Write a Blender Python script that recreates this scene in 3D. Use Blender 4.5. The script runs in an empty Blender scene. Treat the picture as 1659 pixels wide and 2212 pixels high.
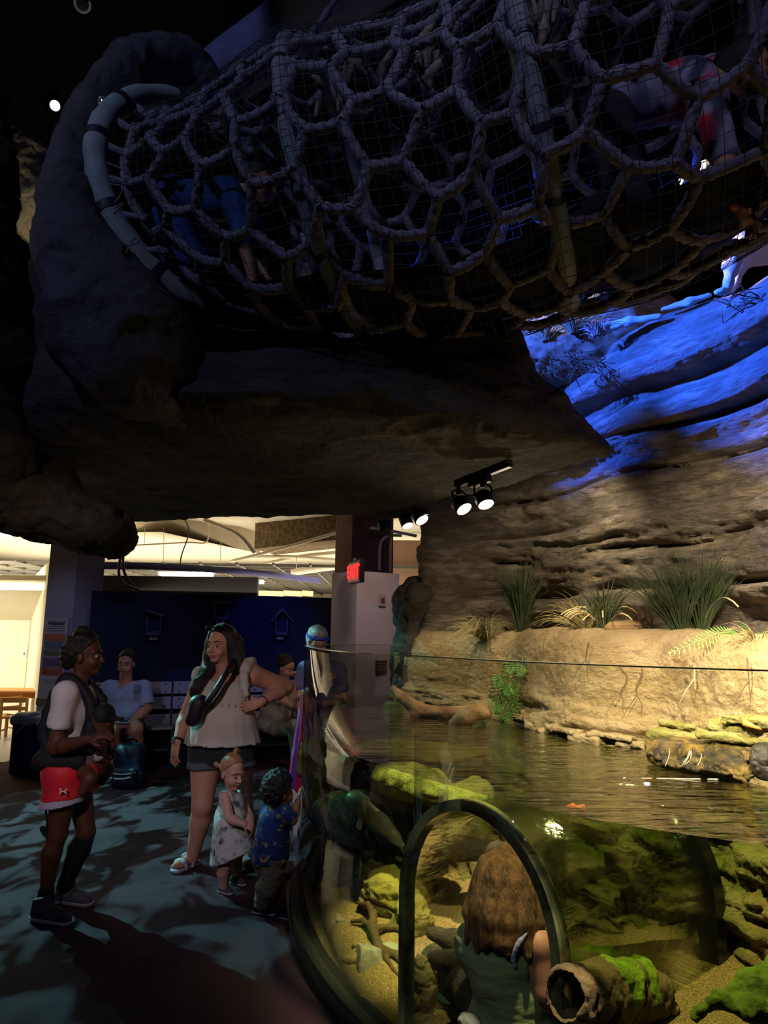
import bpy, bmesh, math, random
import numpy as np
from mathutils import Vector, Matrix

random.seed(7)
SC = bpy.context.scene
COL = SC.collection
R = math.radians

# ------------------------------------------------------------------ camera
F, CX, CY, EYE = 1540.0, 829.5, 1106.0, 1.6
PITCH, ROLL = R(9.6), R(0.68)
_f = Vector((0, math.cos(PITCH), math.sin(PITCH)))
_u0 = Vector((0, -math.sin(PITCH), math.cos(PITCH)))
_x0 = Vector((1, 0, 0))
_r = _x0 * math.cos(ROLL) + _u0 * math.sin(ROLL)
_u = -_x0 * math.sin(ROLL) + _u0 * math.cos(ROLL)
EYEV = Vector((0, 0, EYE))


def ray(px, py):
    return _f + _r * ((px - CX) / F) + _u * ((CY - py) / F)


def at(px, py, Y):
    d = ray(px, py)
    return EYEV + d * (Y / d.y)


def atz(px, py, z):
    d = ray(px, py)
    return EYEV + d * ((z - EYE) / d.z)


cam = bpy.data.cameras.new('camera')
cam_o = bpy.data.objects.new('camera', cam)
COL.objects.link(cam_o)
cam.sensor_fit = 'AUTO'
cam.sensor_width = 36.0
cam.lens = 36.0 * F / 2212.0
cam.clip_start = 0.05
cam.clip_end = 200
m = Matrix.Identity(4)
for i in range(3):
    m[i][0] = _r[i]
    m[i][1] = _u[i]
    m[i][2] = -_f[i]
    m[i][3] = EYEV[i]
cam_o.matrix_world = m
SC.camera = cam_o

SC.view_settings.view_transform = 'Standard'
SC.view_settings.look = 'None'
SC.view_settings.gamma = 1
SC.view_settings.exposure = 0
SC.view_settings.use_curve_mapping = False
SC.cycles.max_bounces = 8
SC.cycles.diffuse_bounces = 3
SC.cycles.glossy_bounces = 4
SC.cycles.transparent_max_bounces = 32
SC.cycles.caustics_reflective = False
SC.cycles.caustics_refractive = False
SC.cycles.sample_clamp_indirect = 3.0

w = bpy.data.worlds.new('world')
SC.world = w
w.use_nodes = True
w.node_tree.nodes['Background'].inputs[0].default_value = (0.25, 0.3, 0.6, 1)
w.node_tree.nodes['Background'].inputs[1].default_value = 0.0012


# ------------------------------------------------------------------ materials
MATS = {}


def lin(c):
    return tuple((x / 12.92 if x <= 0.04045 else ((x + 0.055) / 1.055) ** 2.4) for x in c)


def hexc(h):
    return lin(tuple(int(h[i:i + 2], 16) / 255 for i in (0, 2, 4)))


def nd(t, typ, **kw):
    n = t.nodes.new(typ)
    for k, v in kw.items():
        if k in n.inputs:
            n.inputs[k].default_value = v
        else:
            setattr(n, k, v)
    return n


def mat(name, cols, rough=0.7, scale=6.0, stretch=(1, 1, 1), bump=0.0, bscale=20.0, bdist=0.01,
        metallic=0.0, spec=0.4, detail=6.0, coat=0.0, alpha_tex=None, contrast=0.25, bstretch=None, emit=None):
    """procedural principled material: a noise ramp through cols (hex strings), noise bump"""
    if name in MATS:
        return MATS[name]
    mt = bpy.data.materials.new(name)
    mt.use_nodes = True
    t = mt.node_tree
    b = t.nodes['Principled BSDF']
    b.inputs['Roughness'].default_value = rough
    b.inputs['Metallic'].default_value = metallic
    b.inputs['Specular IOR Level'].default_value = spec
    if coat:
        b.inputs['Coat Weight'].default_value = coat
        b.inputs['Coat Roughness'].default_value = 0.15
    if isinstance(cols, str):
        cols = [cols]
    cs = [hexc(c) + (1,) for c in cols]
    co = t.nodes.new('ShaderNodeTexCoord')
    if len(cs) == 1:
        b.inputs['Base Color'].default_value = cs[0]
    else:
        mp = nd(t, 'ShaderNodeMapping')
        mp.inputs['Scale'].default_value = stretch
        t.links.new(co.outputs['Object'], mp.inputs[0])
        nz = nd(t, 'ShaderNodeTexNoise', Scale=scale, Detail=detail, Roughness=0.6)
        t.links.new(mp.outputs[0], nz.inputs['Vector'])
        rp = t.nodes.new('ShaderNodeValToRGB')
        e = rp.color_ramp.elements
        lo, hi = 0.5 - contrast, 0.5 + contrast
        e[0].position = lo
        e[0].color = cs[0]
        e[1].position = hi
        e[1].color = cs[-1]
        for i in range(1, len(cs) - 1):
            x = e.new(lo + (hi - lo) * i / (len(cs) - 1))
            x.color = cs[i]
        t.links.new(nz.outputs[0], rp.inputs[0])
        t.links.new(rp.outputs[0], b.inputs['Base Color'])
    if bump:
        mp2 = nd(t, 'ShaderNodeMapping')
        mp2.inputs['Scale'].default_value = bstretch or stretch
        t.links.new(co.outputs['Object'], mp2.inputs[0])
        nb = nd(t, 'ShaderNodeTexNoise', Scale=bscale, Detail=8.0, Roughness=0.65)
        t.links.new(mp2.outputs[0], nb.inputs['Vector'])
        bp = nd(t, 'ShaderNodeBump', Strength=bump, Distance=bdist)
        t.links.new(nb.outputs[0], bp.inputs['Height'])
        t.links.new(bp.outputs[0], b.inputs['Normal'])
    if emit:
        b.inputs['Emission Color'].default_value = hexc(emit[0]) + (1,)
        b.inputs['Emission Strength'].default_value = emit[1]
    MATS[name] = mt
    return mt


def glass_mat(name, tint, refl=1.0, rough=0.0, f0=0.04, bump=None, dirt=0.0):
    """clear acrylic or water: see-through plus Fresnel mirror, no bending of light"""
    mt = bpy.data.materials.new(name)
    mt.use_nodes = True
    t = mt.node_tree
    t.nodes.remove(t.nodes['Principled BSDF'])
    out = t.nodes['Material Output']
    tr = nd(t, 'ShaderNodeBsdfTransparent')
    tr.inputs[0].default_value = tuple(tint) + (1,)
    gl = nd(t, 'ShaderNodeBsdfGlossy')
    gl.inputs['Roughness'].default_value = rough
    gl.inputs[0].default_value = (refl, refl, refl, 1)
    geo = nd(t, 'ShaderNodeNewGeometry')
    dot = nd(t, 'ShaderNodeVectorMath', operation='DOT_PRODUCT')
    t.links.new(geo.outputs['Incoming'], dot.inputs[0])
    ab = nd(t, 'ShaderNodeMath', operation='ABSOLUTE')
    t.links.new(dot.outputs['Value'], ab.inputs[0])
    inv = nd(t, 'ShaderNodeMath', operation='SUBTRACT')
    inv.inputs[0].default_value = 1.0
    t.links.new(ab.outputs[0], inv.inputs[1])
    inv.use_clamp = True
    pw = nd(t, 'ShaderNodeMath', operation='POWER')
    pw.inputs[1].default_value = 5.0
    t.links.new(inv.outputs[0], pw.inputs[0])
    ma = nd(t, 'ShaderNodeMath', operation='MULTIPLY_ADD')
    ma.inputs[1].default_value = 1 - f0
    ma.inputs[2].default_value = f0
    t.links.new(pw.outputs[0], ma.inputs[0])
    if bump:
        co = nd(t, 'ShaderNodeTexCoord')
        mp = nd(t, 'ShaderNodeMapping')
        mp.inputs['Rotation'].default_value = (0, 0, bump.get('rot', 0))
        mp.inputs['Scale'].default_value = bump['stretch']
        t.links.new(co.outputs['Object'], mp.inputs[0])
        nz = nd(t, 'ShaderNodeTexNoise', Scale=bump['scale'], Detail=3.0, Roughness=0.5)
        nz.inputs['Distortion'].default_value = 0.4
        t.links.new(mp.outputs[0], nz.inputs['Vector'])
        bp = nd(t, 'ShaderNodeBump', Strength=bump['s'], Distance=bump['d'])
        t.links.new(nz.outputs[0], bp.inputs['Height'])
        t.links.new(bp.outputs[0], gl.inputs['Normal'])
        t.links.new(bp.outputs[0], dot.inputs[1])
    else:
        t.links.new(geo.outputs['Normal'], dot.inputs[1])
    mx = nd(t, 'ShaderNodeMixShader')
    t.links.new(ma.outputs[0], mx.inputs[0])
    t.links.new(tr.outputs[0], mx.inputs[1])
    t.links.new(gl.outputs[0], mx.inputs[2])
    t.links.new(mx.outputs[0], out.inputs['Surface'])
    MATS[name] = mt
    return mt


def emit_mat(name, col, strength):
    if name in MATS:
        return MATS[name]
    mt = bpy.data.materials.new(name)
    mt.use_nodes = True
    t = mt.node_tree
    t.nodes.remove(t.nodes['Principled BSDF'])
    e = nd(t, 'ShaderNodeEmission')
    e.inputs[0].default_value = hexc(col) + (1,)
    e.inputs[1].default_value = strength
    t.links.new(e.outputs[0], t.nodes['Material Output'].inputs['Surface'])
    MATS[name] = mt
    return mt


# ------------------------------------------------------------------ objects
def tag(o, label=None, cat=None, group=None, kind=None):
    if label:
        o['label'] = label
    if cat:
        o['category'] = cat
    if group:
        o['group'] = group
    if kind:
        o['kind'] = kind
    return o


def empty(name, loc, label=None, cat=None, group=None):
    o = bpy.data.objects.new(name, None)
    o.empty_display_size = 0.1
    o.location = loc
    COL.objects.link(o)
    return tag(o, label, cat, group)


def wloc(o):
    v = Vector(o.location)
    while o.parent is not None:
        o = o.parent
        v = v + Vector(o.location)
    return v


def link(name, me, material, parent=None, smooth=True):
    o = bpy.data.objects.new(name, me)
    COL.objects.link(o)
    if material is not None:
        if isinstance(material, (list, tuple)):
            for x in material:
                me.materials.append(x)
        else:
            me.materials.append(material)
    if smooth:
        me.polygons.foreach_set('use_smooth', np.ones(len(me.polygons), dtype=bool))
    if parent is not None:
        o.parent = parent
        o.location = -wloc(parent)
    return o


def copy_tree(o, loc, rotz=None):
    c = o.copy()
    COL.objects.link(c)
    c.location = loc
    if rotz is not None:
        c.rotation_euler = (0, 0, rotz)
    for ch in list(o.children):
        d = ch.copy()
        COL.objects.link(d)
        d.parent = c
        for g in list(ch.children):
            e = g.copy()
            COL.objects.link(e)
            e.parent = d
    return c


def npmesh(name, V, Q):
    """fast mesh from numpy verts and quads"""
    me = bpy.data.meshes.new(name)
    n, q = len(V), len(Q)
    me.vertices.add(n)
    me.vertices.foreach_set('co', np.asarray(V, dtype=np.float32).ravel())
    me.loops.add(q * 4)
    me.loops.foreach_set('vertex_index', np.asarray(Q, dtype=np.int32).ravel())
    me.polygons.add(q)
    me.polygons.foreach_set('loop_start', np.arange(0, q * 4, 4, dtype=np.int32))
    me.polygons.foreach_set('loop_total', np.full(q, 4, dtype=np.int32))
    me.update(calc_edges=True)
    me.validate()
    return me


def frame_of(d):
    d = d.normalized()
    a = Vector((0, 0, 1)) if abs(d.z) < 0.9 else Vector((1, 0, 0))
    x = a.cross(d).normalized()
    return x, d.cross(x).normalized()


class MB:
    """collects simple shapes and links them as one mesh"""

    def __init__(self):
        self.v, self.f = [], []

    def add(self, vs, fs):
        n = len(self.v)
        self.v += [tuple(x) for x in vs]
        self.f += [tuple(i + n for i in q) for q in fs]
        return self

    def box(self, c, size, rz=0.0, M=None):
        c = Vector(c)
        hx, hy, hz = size[0] / 2, size[1] / 2, size[2] / 2
        Rm = M if M is not None else Matrix.Rotation(rz, 3, 'Z')
        vs = [c + Rm @ Vector((sx * hx, sy * hy, sz * hz)) for sz in (-1, 1) for sy in (-1, 1) for sx in (-1, 1)]
        return self.add(vs, [(0, 2, 3, 1), (4, 5, 7, 6), (0, 1, 5, 4), (2, 6, 7, 3), (0, 4, 6, 2), (1, 3, 7, 5)])

    def bar(self, a, b, wx, wy):
        a, b = Vector(a), Vector(b)
        d = b - a
        x, y = frame_of(d)
        M = Matrix((x, y, d.normalized())).transposed()
        return self.box((a + b) / 2, (wx, wy, d.length), M=M)

    def prism(self, pts, d):
        pts = [Vector(p) for p in pts]
        d = Vector(d)
        n = len(pts)
        fs = [tuple(range(n))[::-1], tuple(range(n, 2 * n))]
        fs += [(i, (i + 1) % n, n + (i + 1) % n, n + i) for i in range(n)]
        return self.add(pts + [p + d for p in pts], fs)

    def tube(self, pts, rad, sides=8, caps=True, closed=False):
        pts = [Vector(p) for p in pts]
        n = len(pts)
        rad = [rad] * n if not hasattr(rad, '__len__') else list(rad)
        tang = []
        for i in range(n):
            if closed:
                tang.append((pts[(i + 1) % n] - pts[i - 1]).normalized())
            else:
                tang.append((pts[min(i + 1, n - 1)] - pts[max(i - 1, 0)]).normalized())
        x, y = frame_of(tang[0])
        vs = []
        for i in range(n):
            x = (x - tang[i] * x.dot(tang[i])).normalized()
            y = tang[i].cross(x)
            for k in range(sides):
                a = 2 * math.pi * k / sides
                vs.append(pts[i] + (x * math.cos(a) + y * math.sin(a)) * rad[i])
        fs = []
        for i in range(n if closed else n - 1):
            j = (i + 1) % n
            for k in range(sides):
                k2 = (k + 1) % sides
                fs.append((i * sides + k, i * sides + k2, j * sides + k2, j * sides + k))
        if caps and not closed:
            fs.append(tuple(range(sides))[::-1])
            fs.append(tuple(range((n - 1) * sides, n * sides)))
        return self.add(vs, fs)

    def lathe(self, c, prof, sides=20, axis=None):
        c = Vector(c)
        d = Vector(axis) if axis is not None else Vector((0, 0, 1))
        d.normalize()
        x, y = frame_of(d)
        vs, fs = [], []
        for r_, h in prof:
            for k in range(sides):
                a = 2 * math.pi * k / sides
                vs.append(c + d * h + (x * math.cos(a) + y * math.sin(a)) * r_)
        for i in range(len(prof) - 1):
            for k in range(sides):
                k2 = (k + 1) % sides
                fs.append((i * sides + k, i * sides + k2, (i + 1) * sides + k2, (i + 1) * sides + k))
        fs.append(tuple(range(sides))[::-1])
        fs.append(tuple(range((len(prof) - 1) * sides, len(prof) * sides)))
        return self.add(vs, fs)

    def ball(self, c, r, n=10, m=None):
        c = Vector(c)
        r = (r, r, r) if not hasattr(r, '__len__') else r
        prof = []
        vs, fs = [], []
        for i in range(1, n):
            a = math.pi * i / n
            for k in range(2 * n):
                b = math.pi * k / n
                p = Vector((math.sin(a) * math.cos(b) * r[0], math.sin(a) * math.sin(b) * r[1], math.cos(a) * r[2]))
                vs.append(c + (m @ p if m is not None else p))
        top = Vector((0, 0, r[2]))
        vs.append(c + (m @ top if m is not None else top))
        vs.append(c - (m @ top if m is not None else top))
        N = 2 * n
        for i in range(n - 2):
            for k in range(N):
                k2 = (k + 1) % N
                fs.append((i * N + k, (i + 1) * N + k, (i + 1) * N + k2, i * N + k2))
        t, b_ = len(vs) - 2, len(vs) - 1
        for k in range(N):
            k2 = (k + 1) % N
            fs.append((t, k, k2))
            fs.append((b_, (n - 2) * N + k2, (n - 2) * N + k))
        return self.add(vs, fs)

    def build(self, name, material, parent=None, smooth=False, bevel=0.0):
        me = bpy.data.meshes.new(name)
        me.from_pydata(self.v, [], self.f)
        me.update()
        if bevel:
            bm = bmesh.new()
            bm.from_mesh(me)
            bmesh.ops.bevel(bm, geom=bm.edges[:], offset=bevel, segments=2, profile=0.5, affect='EDGES', clamp_overlap=True)
            bm.to_mesh(me)
            bm.free()
        return link(name, me, material, parent, smooth)


def catmull(P, n, closed=False):
    """resample control points P [K,D] to n points on a Catmull-Rom spline"""
    P = np.asarray(P, dtype=float)
    K = len(P)
    if closed:
        t = np.arange(n) * K / n
    else:
        t = np.linspace(0, K - 1, n)
    i = np.floor(t).astype(int)
    if not closed:
        i = np.minimum(i, K - 2)
    u = (t - i)[:, None]

    def g(j):
        return P[j % K] if closed else P[np.clip(j, 0, K - 1)]
    p0, p1, p2, p3 = g(i - 1), g(i), g(i + 1), g(i + 2)
    u = u.reshape((-1,) + (1,) * (P.ndim - 1))
    return 0.5 * (2 * p1 + (p2 - p0) * u + (2 * p0 - 5 * p1 + 4 * p2 - p3) * u ** 2 + (3 * p1 - p0 - 3 * p2 + p3) * u ** 3)


def spl(pts, n):
    return [Vector(p) for p in catmull([tuple(p) for p in pts], n)]


# ------------------------------------------------------------------ numpy noise
def _hash(ix, iy, iz, seed):
    h = (ix * 374761393 + iy * 668265263 + iz * 2147483647 + seed * 1274126177) & 0xffffffff
    h = ((h ^ (h >> 13)) * 1274126177) & 0xffffffff
    h = (h ^ (h >> 16)) & 0xffffff
    return h.astype(np.float64) / float(0xffffff)


def vnoise(P, seed=0):
    P = np.asarray(P, dtype=np.float64)
    I = np.floor(P).astype(np.int64)
    f = P - I
    u = f * f * (3 - 2 * f)
    out = 0
    for dx in (0, 1):
        wx = u[..., 0] if dx else 1 - u[..., 0]
        for dy in (0, 1):
            wy = u[..., 1] if dy else 1 - u[..., 1]
            for dz in (0, 1):
                wz = u[..., 2] if dz else 1 - u[..., 2]
                out = out + wx * wy * wz * _hash(I[..., 0] + dx, I[..., 1] + dy, I[..., 2] + dz, seed)
    return out * 2 - 1


def fbm(P, seed=0, oct=4):
    P = np.asarray(P, dtype=np.float64)
    s, a = 0, 1.0
    for o in range(oct):
        s = s + a * vnoise(P * (2.03 ** o) + 17.3 * o, seed + o)
        a *= 0.5
    return s / 1.6


def grid_quads(nu, nv, closed_v=False, flip=False):
    iu = np.arange(nu - 1)
    iv = np.arange(nv if closed_v else nv - 1)
    a, b = np.meshgrid(iu, iv, indexing='ij')
    b2 = (b + 1) % nv
    q = np.stack([a * nv + b, (a + 1) * nv + b, (a + 1) * nv + b2, a * nv + b2], -1).reshape(-1, 4)
    return q[:, ::-1] if flip else q


def normals_grid(P, closed_v=False):
    du = np.gradient(P, axis=0)
    if closed_v:
        dv = np.roll(P, -1, 1) - np.roll(P, 1, 1)
    else:
        dv = np.gradient(P, axis=1)
    n = np.cross(du, dv)
    return n / np.maximum(np.linalg.norm(n, axis=-1, keepdims=True), 1e-9)


def sheet(name, P, material, parent=None, flip=False, closed_v=False, caps=False):
    nu, nv = P.shape[:2]
    V = P.reshape(-1, 3)
    Q = grid_quads(nu, nv, closed_v, flip)
    me = npmesh(name, V, Q)
    if caps:
        bm = bmesh.new()
        bm.from_mesh(me)
        bmesh.ops.holes_fill(bm, edges=[e for e in bm.edges if e.is_boundary], sides=0)
        bmesh.ops.recalc_face_normals(bm, faces=bm.faces[:])
        bm.to_mesh(me)
        bm.free()
    return link(name, me, material, parent)


def loft(name, rings, nu, nv, material, parent=None, amp=0.0, freq=2.0, seed=0, stretch=(1, 1, 1), fine=0.0, ffreq=9.0, ridge=0.0, rfreq=2.0):
    C = np.array([[tuple(p) for p in rg] for rg in rings])
    A = catmull(C, nu)
    A = np.stack([catmull(a, nv, closed=True) for a in A])
    if amp or fine:
        n = normals_grid(A, True)
        d = amp * fbm(A * freq * np.array(stretch), seed) + fine * fbm(A * ffreq * np.array(stretch), seed + 9)
        if ridge:
            d = d + ridge * crag(A, rfreq, stretch, seed + 3)
        A = A + n * d[..., None]
    return sheet(name, A, material, parent, closed_v=True, caps=True)


def vnormals(V, Q):
    fn = np.cross(V[Q[:, 2]] - V[Q[:, 0]], V[Q[:, 3]] - V[Q[:, 1]])
    n = np.zeros_like(V)
    for k in range(4):
        np.add.at(n, Q[:, k], fn)
    return n / np.maximum(np.linalg.norm(n, axis=1, keepdims=True), 1e-12)


def crag(P, freq, stretch, seed):
    """cracked and chipped rock relief, -1..1"""
    A = P * freq * np.array(stretch)
    wv = A + 0.6 * np.stack([vnoise(A * 0.7, seed + 31), vnoise(A * 0.7 + 9, seed + 32), vnoise(A * 0.7 + 19, seed + 33)], -1)
    r1 = 1 - np.abs(fbm(wv, seed + 40, 3)) * 3.0
    r2 = 1 - np.abs(vnoise(wv * 2.7, seed + 50)) * 2.0
    cells = np.floor(fbm(wv * 0.8, seed + 60, 2) * 5) / 5
    return 0.9 * cells - 0.45 * np.clip(r1, 0, 1) ** 3 - 0.2 * np.clip(r2, 0, 1) ** 4 + 0.15 * fbm(wv * 5, seed + 70, 2)


def craggy(V, Q, amp, freq, stretch, seed):
    return V + vnormals(V, Q) * (amp * crag(V, freq, stretch, seed))[:, None]


# ------------------------------------------------------------------ SDF modelling
def smin(a, b, k):
    h = np.clip(0.5 + 0.5 * (b - a) / k, 0, 1)
    return b * (1 - h) + a * h - k * h * (1 - h)


class S:
    """smooth union of rounded cones, ellipsoids and boxes, meshed with surface nets"""

    def __init__(self):
        self.p = []

    def cone(self, a, b, ra, rb=None, k=0.02, tag='', sub=False):
        self.p.append(dict(t='cone', a=np.array(tuple(a), float), b=np.array(tuple(b), float), ra=ra, rb=ra if rb is None else rb, k=k, tag=tag, sub=sub))
        return self

    def chain(self, pts, rs, k=0.02, tag=''):
        rs = [rs] * len(pts) if not hasattr(rs, '__len__') else rs
        for i in range(len(pts) - 1):
            self.cone(pts[i], pts[i + 1], rs[i], rs[i + 1], k, tag)
        return self

    def ell(self, c, r, M=None, k=0.02, tag='', sub=False):
        r = (r, r, r) if not hasattr(r, '__len__') else r
        A = np.eye(3) if M is None else np.array([tuple(x) for x in M], float)
        self.p.append(dict(t='ell', c=np.array(tuple(c), float), r=np.array(r, float), M=A, k=k, tag=tag, sub=sub))
        return self

    def box(self, c, h, M=None, rd=0.01, k=0.01, tag='', sub=False):
        A = np.eye(3) if M is None else np.array([tuple(x) for x in M], float)
        self.p.append(dict(t='box', c=np.array(tuple(c), float), r=np.array(h, float), M=A, rd=rd, k=k, tag=tag, sub=sub))
        return self

    def half(self, p, n, tag=''):
        n = Vector(n).normalized()
        self.p.append(dict(t='half', a=np.array(tuple(p), float), n=np.array(tuple(n)), tag=tag))
        return self

    def only(self, tags, inflate=0.0, k=None):
        s = S()
        for q in self.p:
            if q['tag'] in tags and not q.get('sub'):
                q = dict(q)
                if q['t'] == 'cone':
                    q['ra'] += inflate
                    q['rb'] += inflate
                elif q['t'] in ('ell', 'box'):
                    q['r'] = q['r'] + inflate
                if k:
                    q['k'] = k
                s.p.append(q)
        return s

    def bounds(self, q, pad):
        if q['t'] == 'cone':
            lo = np.minimum(q['a'] - q['ra'], q['b'] - q['rb'])
            hi = np.maximum(q['a'] + q['ra'], q['b'] + q['rb'])
        else:
            e = np.abs(q['M'].T * q['r']).sum(1) + q.get('rd', 0)
            lo, hi = q['c'] - e, q['c'] + e
        return lo - pad, hi + pad

    def mesh(self, name, h=0.008, noise=0.0, nfreq=8.0, nstretch=(1, 1, 1), seed=0, clip=None, ridge=0.0, rfreq=5.0):
        un = [q for q in self.p if q['t'] != 'half' and not q.get('sub')]
        bs = [self.bounds(q, h * 3 + noise * 2) for q in un]
        lo = np.min([b[0] for b in bs], 0)
        hi = np.max([b[1] for b in bs], 0)
        if clip is not None:
            lo = np.maximum(lo, np.array(clip[0]))
            hi = np.minimum(hi, np.array(clip[1]))
        n = np.ceil((hi - lo) / h).astype(int) + 1
        D = np.full(n, 1.0, dtype=np.float32)
        ax = [lo[i] + h * np.arange(n[i]) for i in range(3)]
        for q in self.p:
            if q['t'] == 'half':
                g = (ax[0] - q['a'][0])[:, None, None] * q['n'][0] + (ax[1] - q['a'][1])[None, :, None] * q['n'][1] + (ax[2] - q['a'][2])[None, None, :] * q['n'][2]
                D = np.maximum(D, g.astype(np.float32))
                continue
            l, u = self.bounds(q, h * 3 + q['k'] + noise)
            i0 = np.clip(np.floor((l - lo) / h).astype(int), 0, n)
            i1 = np.clip(np.ceil((u - lo) / h).astype(int) + 1, 0, n)
            if np.any(i1 <= i0):
                continue
            sl = tuple(slice(i0[i], i1[i]) for i in range(3))
            X, Y, Z = np.meshgrid(ax[0][sl[0]], ax[1][sl[1]], ax[2][sl[2]], indexing='ij', sparse=True)
            if q['t'] == 'cone':
                ba = q['b'] - q['a']
                L = max(ba @ ba, 1e-12)
                x, y, z = X - q['a'][0], Y - q['a'][1], Z - q['a'][2]
                t = np.clip((x * ba[0] + y * ba[1] + z * ba[2]) / L, 0, 1)
                d = np.sqrt((x - t * ba[0]) ** 2 + (y - t * ba[1]) ** 2 + (z - t * ba[2]) ** 2) - (q['ra'] + (q['rb'] - q['ra']) * t)
            else:
                M = q['M']
                x, y, z = X - q['c'][0], Y - q['c'][1], Z - q['c'][2]
                lx = [x * M[i][0] + y * M[i][1] + z * M[i][2] for i in range(3)]
                r = q['r']
                if q['t'] == 'ell':
                    k0 = np.sqrt((lx[0] / r[0]) ** 2 + (lx[1] / r[1]) ** 2 + (lx[2] / r[2]) ** 2)
                    k1 = np.sqrt((lx[0] / r[0] ** 2) ** 2 + (lx[1] / r[1] ** 2) ** 2 + (lx[2] / r[2] ** 2) ** 2)
                    d = k0 * (k0 - 1) / np.maximum(k1, 1e-6)
                else:
                    rd = q['rd']
                    qx = [np.abs(lx[i]) - (r[i] - rd) for i in range(3)]
                    d = np.sqrt(np.maximum(qx[0], 0) ** 2 + np.maximum(qx[1], 0) ** 2 + np.maximum(qx[2], 0) ** 2) + np.minimum(np.maximum(qx[0], np.maximum(qx[1], qx[2])), 0) - rd
            d = d.astype(np.float32)
            if q.get('sub'):
                D[sl] = -smin(-D[sl], d, q['k'])
            else:
                D[sl] = smin(D[sl], d, q['k'])
        if noise:
            X, Y, Z = np.nonzero(np.abs(D) < noise * 2.5 + 2 * h)
            P = np.stack([ax[0][X], ax[1][Y], ax[2][Z]], -1)
            D[X, Y, Z] += (noise * fbm(P * nfreq * np.array(nstretch), seed, 3)).astype(np.float32)
        # close at the borders
        D[0], D[-1] = np.maximum(D[0], h), np.maximum(D[-1], h)
        D[:, 0], D[:, -1] = np.maximum(D[:, 0], h), np.maximum(D[:, -1], h)
        D[:, :, 0], D[:, :, -1] = np.maximum(D[:, :, 0], h), np.maximum(D[:, :, -1], h)
        ins = D < 0
        c = [ins[dx:n[0] - 1 + dx, dy:n[1] - 1 + dy, dz:n[2] - 1 + dz] for dx in (0, 1) for dy in (0, 1) for dz in (0, 1)]
        cnt = sum(x.astype(np.int8) for x in c)
        cells = np.argwhere((cnt > 0) & (cnt < 8))
        idx = np.full(n - 1, -1, dtype=np.int64)
        idx[cells[:, 0], cells[:, 1], cells[:, 2]] = np.arange(len(cells))
        acc = np.zeros((len(cells), 3))
        num = np.zeros(len(cells))
        cor = {}
        for dx in (0, 1):
            for dy in (0, 1):
                for dz in (0, 1):
                    cor[(dx, dy, dz)] = D[cells[:, 0] + dx, cells[:, 1] + dy, cells[:, 2] + dz].astype(np.float64)
        for a in cor:
            for axis in range(3):
                if a[axis] == 0:
                    b = tuple(1 if i == axis else a[i] for i in range(3))
                    va, vb = cor[a], cor[b]
                    mk = (va < 0) != (vb < 0)
                    t = np.where(mk, va / np.where(mk, va - vb, 1), 0)
                    pt = np.tile(np.array(a, float), (len(cells), 1))
                    pt[:, axis] += t
                    acc += pt * mk[:, None]
                    num += mk
        V = lo + h * (cells + acc / np.maximum(num, 1)[:, None])
        Q = []
        for axis in range(3):
            s0 = [slice(None)] * 3
            s1 = [slice(None)] * 3
            s0[axis] = slice(0, -1)
            s1[axis] = slice(1, None)
            A, B = ins[tuple(s0)], ins[tuple(s1)]
            e = np.argwhere(A != B)
            o1, o2 = (axis + 1) % 3, (axis + 2) % 3
            e = e[(e[:, o1] > 0) & (e[:, o2] > 0) & (e[:, o1] < n[o1] - 1) & (e[:, o2] < n[o2] - 1)]
            qs = []
            for d1, d2 in ((0, 0), (1, 0), (1, 1), (0, 1)):
                ee = e.copy()
                ee[:, o1] -= 1 - d1
                ee[:, o2] -= 1 - d2
                qs.append(idx[ee[:, 0], ee[:, 1], ee[:, 2]])
            q = np.stack(qs, -1)
            fl = ~A[e[:, 0], e[:, 1], e[:, 2]]
            q[fl] = q[fl][:, ::-1]
            Q.append(q)
        Q = np.concatenate(Q)
        if ridge:
            V = craggy(V, Q, ridge, rfreq, nstretch, seed)
        return npmesh(name, V, Q)

    def build(self, name, material, parent=None, **kw):
        return link(name, self.mesh(name, **kw), material, parent)


def text_mesh(name, body, size, material, parent, M, depth=0.002, bold=False):
    cu = bpy.data.curves.new(name, 'FONT')
    cu.body = body
    cu.size = size
    cu.extrude = depth
    cu.align_x = 'CENTER'
    cu.align_y = 'CENTER'
    if bold:
        cu.offset = size * 0.02
    tmp = bpy.data.objects.new(name + '_tmp', cu)
    COL.objects.link(tmp)
    dg = bpy.context.evaluated_depsgraph_get()
    me = bpy.data.meshes.new_from_object(tmp.evaluated_get(dg))
    bpy.data.objects.remove(tmp)
    bpy.data.curves.remove(cu)
    me.transform(M)
    me.materials.clear()
    return link(name, me, material, parent, smooth=False)


def V3(*a):
    return Vector(a)
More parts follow.
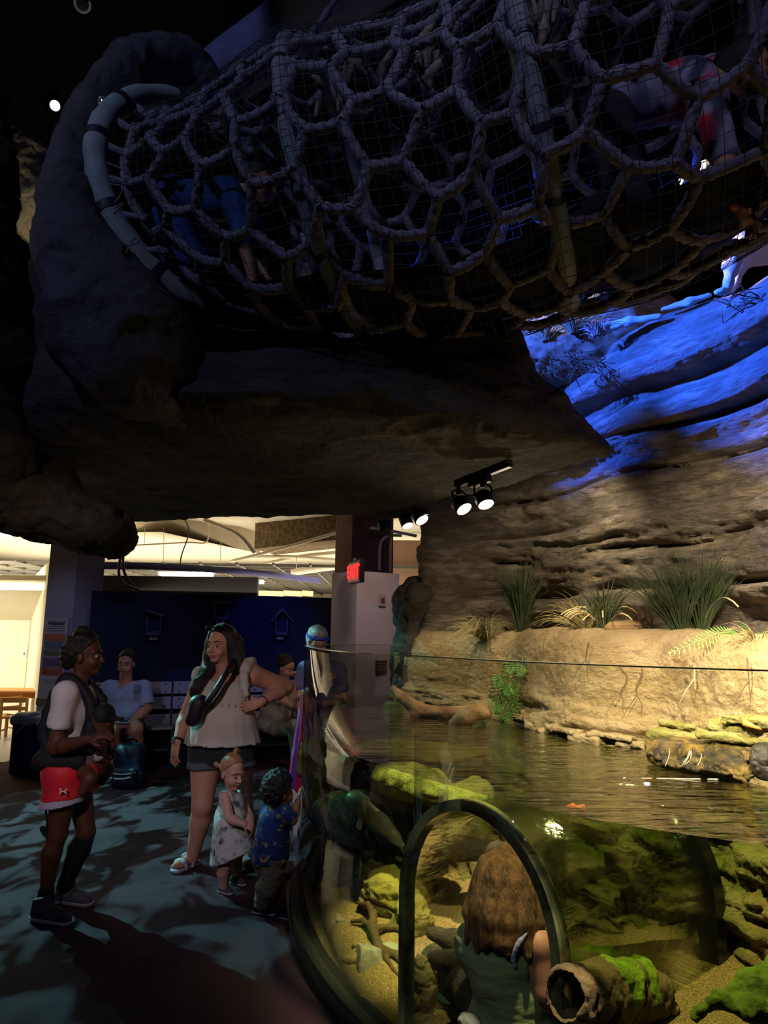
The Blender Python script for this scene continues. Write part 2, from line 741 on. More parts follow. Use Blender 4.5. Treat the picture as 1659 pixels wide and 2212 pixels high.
# ================================================================== ROOM
M_carpet = mat('carpet', ['38292e', '4c3840', '402f35'], rough=0.95, scale=1.6, bump=0.6, bscale=300, bdist=0.004, spec=0.1, contrast=0.2)
M_tile = mat('tile_floor', ['a9a49c', 'b8b2a8'], rough=0.35, scale=2, bump=0.05, bscale=60)
M_black = mat('black_paint', ['0b0b0d', '101014'], rough=0.85, scale=3, spec=0.15)
M_cream = mat('cream_paint', ['d9cfb4', 'e2d9c0'], rough=0.8, scale=3, spec=0.2)
M_navy = mat('navy_paint', ['101a34', '131f3c'], rough=0.75, scale=2.5, bump=0.05, bscale=150, bdist=0.002, spec=0.25)
M_lilac = mat('lilac_paint', ['8f8fa8', '9696b0'], rough=0.75, scale=3, spec=0.25)
M_white = mat('white_paint', ['b9b2b0', 'c3bcb9'], rough=0.7, scale=3, spec=0.25)
M_concrete = mat('raw_concrete', ['3b2f22', '8a7558', '5d4c38', 'a28a66'], rough=0.95, scale=14, bump=0.9, bscale=45, bdist=0.03, spec=0.1)
M_concrete_pink = mat('rough_pillar_concrete', ['4a3430', '7d5c52', '5d4039'], rough=0.95, scale=10, bump=0.8, bscale=40, bdist=0.03, spec=0.1)
M_beige = mat('beige_plaster', ['b7ab92', 'c4b89f'], rough=0.85, scale=2, spec=0.15)
M_conduit = mat('painted_conduit', ['d0c4aa', 'dbd0b8'], rough=0.6, scale=8, spec=0.3)
M_dkmetal = mat('black_metal', ['0c0c0e', '141417'], rough=0.45, scale=30, metallic=0.3, spec=0.5)
M_grid = mat('grid_metal', ['4d4a42', '5c584e'], rough=0.5, scale=10, metallic=0.2)
M_tube = emit_mat('tube_glow', 'fff6df', 14.0)

o = MB().box((-4, 6, -0.05), (24, 32, 0.1)).build('floor', M_carpet)
tag(o, kind='structure')
b0 = at(92, 1643, 9.1)
o = MB().box((-9.55, 14.5, -0.02), (10.0, 11.0, 0.05)).build('floor', M_tile)
tag(o, kind='structure')
o = MB().box((-4, 1.5, 6.3), (24, 15.5, 0.2)).build('ceiling', M_black)
tag(o, kind='structure')
o = MB().box((-4, 16.2, 3.45), (24, 13.6, 0.2)).build('ceiling', M_cream)
tag(o, kind='structure')
o = MB().box((-4, 9.3, 4.85), (24, 0.2, 2.9)).build('wall_upper', M_black)
tag(o, kind='structure')
o = MB().box((-4, 23.1, 1.6), (24, 0.2, 3.4)).build('wall_back', M_cream)
tag(o, kind='structure')
o = MB().box((-13.9, 6, 3.1), (0.2, 34, 6.4)).build('wall_left', M_cream)
tag(o, kind='structure')
o = MB().box((7.9, 6, 3.1), (0.2, 34, 6.4)).build('wall_right', M_black)
tag(o, kind='structure')

# bright side room: end wall, side wall, sloped soffit
yb = 13.6
wl = at(60, 1400, yb)
o = MB().box((wl.x - 2.5, yb + 0.05, 1.3), (5.0, 0.1, 2.6)).build('wall_end', M_cream)
tag(o, kind='structure')
c1 = at(62, 1400, yb)
c2 = at(90, 1400, 10.6)
o = MB().prism([(c1.x, c1.y, 0), (c2.x, c2.y, 0), (c2.x, c2.y, 2.6), (c1.x, c1.y, 2.6)], (0.1, 0.02, 0)).build('wall_side', M_cream)
tag(o, kind='structure')
zs = at(30, 1339, yb - 0.1).z
zt = at(30, 1252, 10.8).z
o = MB().prism([(-9, yb - 0.02, zs), (c2.x + 0.15, yb - 0.02, zs), (c2.x + 0.15, 10.9, zt), (-9, 10.9, zt)], (0, 0.05, 0.08)).build('soffit', M_cream)
tag(o, kind='structure')
# light switch plate
p = at(53, 1412, yb - 0.01)
e = empty('switch_plate', p, 'small white switch plate on the bright cream wall above the child table', 'switch plate')
MB().box(p, (0.09, 0.02, 0.16)).build('plate', mat('white_plastic', 'd8d6d0', rough=0.4), e, bevel=0.004)
MB().box(p - V3(0, 0.014, 0), (0.02, 0.016, 0.05)).build('toggle', mat('grey_plastic', '6d6b68', rough=0.4), e)

# ------------------------------------------------------------------ table and child chairs
M_pine = mat('pine_wood', ['b9803f', 'd39a55', 'c58c48'], rough=0.5, scale=5, stretch=(1, 1, 8), spec=0.4)


def table(c):
    e = empty('wooden_table', (c.x, c.y, 0), 'light wooden child height table in the bright side room', 'table')
    zt_ = c.z
    MB().box((c.x, c.y, zt_ - 0.015), (1.05, 0.6, 0.03)).build('tabletop', M_pine, e, bevel=0.008)
    MB().box((c.x, c.y, zt_ - 0.07), (0.92, 0.48, 0.08)).build('apron', M_pine, e)
    for sx in (-1, 1):
        for sy in (-1, 1):
            MB().bar((c.x + sx * 0.46, c.y + sy * 0.24, 0.01), (c.x + sx * 0.46, c.y + sy * 0.24, zt_ - 0.03), 0.055, 0.055).build('leg', M_pine, e, bevel=0.006)


def chair(c, rz, label, h=0.60):
    e = empty('child_chair', (c.x, c.y, 0.005), label, 'chair', 'child chairs at the wooden table')
    W, D, sh = 0.34, 0.32, 0.31
    Rz = Matrix.Rotation(rz, 3, 'Z')

    def P(x, y, z):
        return Vector((c.x, c.y, 0.005)) + Rz @ Vector((x, y, z))
    m = MB()
    m.box(P(0, 0, sh), (W, D, 0.03), M=Rz)
    m.build('seat', M_pine, e, bevel=0.006)
    for sx in (-1, 1):
        MB().bar(P(sx * W / 2, -D / 2, 0), P(sx * W / 2, -D / 2 - 0.03, h), 0.035, 0.035).build('leg', M_pine, e, bevel=0.005)
        MB().bar(P(sx * W / 2, D / 2, 0), P(sx * W / 2, D / 2, sh), 0.035, 0.035).build('leg', M_pine, e, bevel=0.005)
        MB().bar(P(sx * W / 2, -D / 2, 0.12), P(sx * W / 2, D / 2, 0.12), 0.02, 0.02).build('stretcher', M_pine, e)
    for z, hh in ((h - 0.04, 0.07), (h - 0.16, 0.05)):
        MB().box(P(0, -D / 2 - 0.022, z), (W, 0.02, hh), M=Rz).build('back_rail', M_pine, e, bevel=0.004)
    return e


tp = at(46, 1489, 11.3)
tp.x -= 0.02
table(tp)
cp = atz(34, 1583, 0.0)
cp = at(35, 1560, 10.9)
chair(cp, R(12), 'light wooden child chair turned with its back to the room, in front of the table')
cp2 = at(2, 1560, 10.95)
chair(cp2, R(55), 'light wooden child chair angled at the left end of the table')

# ------------------------------------------------------------------ column with the welcome sign
ca, cb, cc = at(90, 1400, 9.15), at(151, 1400, 8.9), at(212, 1400, 9.2)
cd = ca + (cc - cb)
o = MB().prism([(p.x, p.y, 0) for p in (ca, cb, cc, cd)], (0, 0, 3.3)).build('wall_column', M_lilac)
tag(o, kind='structure')
fd = Vector((cb.x - ca.x, cb.y - ca.y, 0))
fl = fd.length
fd.normalize()
fn = Vector((fd.y, -fd.x, 0))
A0 = Vector((ca.x, ca.y, 0)) + fn * 0.008


def zc(py):
    return at(122, py, 9.02).z


e = empty('welcome_sign', A0 + fd * fl * 0.52 + V3(0, 0, zc(1440)), 'tall white welcome sign with five coloured bands on the lilac column', 'sign')
M_paper = mat('sign_white', ['9d9cae', 'a5a4b6'], rough=0.6, scale=3)


def spanel(name, u0, u1, y0, y1, m_, off, th=0.006):
    z0, z1 = zc(y1), zc(y0)
    a = A0 + fd * fl * u0 + fn * off
    b = A0 + fd * fl * u1 + fn * off
    return MB().prism([(a.x, a.y, z0), (b.x, b.y, z0), (b.x, b.y, z1), (a.x, a.y, z1)], fn * th).build(name, m_, e)


spanel('panel', 0.07, 0.9, 1334, 1510, M_paper, 0)
bands = [(1370, 1384, 'a83c22'), (1386, 1401, '27508a'), (1403, 1417, '2c4f4c'), (1420, 1439, '3b2a78'), (1441, 1459, '8c1f35')]
M_txt = mat('sign_text_grey', '8a8aa0', rough=0.7)
for i, (y0, y1, c) in enumerate(bands):
    q = spanel('colour_band', 0.13, 0.83, y0, y1, mat('band_%d' % i, [c], rough=0.55), 0.006)
    q['label'] = ['orange red band', 'blue band', 'dark green band', 'purple band', 'dark red band'][i]
    t_ = spanel('text_line', 0.33, 0.63, y0 + 2.5, y0 + 4.5, M_txt, 0.0125, 0.001)
for y in (1353, 1357, 1361, 1364):
    spanel('text_line', 0.16, 0.8, y, y + 1.3, mat('sign_text_dim', '55556a', rough=0.7), 0.006, 0.001)
spanel('text_line', 0.16, 0.6, 1469, 1470.3, MATS['sign_text_dim'], 0.006, 0.001)
spanel('text_line', 0.16, 0.7, 1474, 1475.3, MATS['sign_text_dim'], 0.006, 0.001)
spanel('bottom_strip', 0.0, 1.0, 1511, 1525, mat('tan_strip', '7a5d49', rough=0.7), 0)
Mx = Matrix.Translation(A0 + fd * fl * 0.48 + fn * 0.008 + V3(0, 0, zc(1346))) @ Matrix((fd, V3(0, 0, 1), fn)).transposed().to_4x4()
text_mesh('heading', 'Welcome!', 0.075, mat('sign_text_dark', '1a1a2c', rough=0.7), e, Mx, 0.001, True)

# ------------------------------------------------------------------ trash bin
bp = at(92, 1610, 8.45)
bp = Vector((bp.x + 0.03, 8.45, 0))
e = empty('trash_bin', bp, 'dark blue rectangular trash bin with a clear bag over its rim, beside the column', 'trash bin')
s = S().box(bp + V3(0, 0, 0.3), (0.29, 0.24, 0.3), rd=0.04)
s.build('bin_body', mat('bin_blue', ['141f52', '182560'], rough=0.45, scale=5), e, h=0.02)
s = S().box(bp + V3(0, 0, 0.585), (0.315, 0.265, 0.05), rd=0.04)
s.cone(bp + V3(-0.22, -0.2, 0.63), bp + V3(0.0, -0.15, 0.65), 0.045, 0.03, k=0.05)
s.cone(bp + V3(-0.05, 0.1, 0.63), bp + V3(0.2, 0.1, 0.64), 0.04, 0.03, k=0.05)
s.build('bag_liner', mat('clear_bag', ['8d95b0', 'b4bac8'], rough=0.25, scale=14, bump=0.7, bscale=40, bdist=0.02), e, h=0.014, noise=0.012, nfreq=14)
MB().tube(spl([bp + V3(-0.1, -0.27, 0.57), bp + V3(-0.15, -0.275, 0.52), bp + V3(-0.22, -0.27, 0.45)], 8), 0.008, 6).build('bag_tie', MATS['clear_bag'], e, True)

# ------------------------------------------------------------------ navy partition wall and the things on it
W0, W1 = at(189, 1400, 8.8), at(716, 1400, 9.95)
W0.z = W1.z = 0
wd = (W1 - W0).normalized()
wn = Vector((wd.y, -wd.x, 0))
wlen = (W1 - W0).length


def onwall(px, py, off=0.0):
    d = ray(px, py)
    o_ = W0 + wn * off
    t_ = (o_ - EYEV).dot(wn) / d.dot(wn)
    return EYEV + d * t_


zw = onwall(300, 1279).z
o = MB().prism([W0, W1 + wd * 0.5, W1 + wd * 0.5 + V3(0, 0, zw), W0 + V3(0, 0, zw)], -wn * 0.14).build('wall_partition', M_navy)
tag(o, kind='structure')

M_bh = mat('birdhouse_grey_wood', ['4a4560', '595370'], rough=0.8, scale=10, stretch=(1, 1, 6))
M_card = mat('card_white', 'a9a6b4', rough=0.7)


def birdhouse(pxl, pxr, pyt, pyb, roof, label):
    a, b = onwall(pxl, pyb, 0.0), onwall(pxr, pyt, 0.0)
    wdt = (b - a).dot(wd)
    h_ = b.z - a.z
    base = Vector((a.x, a.y, a.z))
    e = empty('birdhouse', base + wd * wdt / 2, label, 'birdhouse', 'birdhouses on the navy wall')
    D = 0.13
    Mw = Matrix((wd, wn, V3(0, 0, 1))).transposed()

    def B(x, y, z, sx, sy, sz):
        return MB().box(base + wd * x + wn * y + V3(0, 0, z), (sx, sy, sz), M=Mw)
    B(wdt / 2, 0.006, h_ / 2, wdt, 0.012, h_).build('back', mat('birdhouse_navy', ['121c40', '16224c'], rough=0.8), e)
    B(0.006, D / 2, h_ / 2, 0.014, D, h_).build('side', M_bh, e)
    B(wdt - 0.006, D / 2, h_ / 2, 0.014, D, h_).build('side', M_bh, e)
    B(wdt / 2, D / 2, 0.02, wdt, D, 0.045).build('bottom', M_bh, e)
    o0 = base + V3(0, 0, h_)
    if roof == 'slant':
        pts = [o0 - wd * 0.02 + V3(0, 0, 0.055), o0 + wd * (wdt + 0.03) + V3(0, 0, -0.01), o0 + wd * (wdt + 0.03) + V3(0, 0, 0.012), o0 - wd * 0.02 + V3(0, 0, 0.08)]
        MB().prism(pts, wn * (D + 0.03)).build('roof', M_bh, e)
    elif roof == 'flat':
        pts = [o0 - wd * 0.025 + V3(0, 0, -0.005), o0 + wd * (wdt + 0.03) + V3(0, 0, 0.005), o0 + wd * (wdt + 0.03) + V3(0, 0, 0.028), o0 - wd * 0.025 + V3(0, 0, 0.018)]
        MB().prism(pts, wn * (D + 0.03)).build('roof', M_bh, e)
    else:
        pk = o0 + wd * wdt / 2 + V3(0, 0, 0.13)
        for sgn in (-1, 1):
            lo = o0 + wd * (wdt / 2 + sgn * (wdt / 2 + 0.06)) + V3(0, 0, -0.025)
            q = [lo, pk, pk + V3(0, 0, 0.025), lo + V3(0, 0, 0.02)]
            MB().prism(q if sgn < 0 else q[::-1], wn * (D + 0.03)).build('roof', M_bh, e)
    cw, chh = wdt * 0.58, 0.10
    cz = -0.06
    x0 = wdt / 2 - cw / 2 + (0.01 if roof == 'slant' else 0)
    a2 = base + wd * x0 + V3(0, 0, cz) + wn * 0.06
    b2 = base + wd * x0 + V3(0, 0, cz + 0.05) + wn * 0.03
    MB().prism([a2, a2 + wd * cw, b2 + wd * cw, b2], wn * 0.01).build('card', M_card, e)
    return e


birdhouse(313, 347, 1331, 1371, 'slant', 'birdhouse with a one way sloping roof, at the dark left part of the navy wall')
birdhouse(460, 491, 1305, 1339, 'flat', 'birdhouse with a flat roof, right above the standing woman with sunglasses')
birdhouse(590, 617, 1340, 1371, 'gable', 'birdhouse with a pointed gable roof in the blue light')

# ------------------------------------------------------------------ bench
M_plank = mat('bench_plank', ['8a8488', '968f92'], rough=0.55, scale=6, spec=0.3)
M_teal = mat('bench_teal', ['16343f', '1b3d49'], rough=0.6, scale=6)
M_bolt = mat('bolt_dark', '1c1c26', rough=0.5)


def ws(px, off):
    return (onwall(px, 1500, off) - W0).dot(wd)


s0 = ws(195, 0.12)
seg = ws(372, 0.12) - s0
e = empty('bench', W0 + wd * (s0 + 2 * seg) + wn * 0.3, 'long slatted bench with pale back panels and teal cubbies along the navy wall', 'bench')
Mw = Matrix((wd, wn, V3(0, 0, 1))).transposed()


def wbox(x0, x1, y0, y1, z0, z1):
    c = W0 + wd * (x0 + x1) / 2 + wn * (y0 + y1) / 2 + V3(0, 0, (z0 + z1) / 2)
    return MB().box(c, (x1 - x0, y1 - y0, z1 - z0), M=Mw)


rows = [(1473, 1500), (1506, 1533), (1544, 1572)]
NB = 4
for k in range(NB):
    x0, x1 = s0 + k * seg + 0.012, s0 + (k + 1) * seg - 0.012
    if k == NB - 1:
        x1 = min(x1, wlen)
    for y0, y1 in rows:
        z1, z0 = onwall(300, y0, 0.12).z, onwall(300, y1, 0.12).z
        bpn = wbox(x0, x1, 0.10, 0.13, z0, z1).build('back_panel', M_plank, e, bevel=0.004)
        for bx in (x0 + 0.07, x1 - 0.07):
            for bz in (z0 + 0.03, z1 - 0.03):
                MB().ball(W0 + wd * bx + wn * 0.132 + V3(0, 0, bz), 0.011, 4).build('bolt', M_bolt, bpn)
    wbox(x0, x1, 0.12, 0.5, 0.445, 0.475).build('seat_plank', M_plank, e, bevel=0.004)
    wbox(x0 + 0.03, x1 - 0.03, 0.1, 0.46, 0.2, 0.225).build('shelf', M_teal, e)
    if k in (1, 3):
        wbox(x0 + 0.03, x0 + 0.33, 0.16, 0.44, 0.0, 0.2).build('cubby_box', M_teal, e)
        wbox(x0 + 0.4, x0 + 0.75, 0.16, 0.44, 0.0, 0.17).build('cubby_box', M_teal, e)
for k in range(NB + 1):
    x = min(s0 + k * seg, wlen)
    wbox(x - 0.03, x + 0.02, 0.08, 0.47, 0.0, 0.445).build('divider', M_teal, e)
    wbox(x - 0.02, x + 0.02, 0.08, 0.1, 0.44, onwall(300, 1473, 0.12).z).build('back_post', M_bolt, e)
wbox(s0, s0 + NB * seg, 0.07, 0.09, 0.0, 0.44).build('back_board', M_black, e)

# ------------------------------------------------------------------ backpack
bpk = at(276, 1686, 7.72)
bpk.z = 0
M_pack = mat('navy_nylon', ['10162e', '141c3a'], rough=0.5, scale=12, bump=0.25, bscale=50, bdist=0.01)
e = empty('backpack', bpk, 'dark navy backpack with reflective trim standing in front of the seated person in blue', 'backpack')
sb = S().box(bpk + V3(0, 0.02, 0.22), (0.165, 0.10, 0.22), rd=0.09, tag='b').ell(bpk + V3(0, 0, 0.1), (0.18, 0.13, 0.1), k=0.05)
sb.build('bag_body', M_pack, e, h=0.015, noise=0.008, nfreq=9)
S().box(bpk + V3(0, -0.11, 0.11), (0.13, 0.045, 0.1), rd=0.04).build('front_pocket', M_pack, e, h=0.012, noise=0.005)
M_refl = mat('reflective_trim', 'c9d0e0', rough=0.25, spec=0.8)
MB().tube(spl([bpk + V3(-0.15, -0.14, 0.165), bpk + V3(0, -0.165, 0.155), bpk + V3(0.12, -0.14, 0.172)], 8), 0.006, 6).build('trim', M_refl, e)
MB().tube(spl([bpk + V3(-0.09, -0.165, 0.115), bpk + V3(0, -0.172, 0.113), bpk + V3(0.08, -0.16, 0.128)], 8), 0.009, 6).build('trim', M_refl, e)
MB().tube(spl([bpk + V3(-0.14, -0.13, 0.09), bpk + V3(-0.12, -0.155, 0.12)], 4), 0.012, 6).build('trim', M_refl, e)
MB().tube(spl([bpk + V3(-0.05, 0.03, 0.43), bpk + V3(-0.03, 0.02, 0.48), bpk + V3(0.03, 0.02, 0.48), bpk + V3(0.05, 0.03, 0.43)], 10), 0.012, 8).build('grab_handle', M_pack, e, True)

# ------------------------------------------------------------------ white column with the exit sign
xa, xb, xc = at(716, 1300, 8.75), at(770, 1300, 8.35), at(862, 1300, 8.7)
xd = xa + (xc - xb)
ztop = at(770, 1233, 8.35).z
o = MB().prism([(p.x, p.y, 0) for p in (xa, xb, xc, xd)], (0, 0, ztop)).build('wall_pillar', M_white)
tag(o, kind='structure')
rd_ = Vector((xc.x - xb.x, xc.y - xb.y, 0)).normalized()
rn_ = Vector((rd_.y, -rd_.x, 0))
# exit sign
el, er = at(752, 1236, 8.32), at(775, 1236, 7.95)
ev = Vector((er.x - el.x, er.y - el.y, 0)).normalized()
en = Vector((ev.y, -ev.x, 0))
ew = (er - el).length
ec = (el + er) / 2
e = empty('exit_sign', ec, 'lit red exit sign on the corner of the white pillar', 'exit sign')
Me = Matrix((ev, en, V3(0, 0, 1))).transposed()
MB().box(ec - en * 0.035, (ew + 0.03, 0.06, 0.25), M=Me).build('housing', M_dkmetal, e, bevel=0.006)
MB().box(ec - en * 0.002, (ew - 0.02, 0.008, 0.2), M=Me).build('face', mat('exit_face', '2a0606', rough=0.4, emit=('ff1a10', 0.25)), e)
Mx = Matrix.Translation(ec + en * 0.004) @ Matrix((ev, V3(0, 0, 1), en)).transposed().to_4x4() @ Matrix.Diagonal((1.1, 1, 1, 1))
text_mesh('lettering', 'EXIT', 0.2, emit_mat('exit_red', 'ff1c1c', 5.0), e, Mx, 0.003, True)
MB().box(ec - en * 0.05 + V3(0, 0, 0.145), (0.1, 0.08, 0.03), M=Me).build('bracket', M_dkmetal, e)


def onpil(px, py, off=0.0):
    d = ray(px, py)
    t_ = (xb + rn_ * off - EYEV).dot(rn_) / d.dot(rn_)
    return EYEV + d * t_


Mp = Matrix((rd_, rn_, V3(0, 0, 1))).transposed()
p = onpil(825, 1297, 0.01)
e = empty('alarm_box', p, 'small pale alarm box on the white pillar below the exit sign', 'alarm')
MB().box(p, (0.1, 0.03, 0.14), M=Mp).build('housing', mat('alarm_pink', 'b0a0a0', rough=0.5), e, bevel=0.006)
MB().box(p + rn_ * 0.018, (0.05, 0.012, 0.06), M=Mp).build('lens', mat('alarm_red', '6a4a4a', rough=0.3), e, bevel=0.004)
p = onpil(823, 1441, 0.01)
e = empty('wall_plaque', p, 'small brown square plaque on the white pillar, seen over the tank water', 'plaque')
MB().box(p, (0.15, 0.02, 0.15), M=Mp).build('board', mat('plaque_brown', ['4a3014', '5a3a18'], rough=0.6, scale=20), e)
for k in range(3):
    MB().box(p + rn_ * 0.011 + V3(0, 0, 0.04 - 0.035 * k), (0.11, 0.003, 0.012), M=Mp).build('text_line', mat('plaque_text', '8f7040', rough=0.6), e)

# ------------------------------------------------------------------ far ceiling: beams, soffit, pillar, conduit
q0, q1 = at(552, 1118, 11.6), at(742, 1118, 10.6)
zb0 = at(560, 1196, 11.4).z
o = MB().prism([(q0.x, q0.y, zb0 + 0.1), (q1.x, q1.y, zb0 + 0.15), (q1.x, q1.y, 3.36), (q0.x, q0.y, 3.36)], (0.2, 0.9, 0)).build('trim_1', M_concrete)
tag(o, kind='structure')
pc = at(786, 1180, 10.0)
o = MB().box((pc.x, pc.y, 1.7), (0.62, 0.62, 3.35), rz=R(25)).build('wall_post', M_concrete_pink)
tag(o, kind='structure')
a, b, c = at(272, 1150, 12.0), at(348, 1149, 11.0), at(515, 1186, 12.0)
o = MB().prism([(a.x, a.y, a.z), (b.x, b.y, b.z), (c.x, c.y, c.z), (c.x, c.y + 0.02, 3.36), (b.x, b.y, 3.36), (a.x, a.y, 3.36)], (0.25, 0.7, 0)).build('trim_2', M_beige)
tag(o, kind='structure')
a, b = at(870, 1188, 12.5), at(900, 1240, 12.5)
o = MB().box((a.x, 12.5, 1.5), (1.6, 0.2, 3.4)).build('wall_far', mat('far_wall_rose', ['7c5f4c', '8a6a54'], rough=0.9, scale=3))
tag(o, kind='structure')
# violet curved fascia
fp = spl([at(160, 1221, 9.4), at(300, 1222, 9.9), at(430, 1228, 10.6), at(560, 1238, 11.3), at(690, 1254, 12.0)], 40)
mb = MB()
vs = []
for p in fp:
    vs += [p + V3(0, 0, 0.045), p - V3(0, 0, 0.045), p + V3(0.02, 0.12, -0.045), p + V3(0.02, 0.12, 0.045)]
fs = []
for i in range(len(fp) - 1):
    for k in range(4):
        fs.append((i * 4 + k, i * 4 + (k + 1) % 4, i * 4 + 4 + (k + 1) % 4, i * 4 + 4 + k))
mb.add(vs, fs)
o = mb.build('curved_fascia', mat('fascia_violet', ['4d4a78', '565386'], rough=0.6, scale=3), None, True)
tag(o, 'thin violet curved fascia strip hanging across the far ceiling', 'fascia')
# suspended grid
mb = MB()
zg = 2.72
for k in range(15):
    y = 12.3 + k * 0.62
    mb.box((-4.5, y, zg), (16, 0.035, 0.05))
for k in range(27):
    x = -12.4 + k * 0.62
    mb.box((x, 17.0, zg), (0.03, 10.0, 0.04))
o = mb.build('ceiling_grid', M_grid)
tag(o, kind='structure')
# dark panel behind the partition, pale boxes beside it
a, b = at(213, 1277, 10.9), at(556, 1277, 11.4)
o = MB().prism([(a.x, a.y, a.z - 0.5), (b.x, b.y, a.z - 0.5), (b.x, b.y, at(556, 1247, 11.4).z), (a.x, a.y, at(213, 1243, 10.9).z)], (0, 0.12, 0)).build('wall_panel', mat('charcoal_panel', ['1d1c1a', '242220'], rough=0.8, scale=3))
tag(o, kind='structure')
pb = at(612, 1281, 13.0)
e = empty('ceiling_duct', pb, 'long cream duct running behind the top of the navy wall', 'duct')
for k, (x0, x1) in enumerate(((552, 612), (613, 652), (653, 676))):
    a, b = at(x0, 1281, 13.0), at(x1, 1283, 13.0)
    MB().bar(a, b, 0.09, 0.09).build('duct_section', mat('duct_cream', ['c8b98c', 'd2c49a'], rough=0.6, scale=4), e)


def conduit(pts, r, label, n=24):
    P = [at(*q) for q in pts]
    o = MB().tube(spl(P, n), r, 8).build('conduit', M_conduit, None, True)
    tag(o, label, 'pipe')
    return o


conduit([(440, 1122, 10.8), (512, 1152, 10.8), (550, 1194, 10.9)], 0.03, 'cream pipe bending down beside the rough concrete beam')
conduit([(500, 1212, 11.5), (600, 1187, 11.0), (742, 1147, 10.2), (764, 1149, 9.75), (767, 1200, 9.7)], 0.025, 'long cream conduit rising to the mottled concrete pillar')
conduit([(455, 1124, 11.6), (500, 1122, 11.6), (516, 1126, 11.6)], 0.035, 'short cream pipe end under the dark far ceiling, topmost of the pipes')
conduit([(545, 1203, 12.5), (640, 1203, 12.4), (735, 1211, 12.3)], 0.03, 'level cream pipe below the rough concrete beam')
conduit([(630, 1237, 12.6), (690, 1228, 12.5), (738, 1222, 12.4)], 0.06, 'thick cream pipe low beside the mottled concrete pillar')
conduit([(560, 1221, 12.5), (650, 1202, 12.5), (738, 1192, 12.5)], 0.035, 'cream pipe slanting up behind the level pipe')
conduit([(272, 1179, 11.3), (400, 1172, 11.3), (446, 1170, 11.3), (449, 1126, 11.3)], 0.014, 'thin sprinkler pipe along the cream ceiling with a riser at its end', 30)
conduit([(800, 1140, 9.5), (850, 1148, 9.4), (900, 1158, 9.4)], 0.02, 'thin rosy conduit running from the concrete pillar towards the rock wall')
conduit([(820, 1232, 9.6), (822, 1175, 9.6), (840, 1158, 9.6), (868, 1157, 9.6)], 0.02, 'bent rosy conduit standing beside the concrete pillar')
conduit([(843, 1236, 9.7), (844, 1160, 9.7)], 0.018, 'straight rosy conduit standing beside the bent one', 6)
for i, (pts, lb) in enumerate([
    ([(283, 1130, 8.0), (272, 1170, 8.0), (258, 1215, 8.1), (262, 1255, 8.4), (300, 1274, 8.75)], 'grey loose cable hanging from the rock down to the top of the navy wall'),
    ([(275, 1140, 8.1), (266, 1200, 8.2), (270, 1240, 8.5), (295, 1270, 8.8)], 'second grey loose cable hanging just beside the first'),
    ([(398, 1120, 11), (408, 1150, 11), (392, 1200, 11), (389, 1225, 11)], 'thin grey wire hanging in front of the beige soffit'),
]):
    o = MB().tube(spl([at(*q) for q in pts], 30), 0.016 if i < 2 else 0.01, 6).build('hanging_cable', mat('cable_grey', '4a4740', rough=0.6), None, True)
    tag(o, lb, 'cable')


for k, (x, y0, y1, Yv, lb) in enumerate(((312, 1126, 1180, 11.5, 'thin ceiling wire hanging nearest the rock lobe'), (353, 1126, 1215, 11.4, 'thin ceiling wire hanging left of the grey loop wire'), (476, 1126, 1218, 11.5, 'thin ceiling wire left of the rough concrete beam'),
                                   (640, 1200, 1228, 12.0, 'short thin ceiling wire below the rough concrete beam'), (735, 1180, 1230, 11.9, 'thin ceiling wire beside the mottled concrete pillar'))):
    o = MB().tube([at(x, y0, Yv), at(x + 1, (y0 + y1) / 2, Yv), at(x, y1, Yv)], 0.006, 5).build('hanging_wire', M_conduit, None, True)
    tag(o, lb, 'wire')


def fixture(pxl, pxr, py, Y, label, th=0.05):
    a, b = at(pxl, py, Y), at(pxr, py, Y)
    e = empty('ceiling_light', (a + b) / 2, label, 'ceiling light', 'fluorescent ceiling lights')
    MB().box((a + b) / 2, ((b - a).length, 0.25, th)).build('diffuser', M_tube, e)
    MB().box((a + b) / 2 + V3(0, 0, th * 0.8), ((b - a).length + 0.06, 0.32, th * 0.6)).build('housing', M_white, e)


fixture(346, 458, 1240, 14.0, 'long bright ceiling light over the navy wall, largest of the lit tubes', 0.07)
fixture(556, 568, 1258, 16.0, 'small bright ceiling light right of the dark panel')
fixture(70, 94, 1259, 12.2, 'bright ceiling light beside the lilac column in the side room')
fixture(-40, 8, 1249, 12.6, 'bright ceiling light at the left edge of the photo')

# faint things high in the black ceiling
p = at(178, 8, 4.6)
e = empty('downlight', p, 'round grey ringed downlight high in the black ceiling at the top left', 'downlight')
dn = (EYEV - p).normalized()
MB().lathe(p, [(0.055, 0.0), (0.062, 0.01), (0.05, 0.012), (0.046, -0.01)], 20, dn).build('rim', mat('downlight_rim_glow', 'd8d8de', rough=0.4, emit=('8a8a92', 0.08)), e, True)  # faint glow put into the rim so that the ring shows
MB().lathe(p, [(0.045, 0.0), (0.02, 0.004), (0.0, 0.006)], 16, dn).build('lens', mat('downlight_lens', '4c4c54', rough=0.3), e, True)
p = at(118, 228, 4.8)
e = empty('stage_light', p, 'stage spotlight glowing blue white behind the left rock arch', 'stage light')
ax = Vector((0.55, -0.6, -0.55)).normalized()
MB().lathe(p - ax * 0.2, [(0.05, 0), (0.075, 0.03), (0.08, 0.2), (0.088, 0.21)], 18, ax).build('housing', M_dkmetal, e, True)
MB().lathe(p, [(0.074, 0.0), (0.03, 0.012), (0.0, 0.014)], 18, ax).build('lens', emit_mat('stage_glow', 'b9c4ff', 2.5), e, True)
MB().tube(spl([p - ax * 0.1 + V3(-0.1, 0, 0), p - ax * 0.12 + V3(0, 0, 0.14), p - ax * 0.1 + V3(0.1, 0, 0)], 10), 0.01, 6).build('yoke', M_dkmetal, e, True)
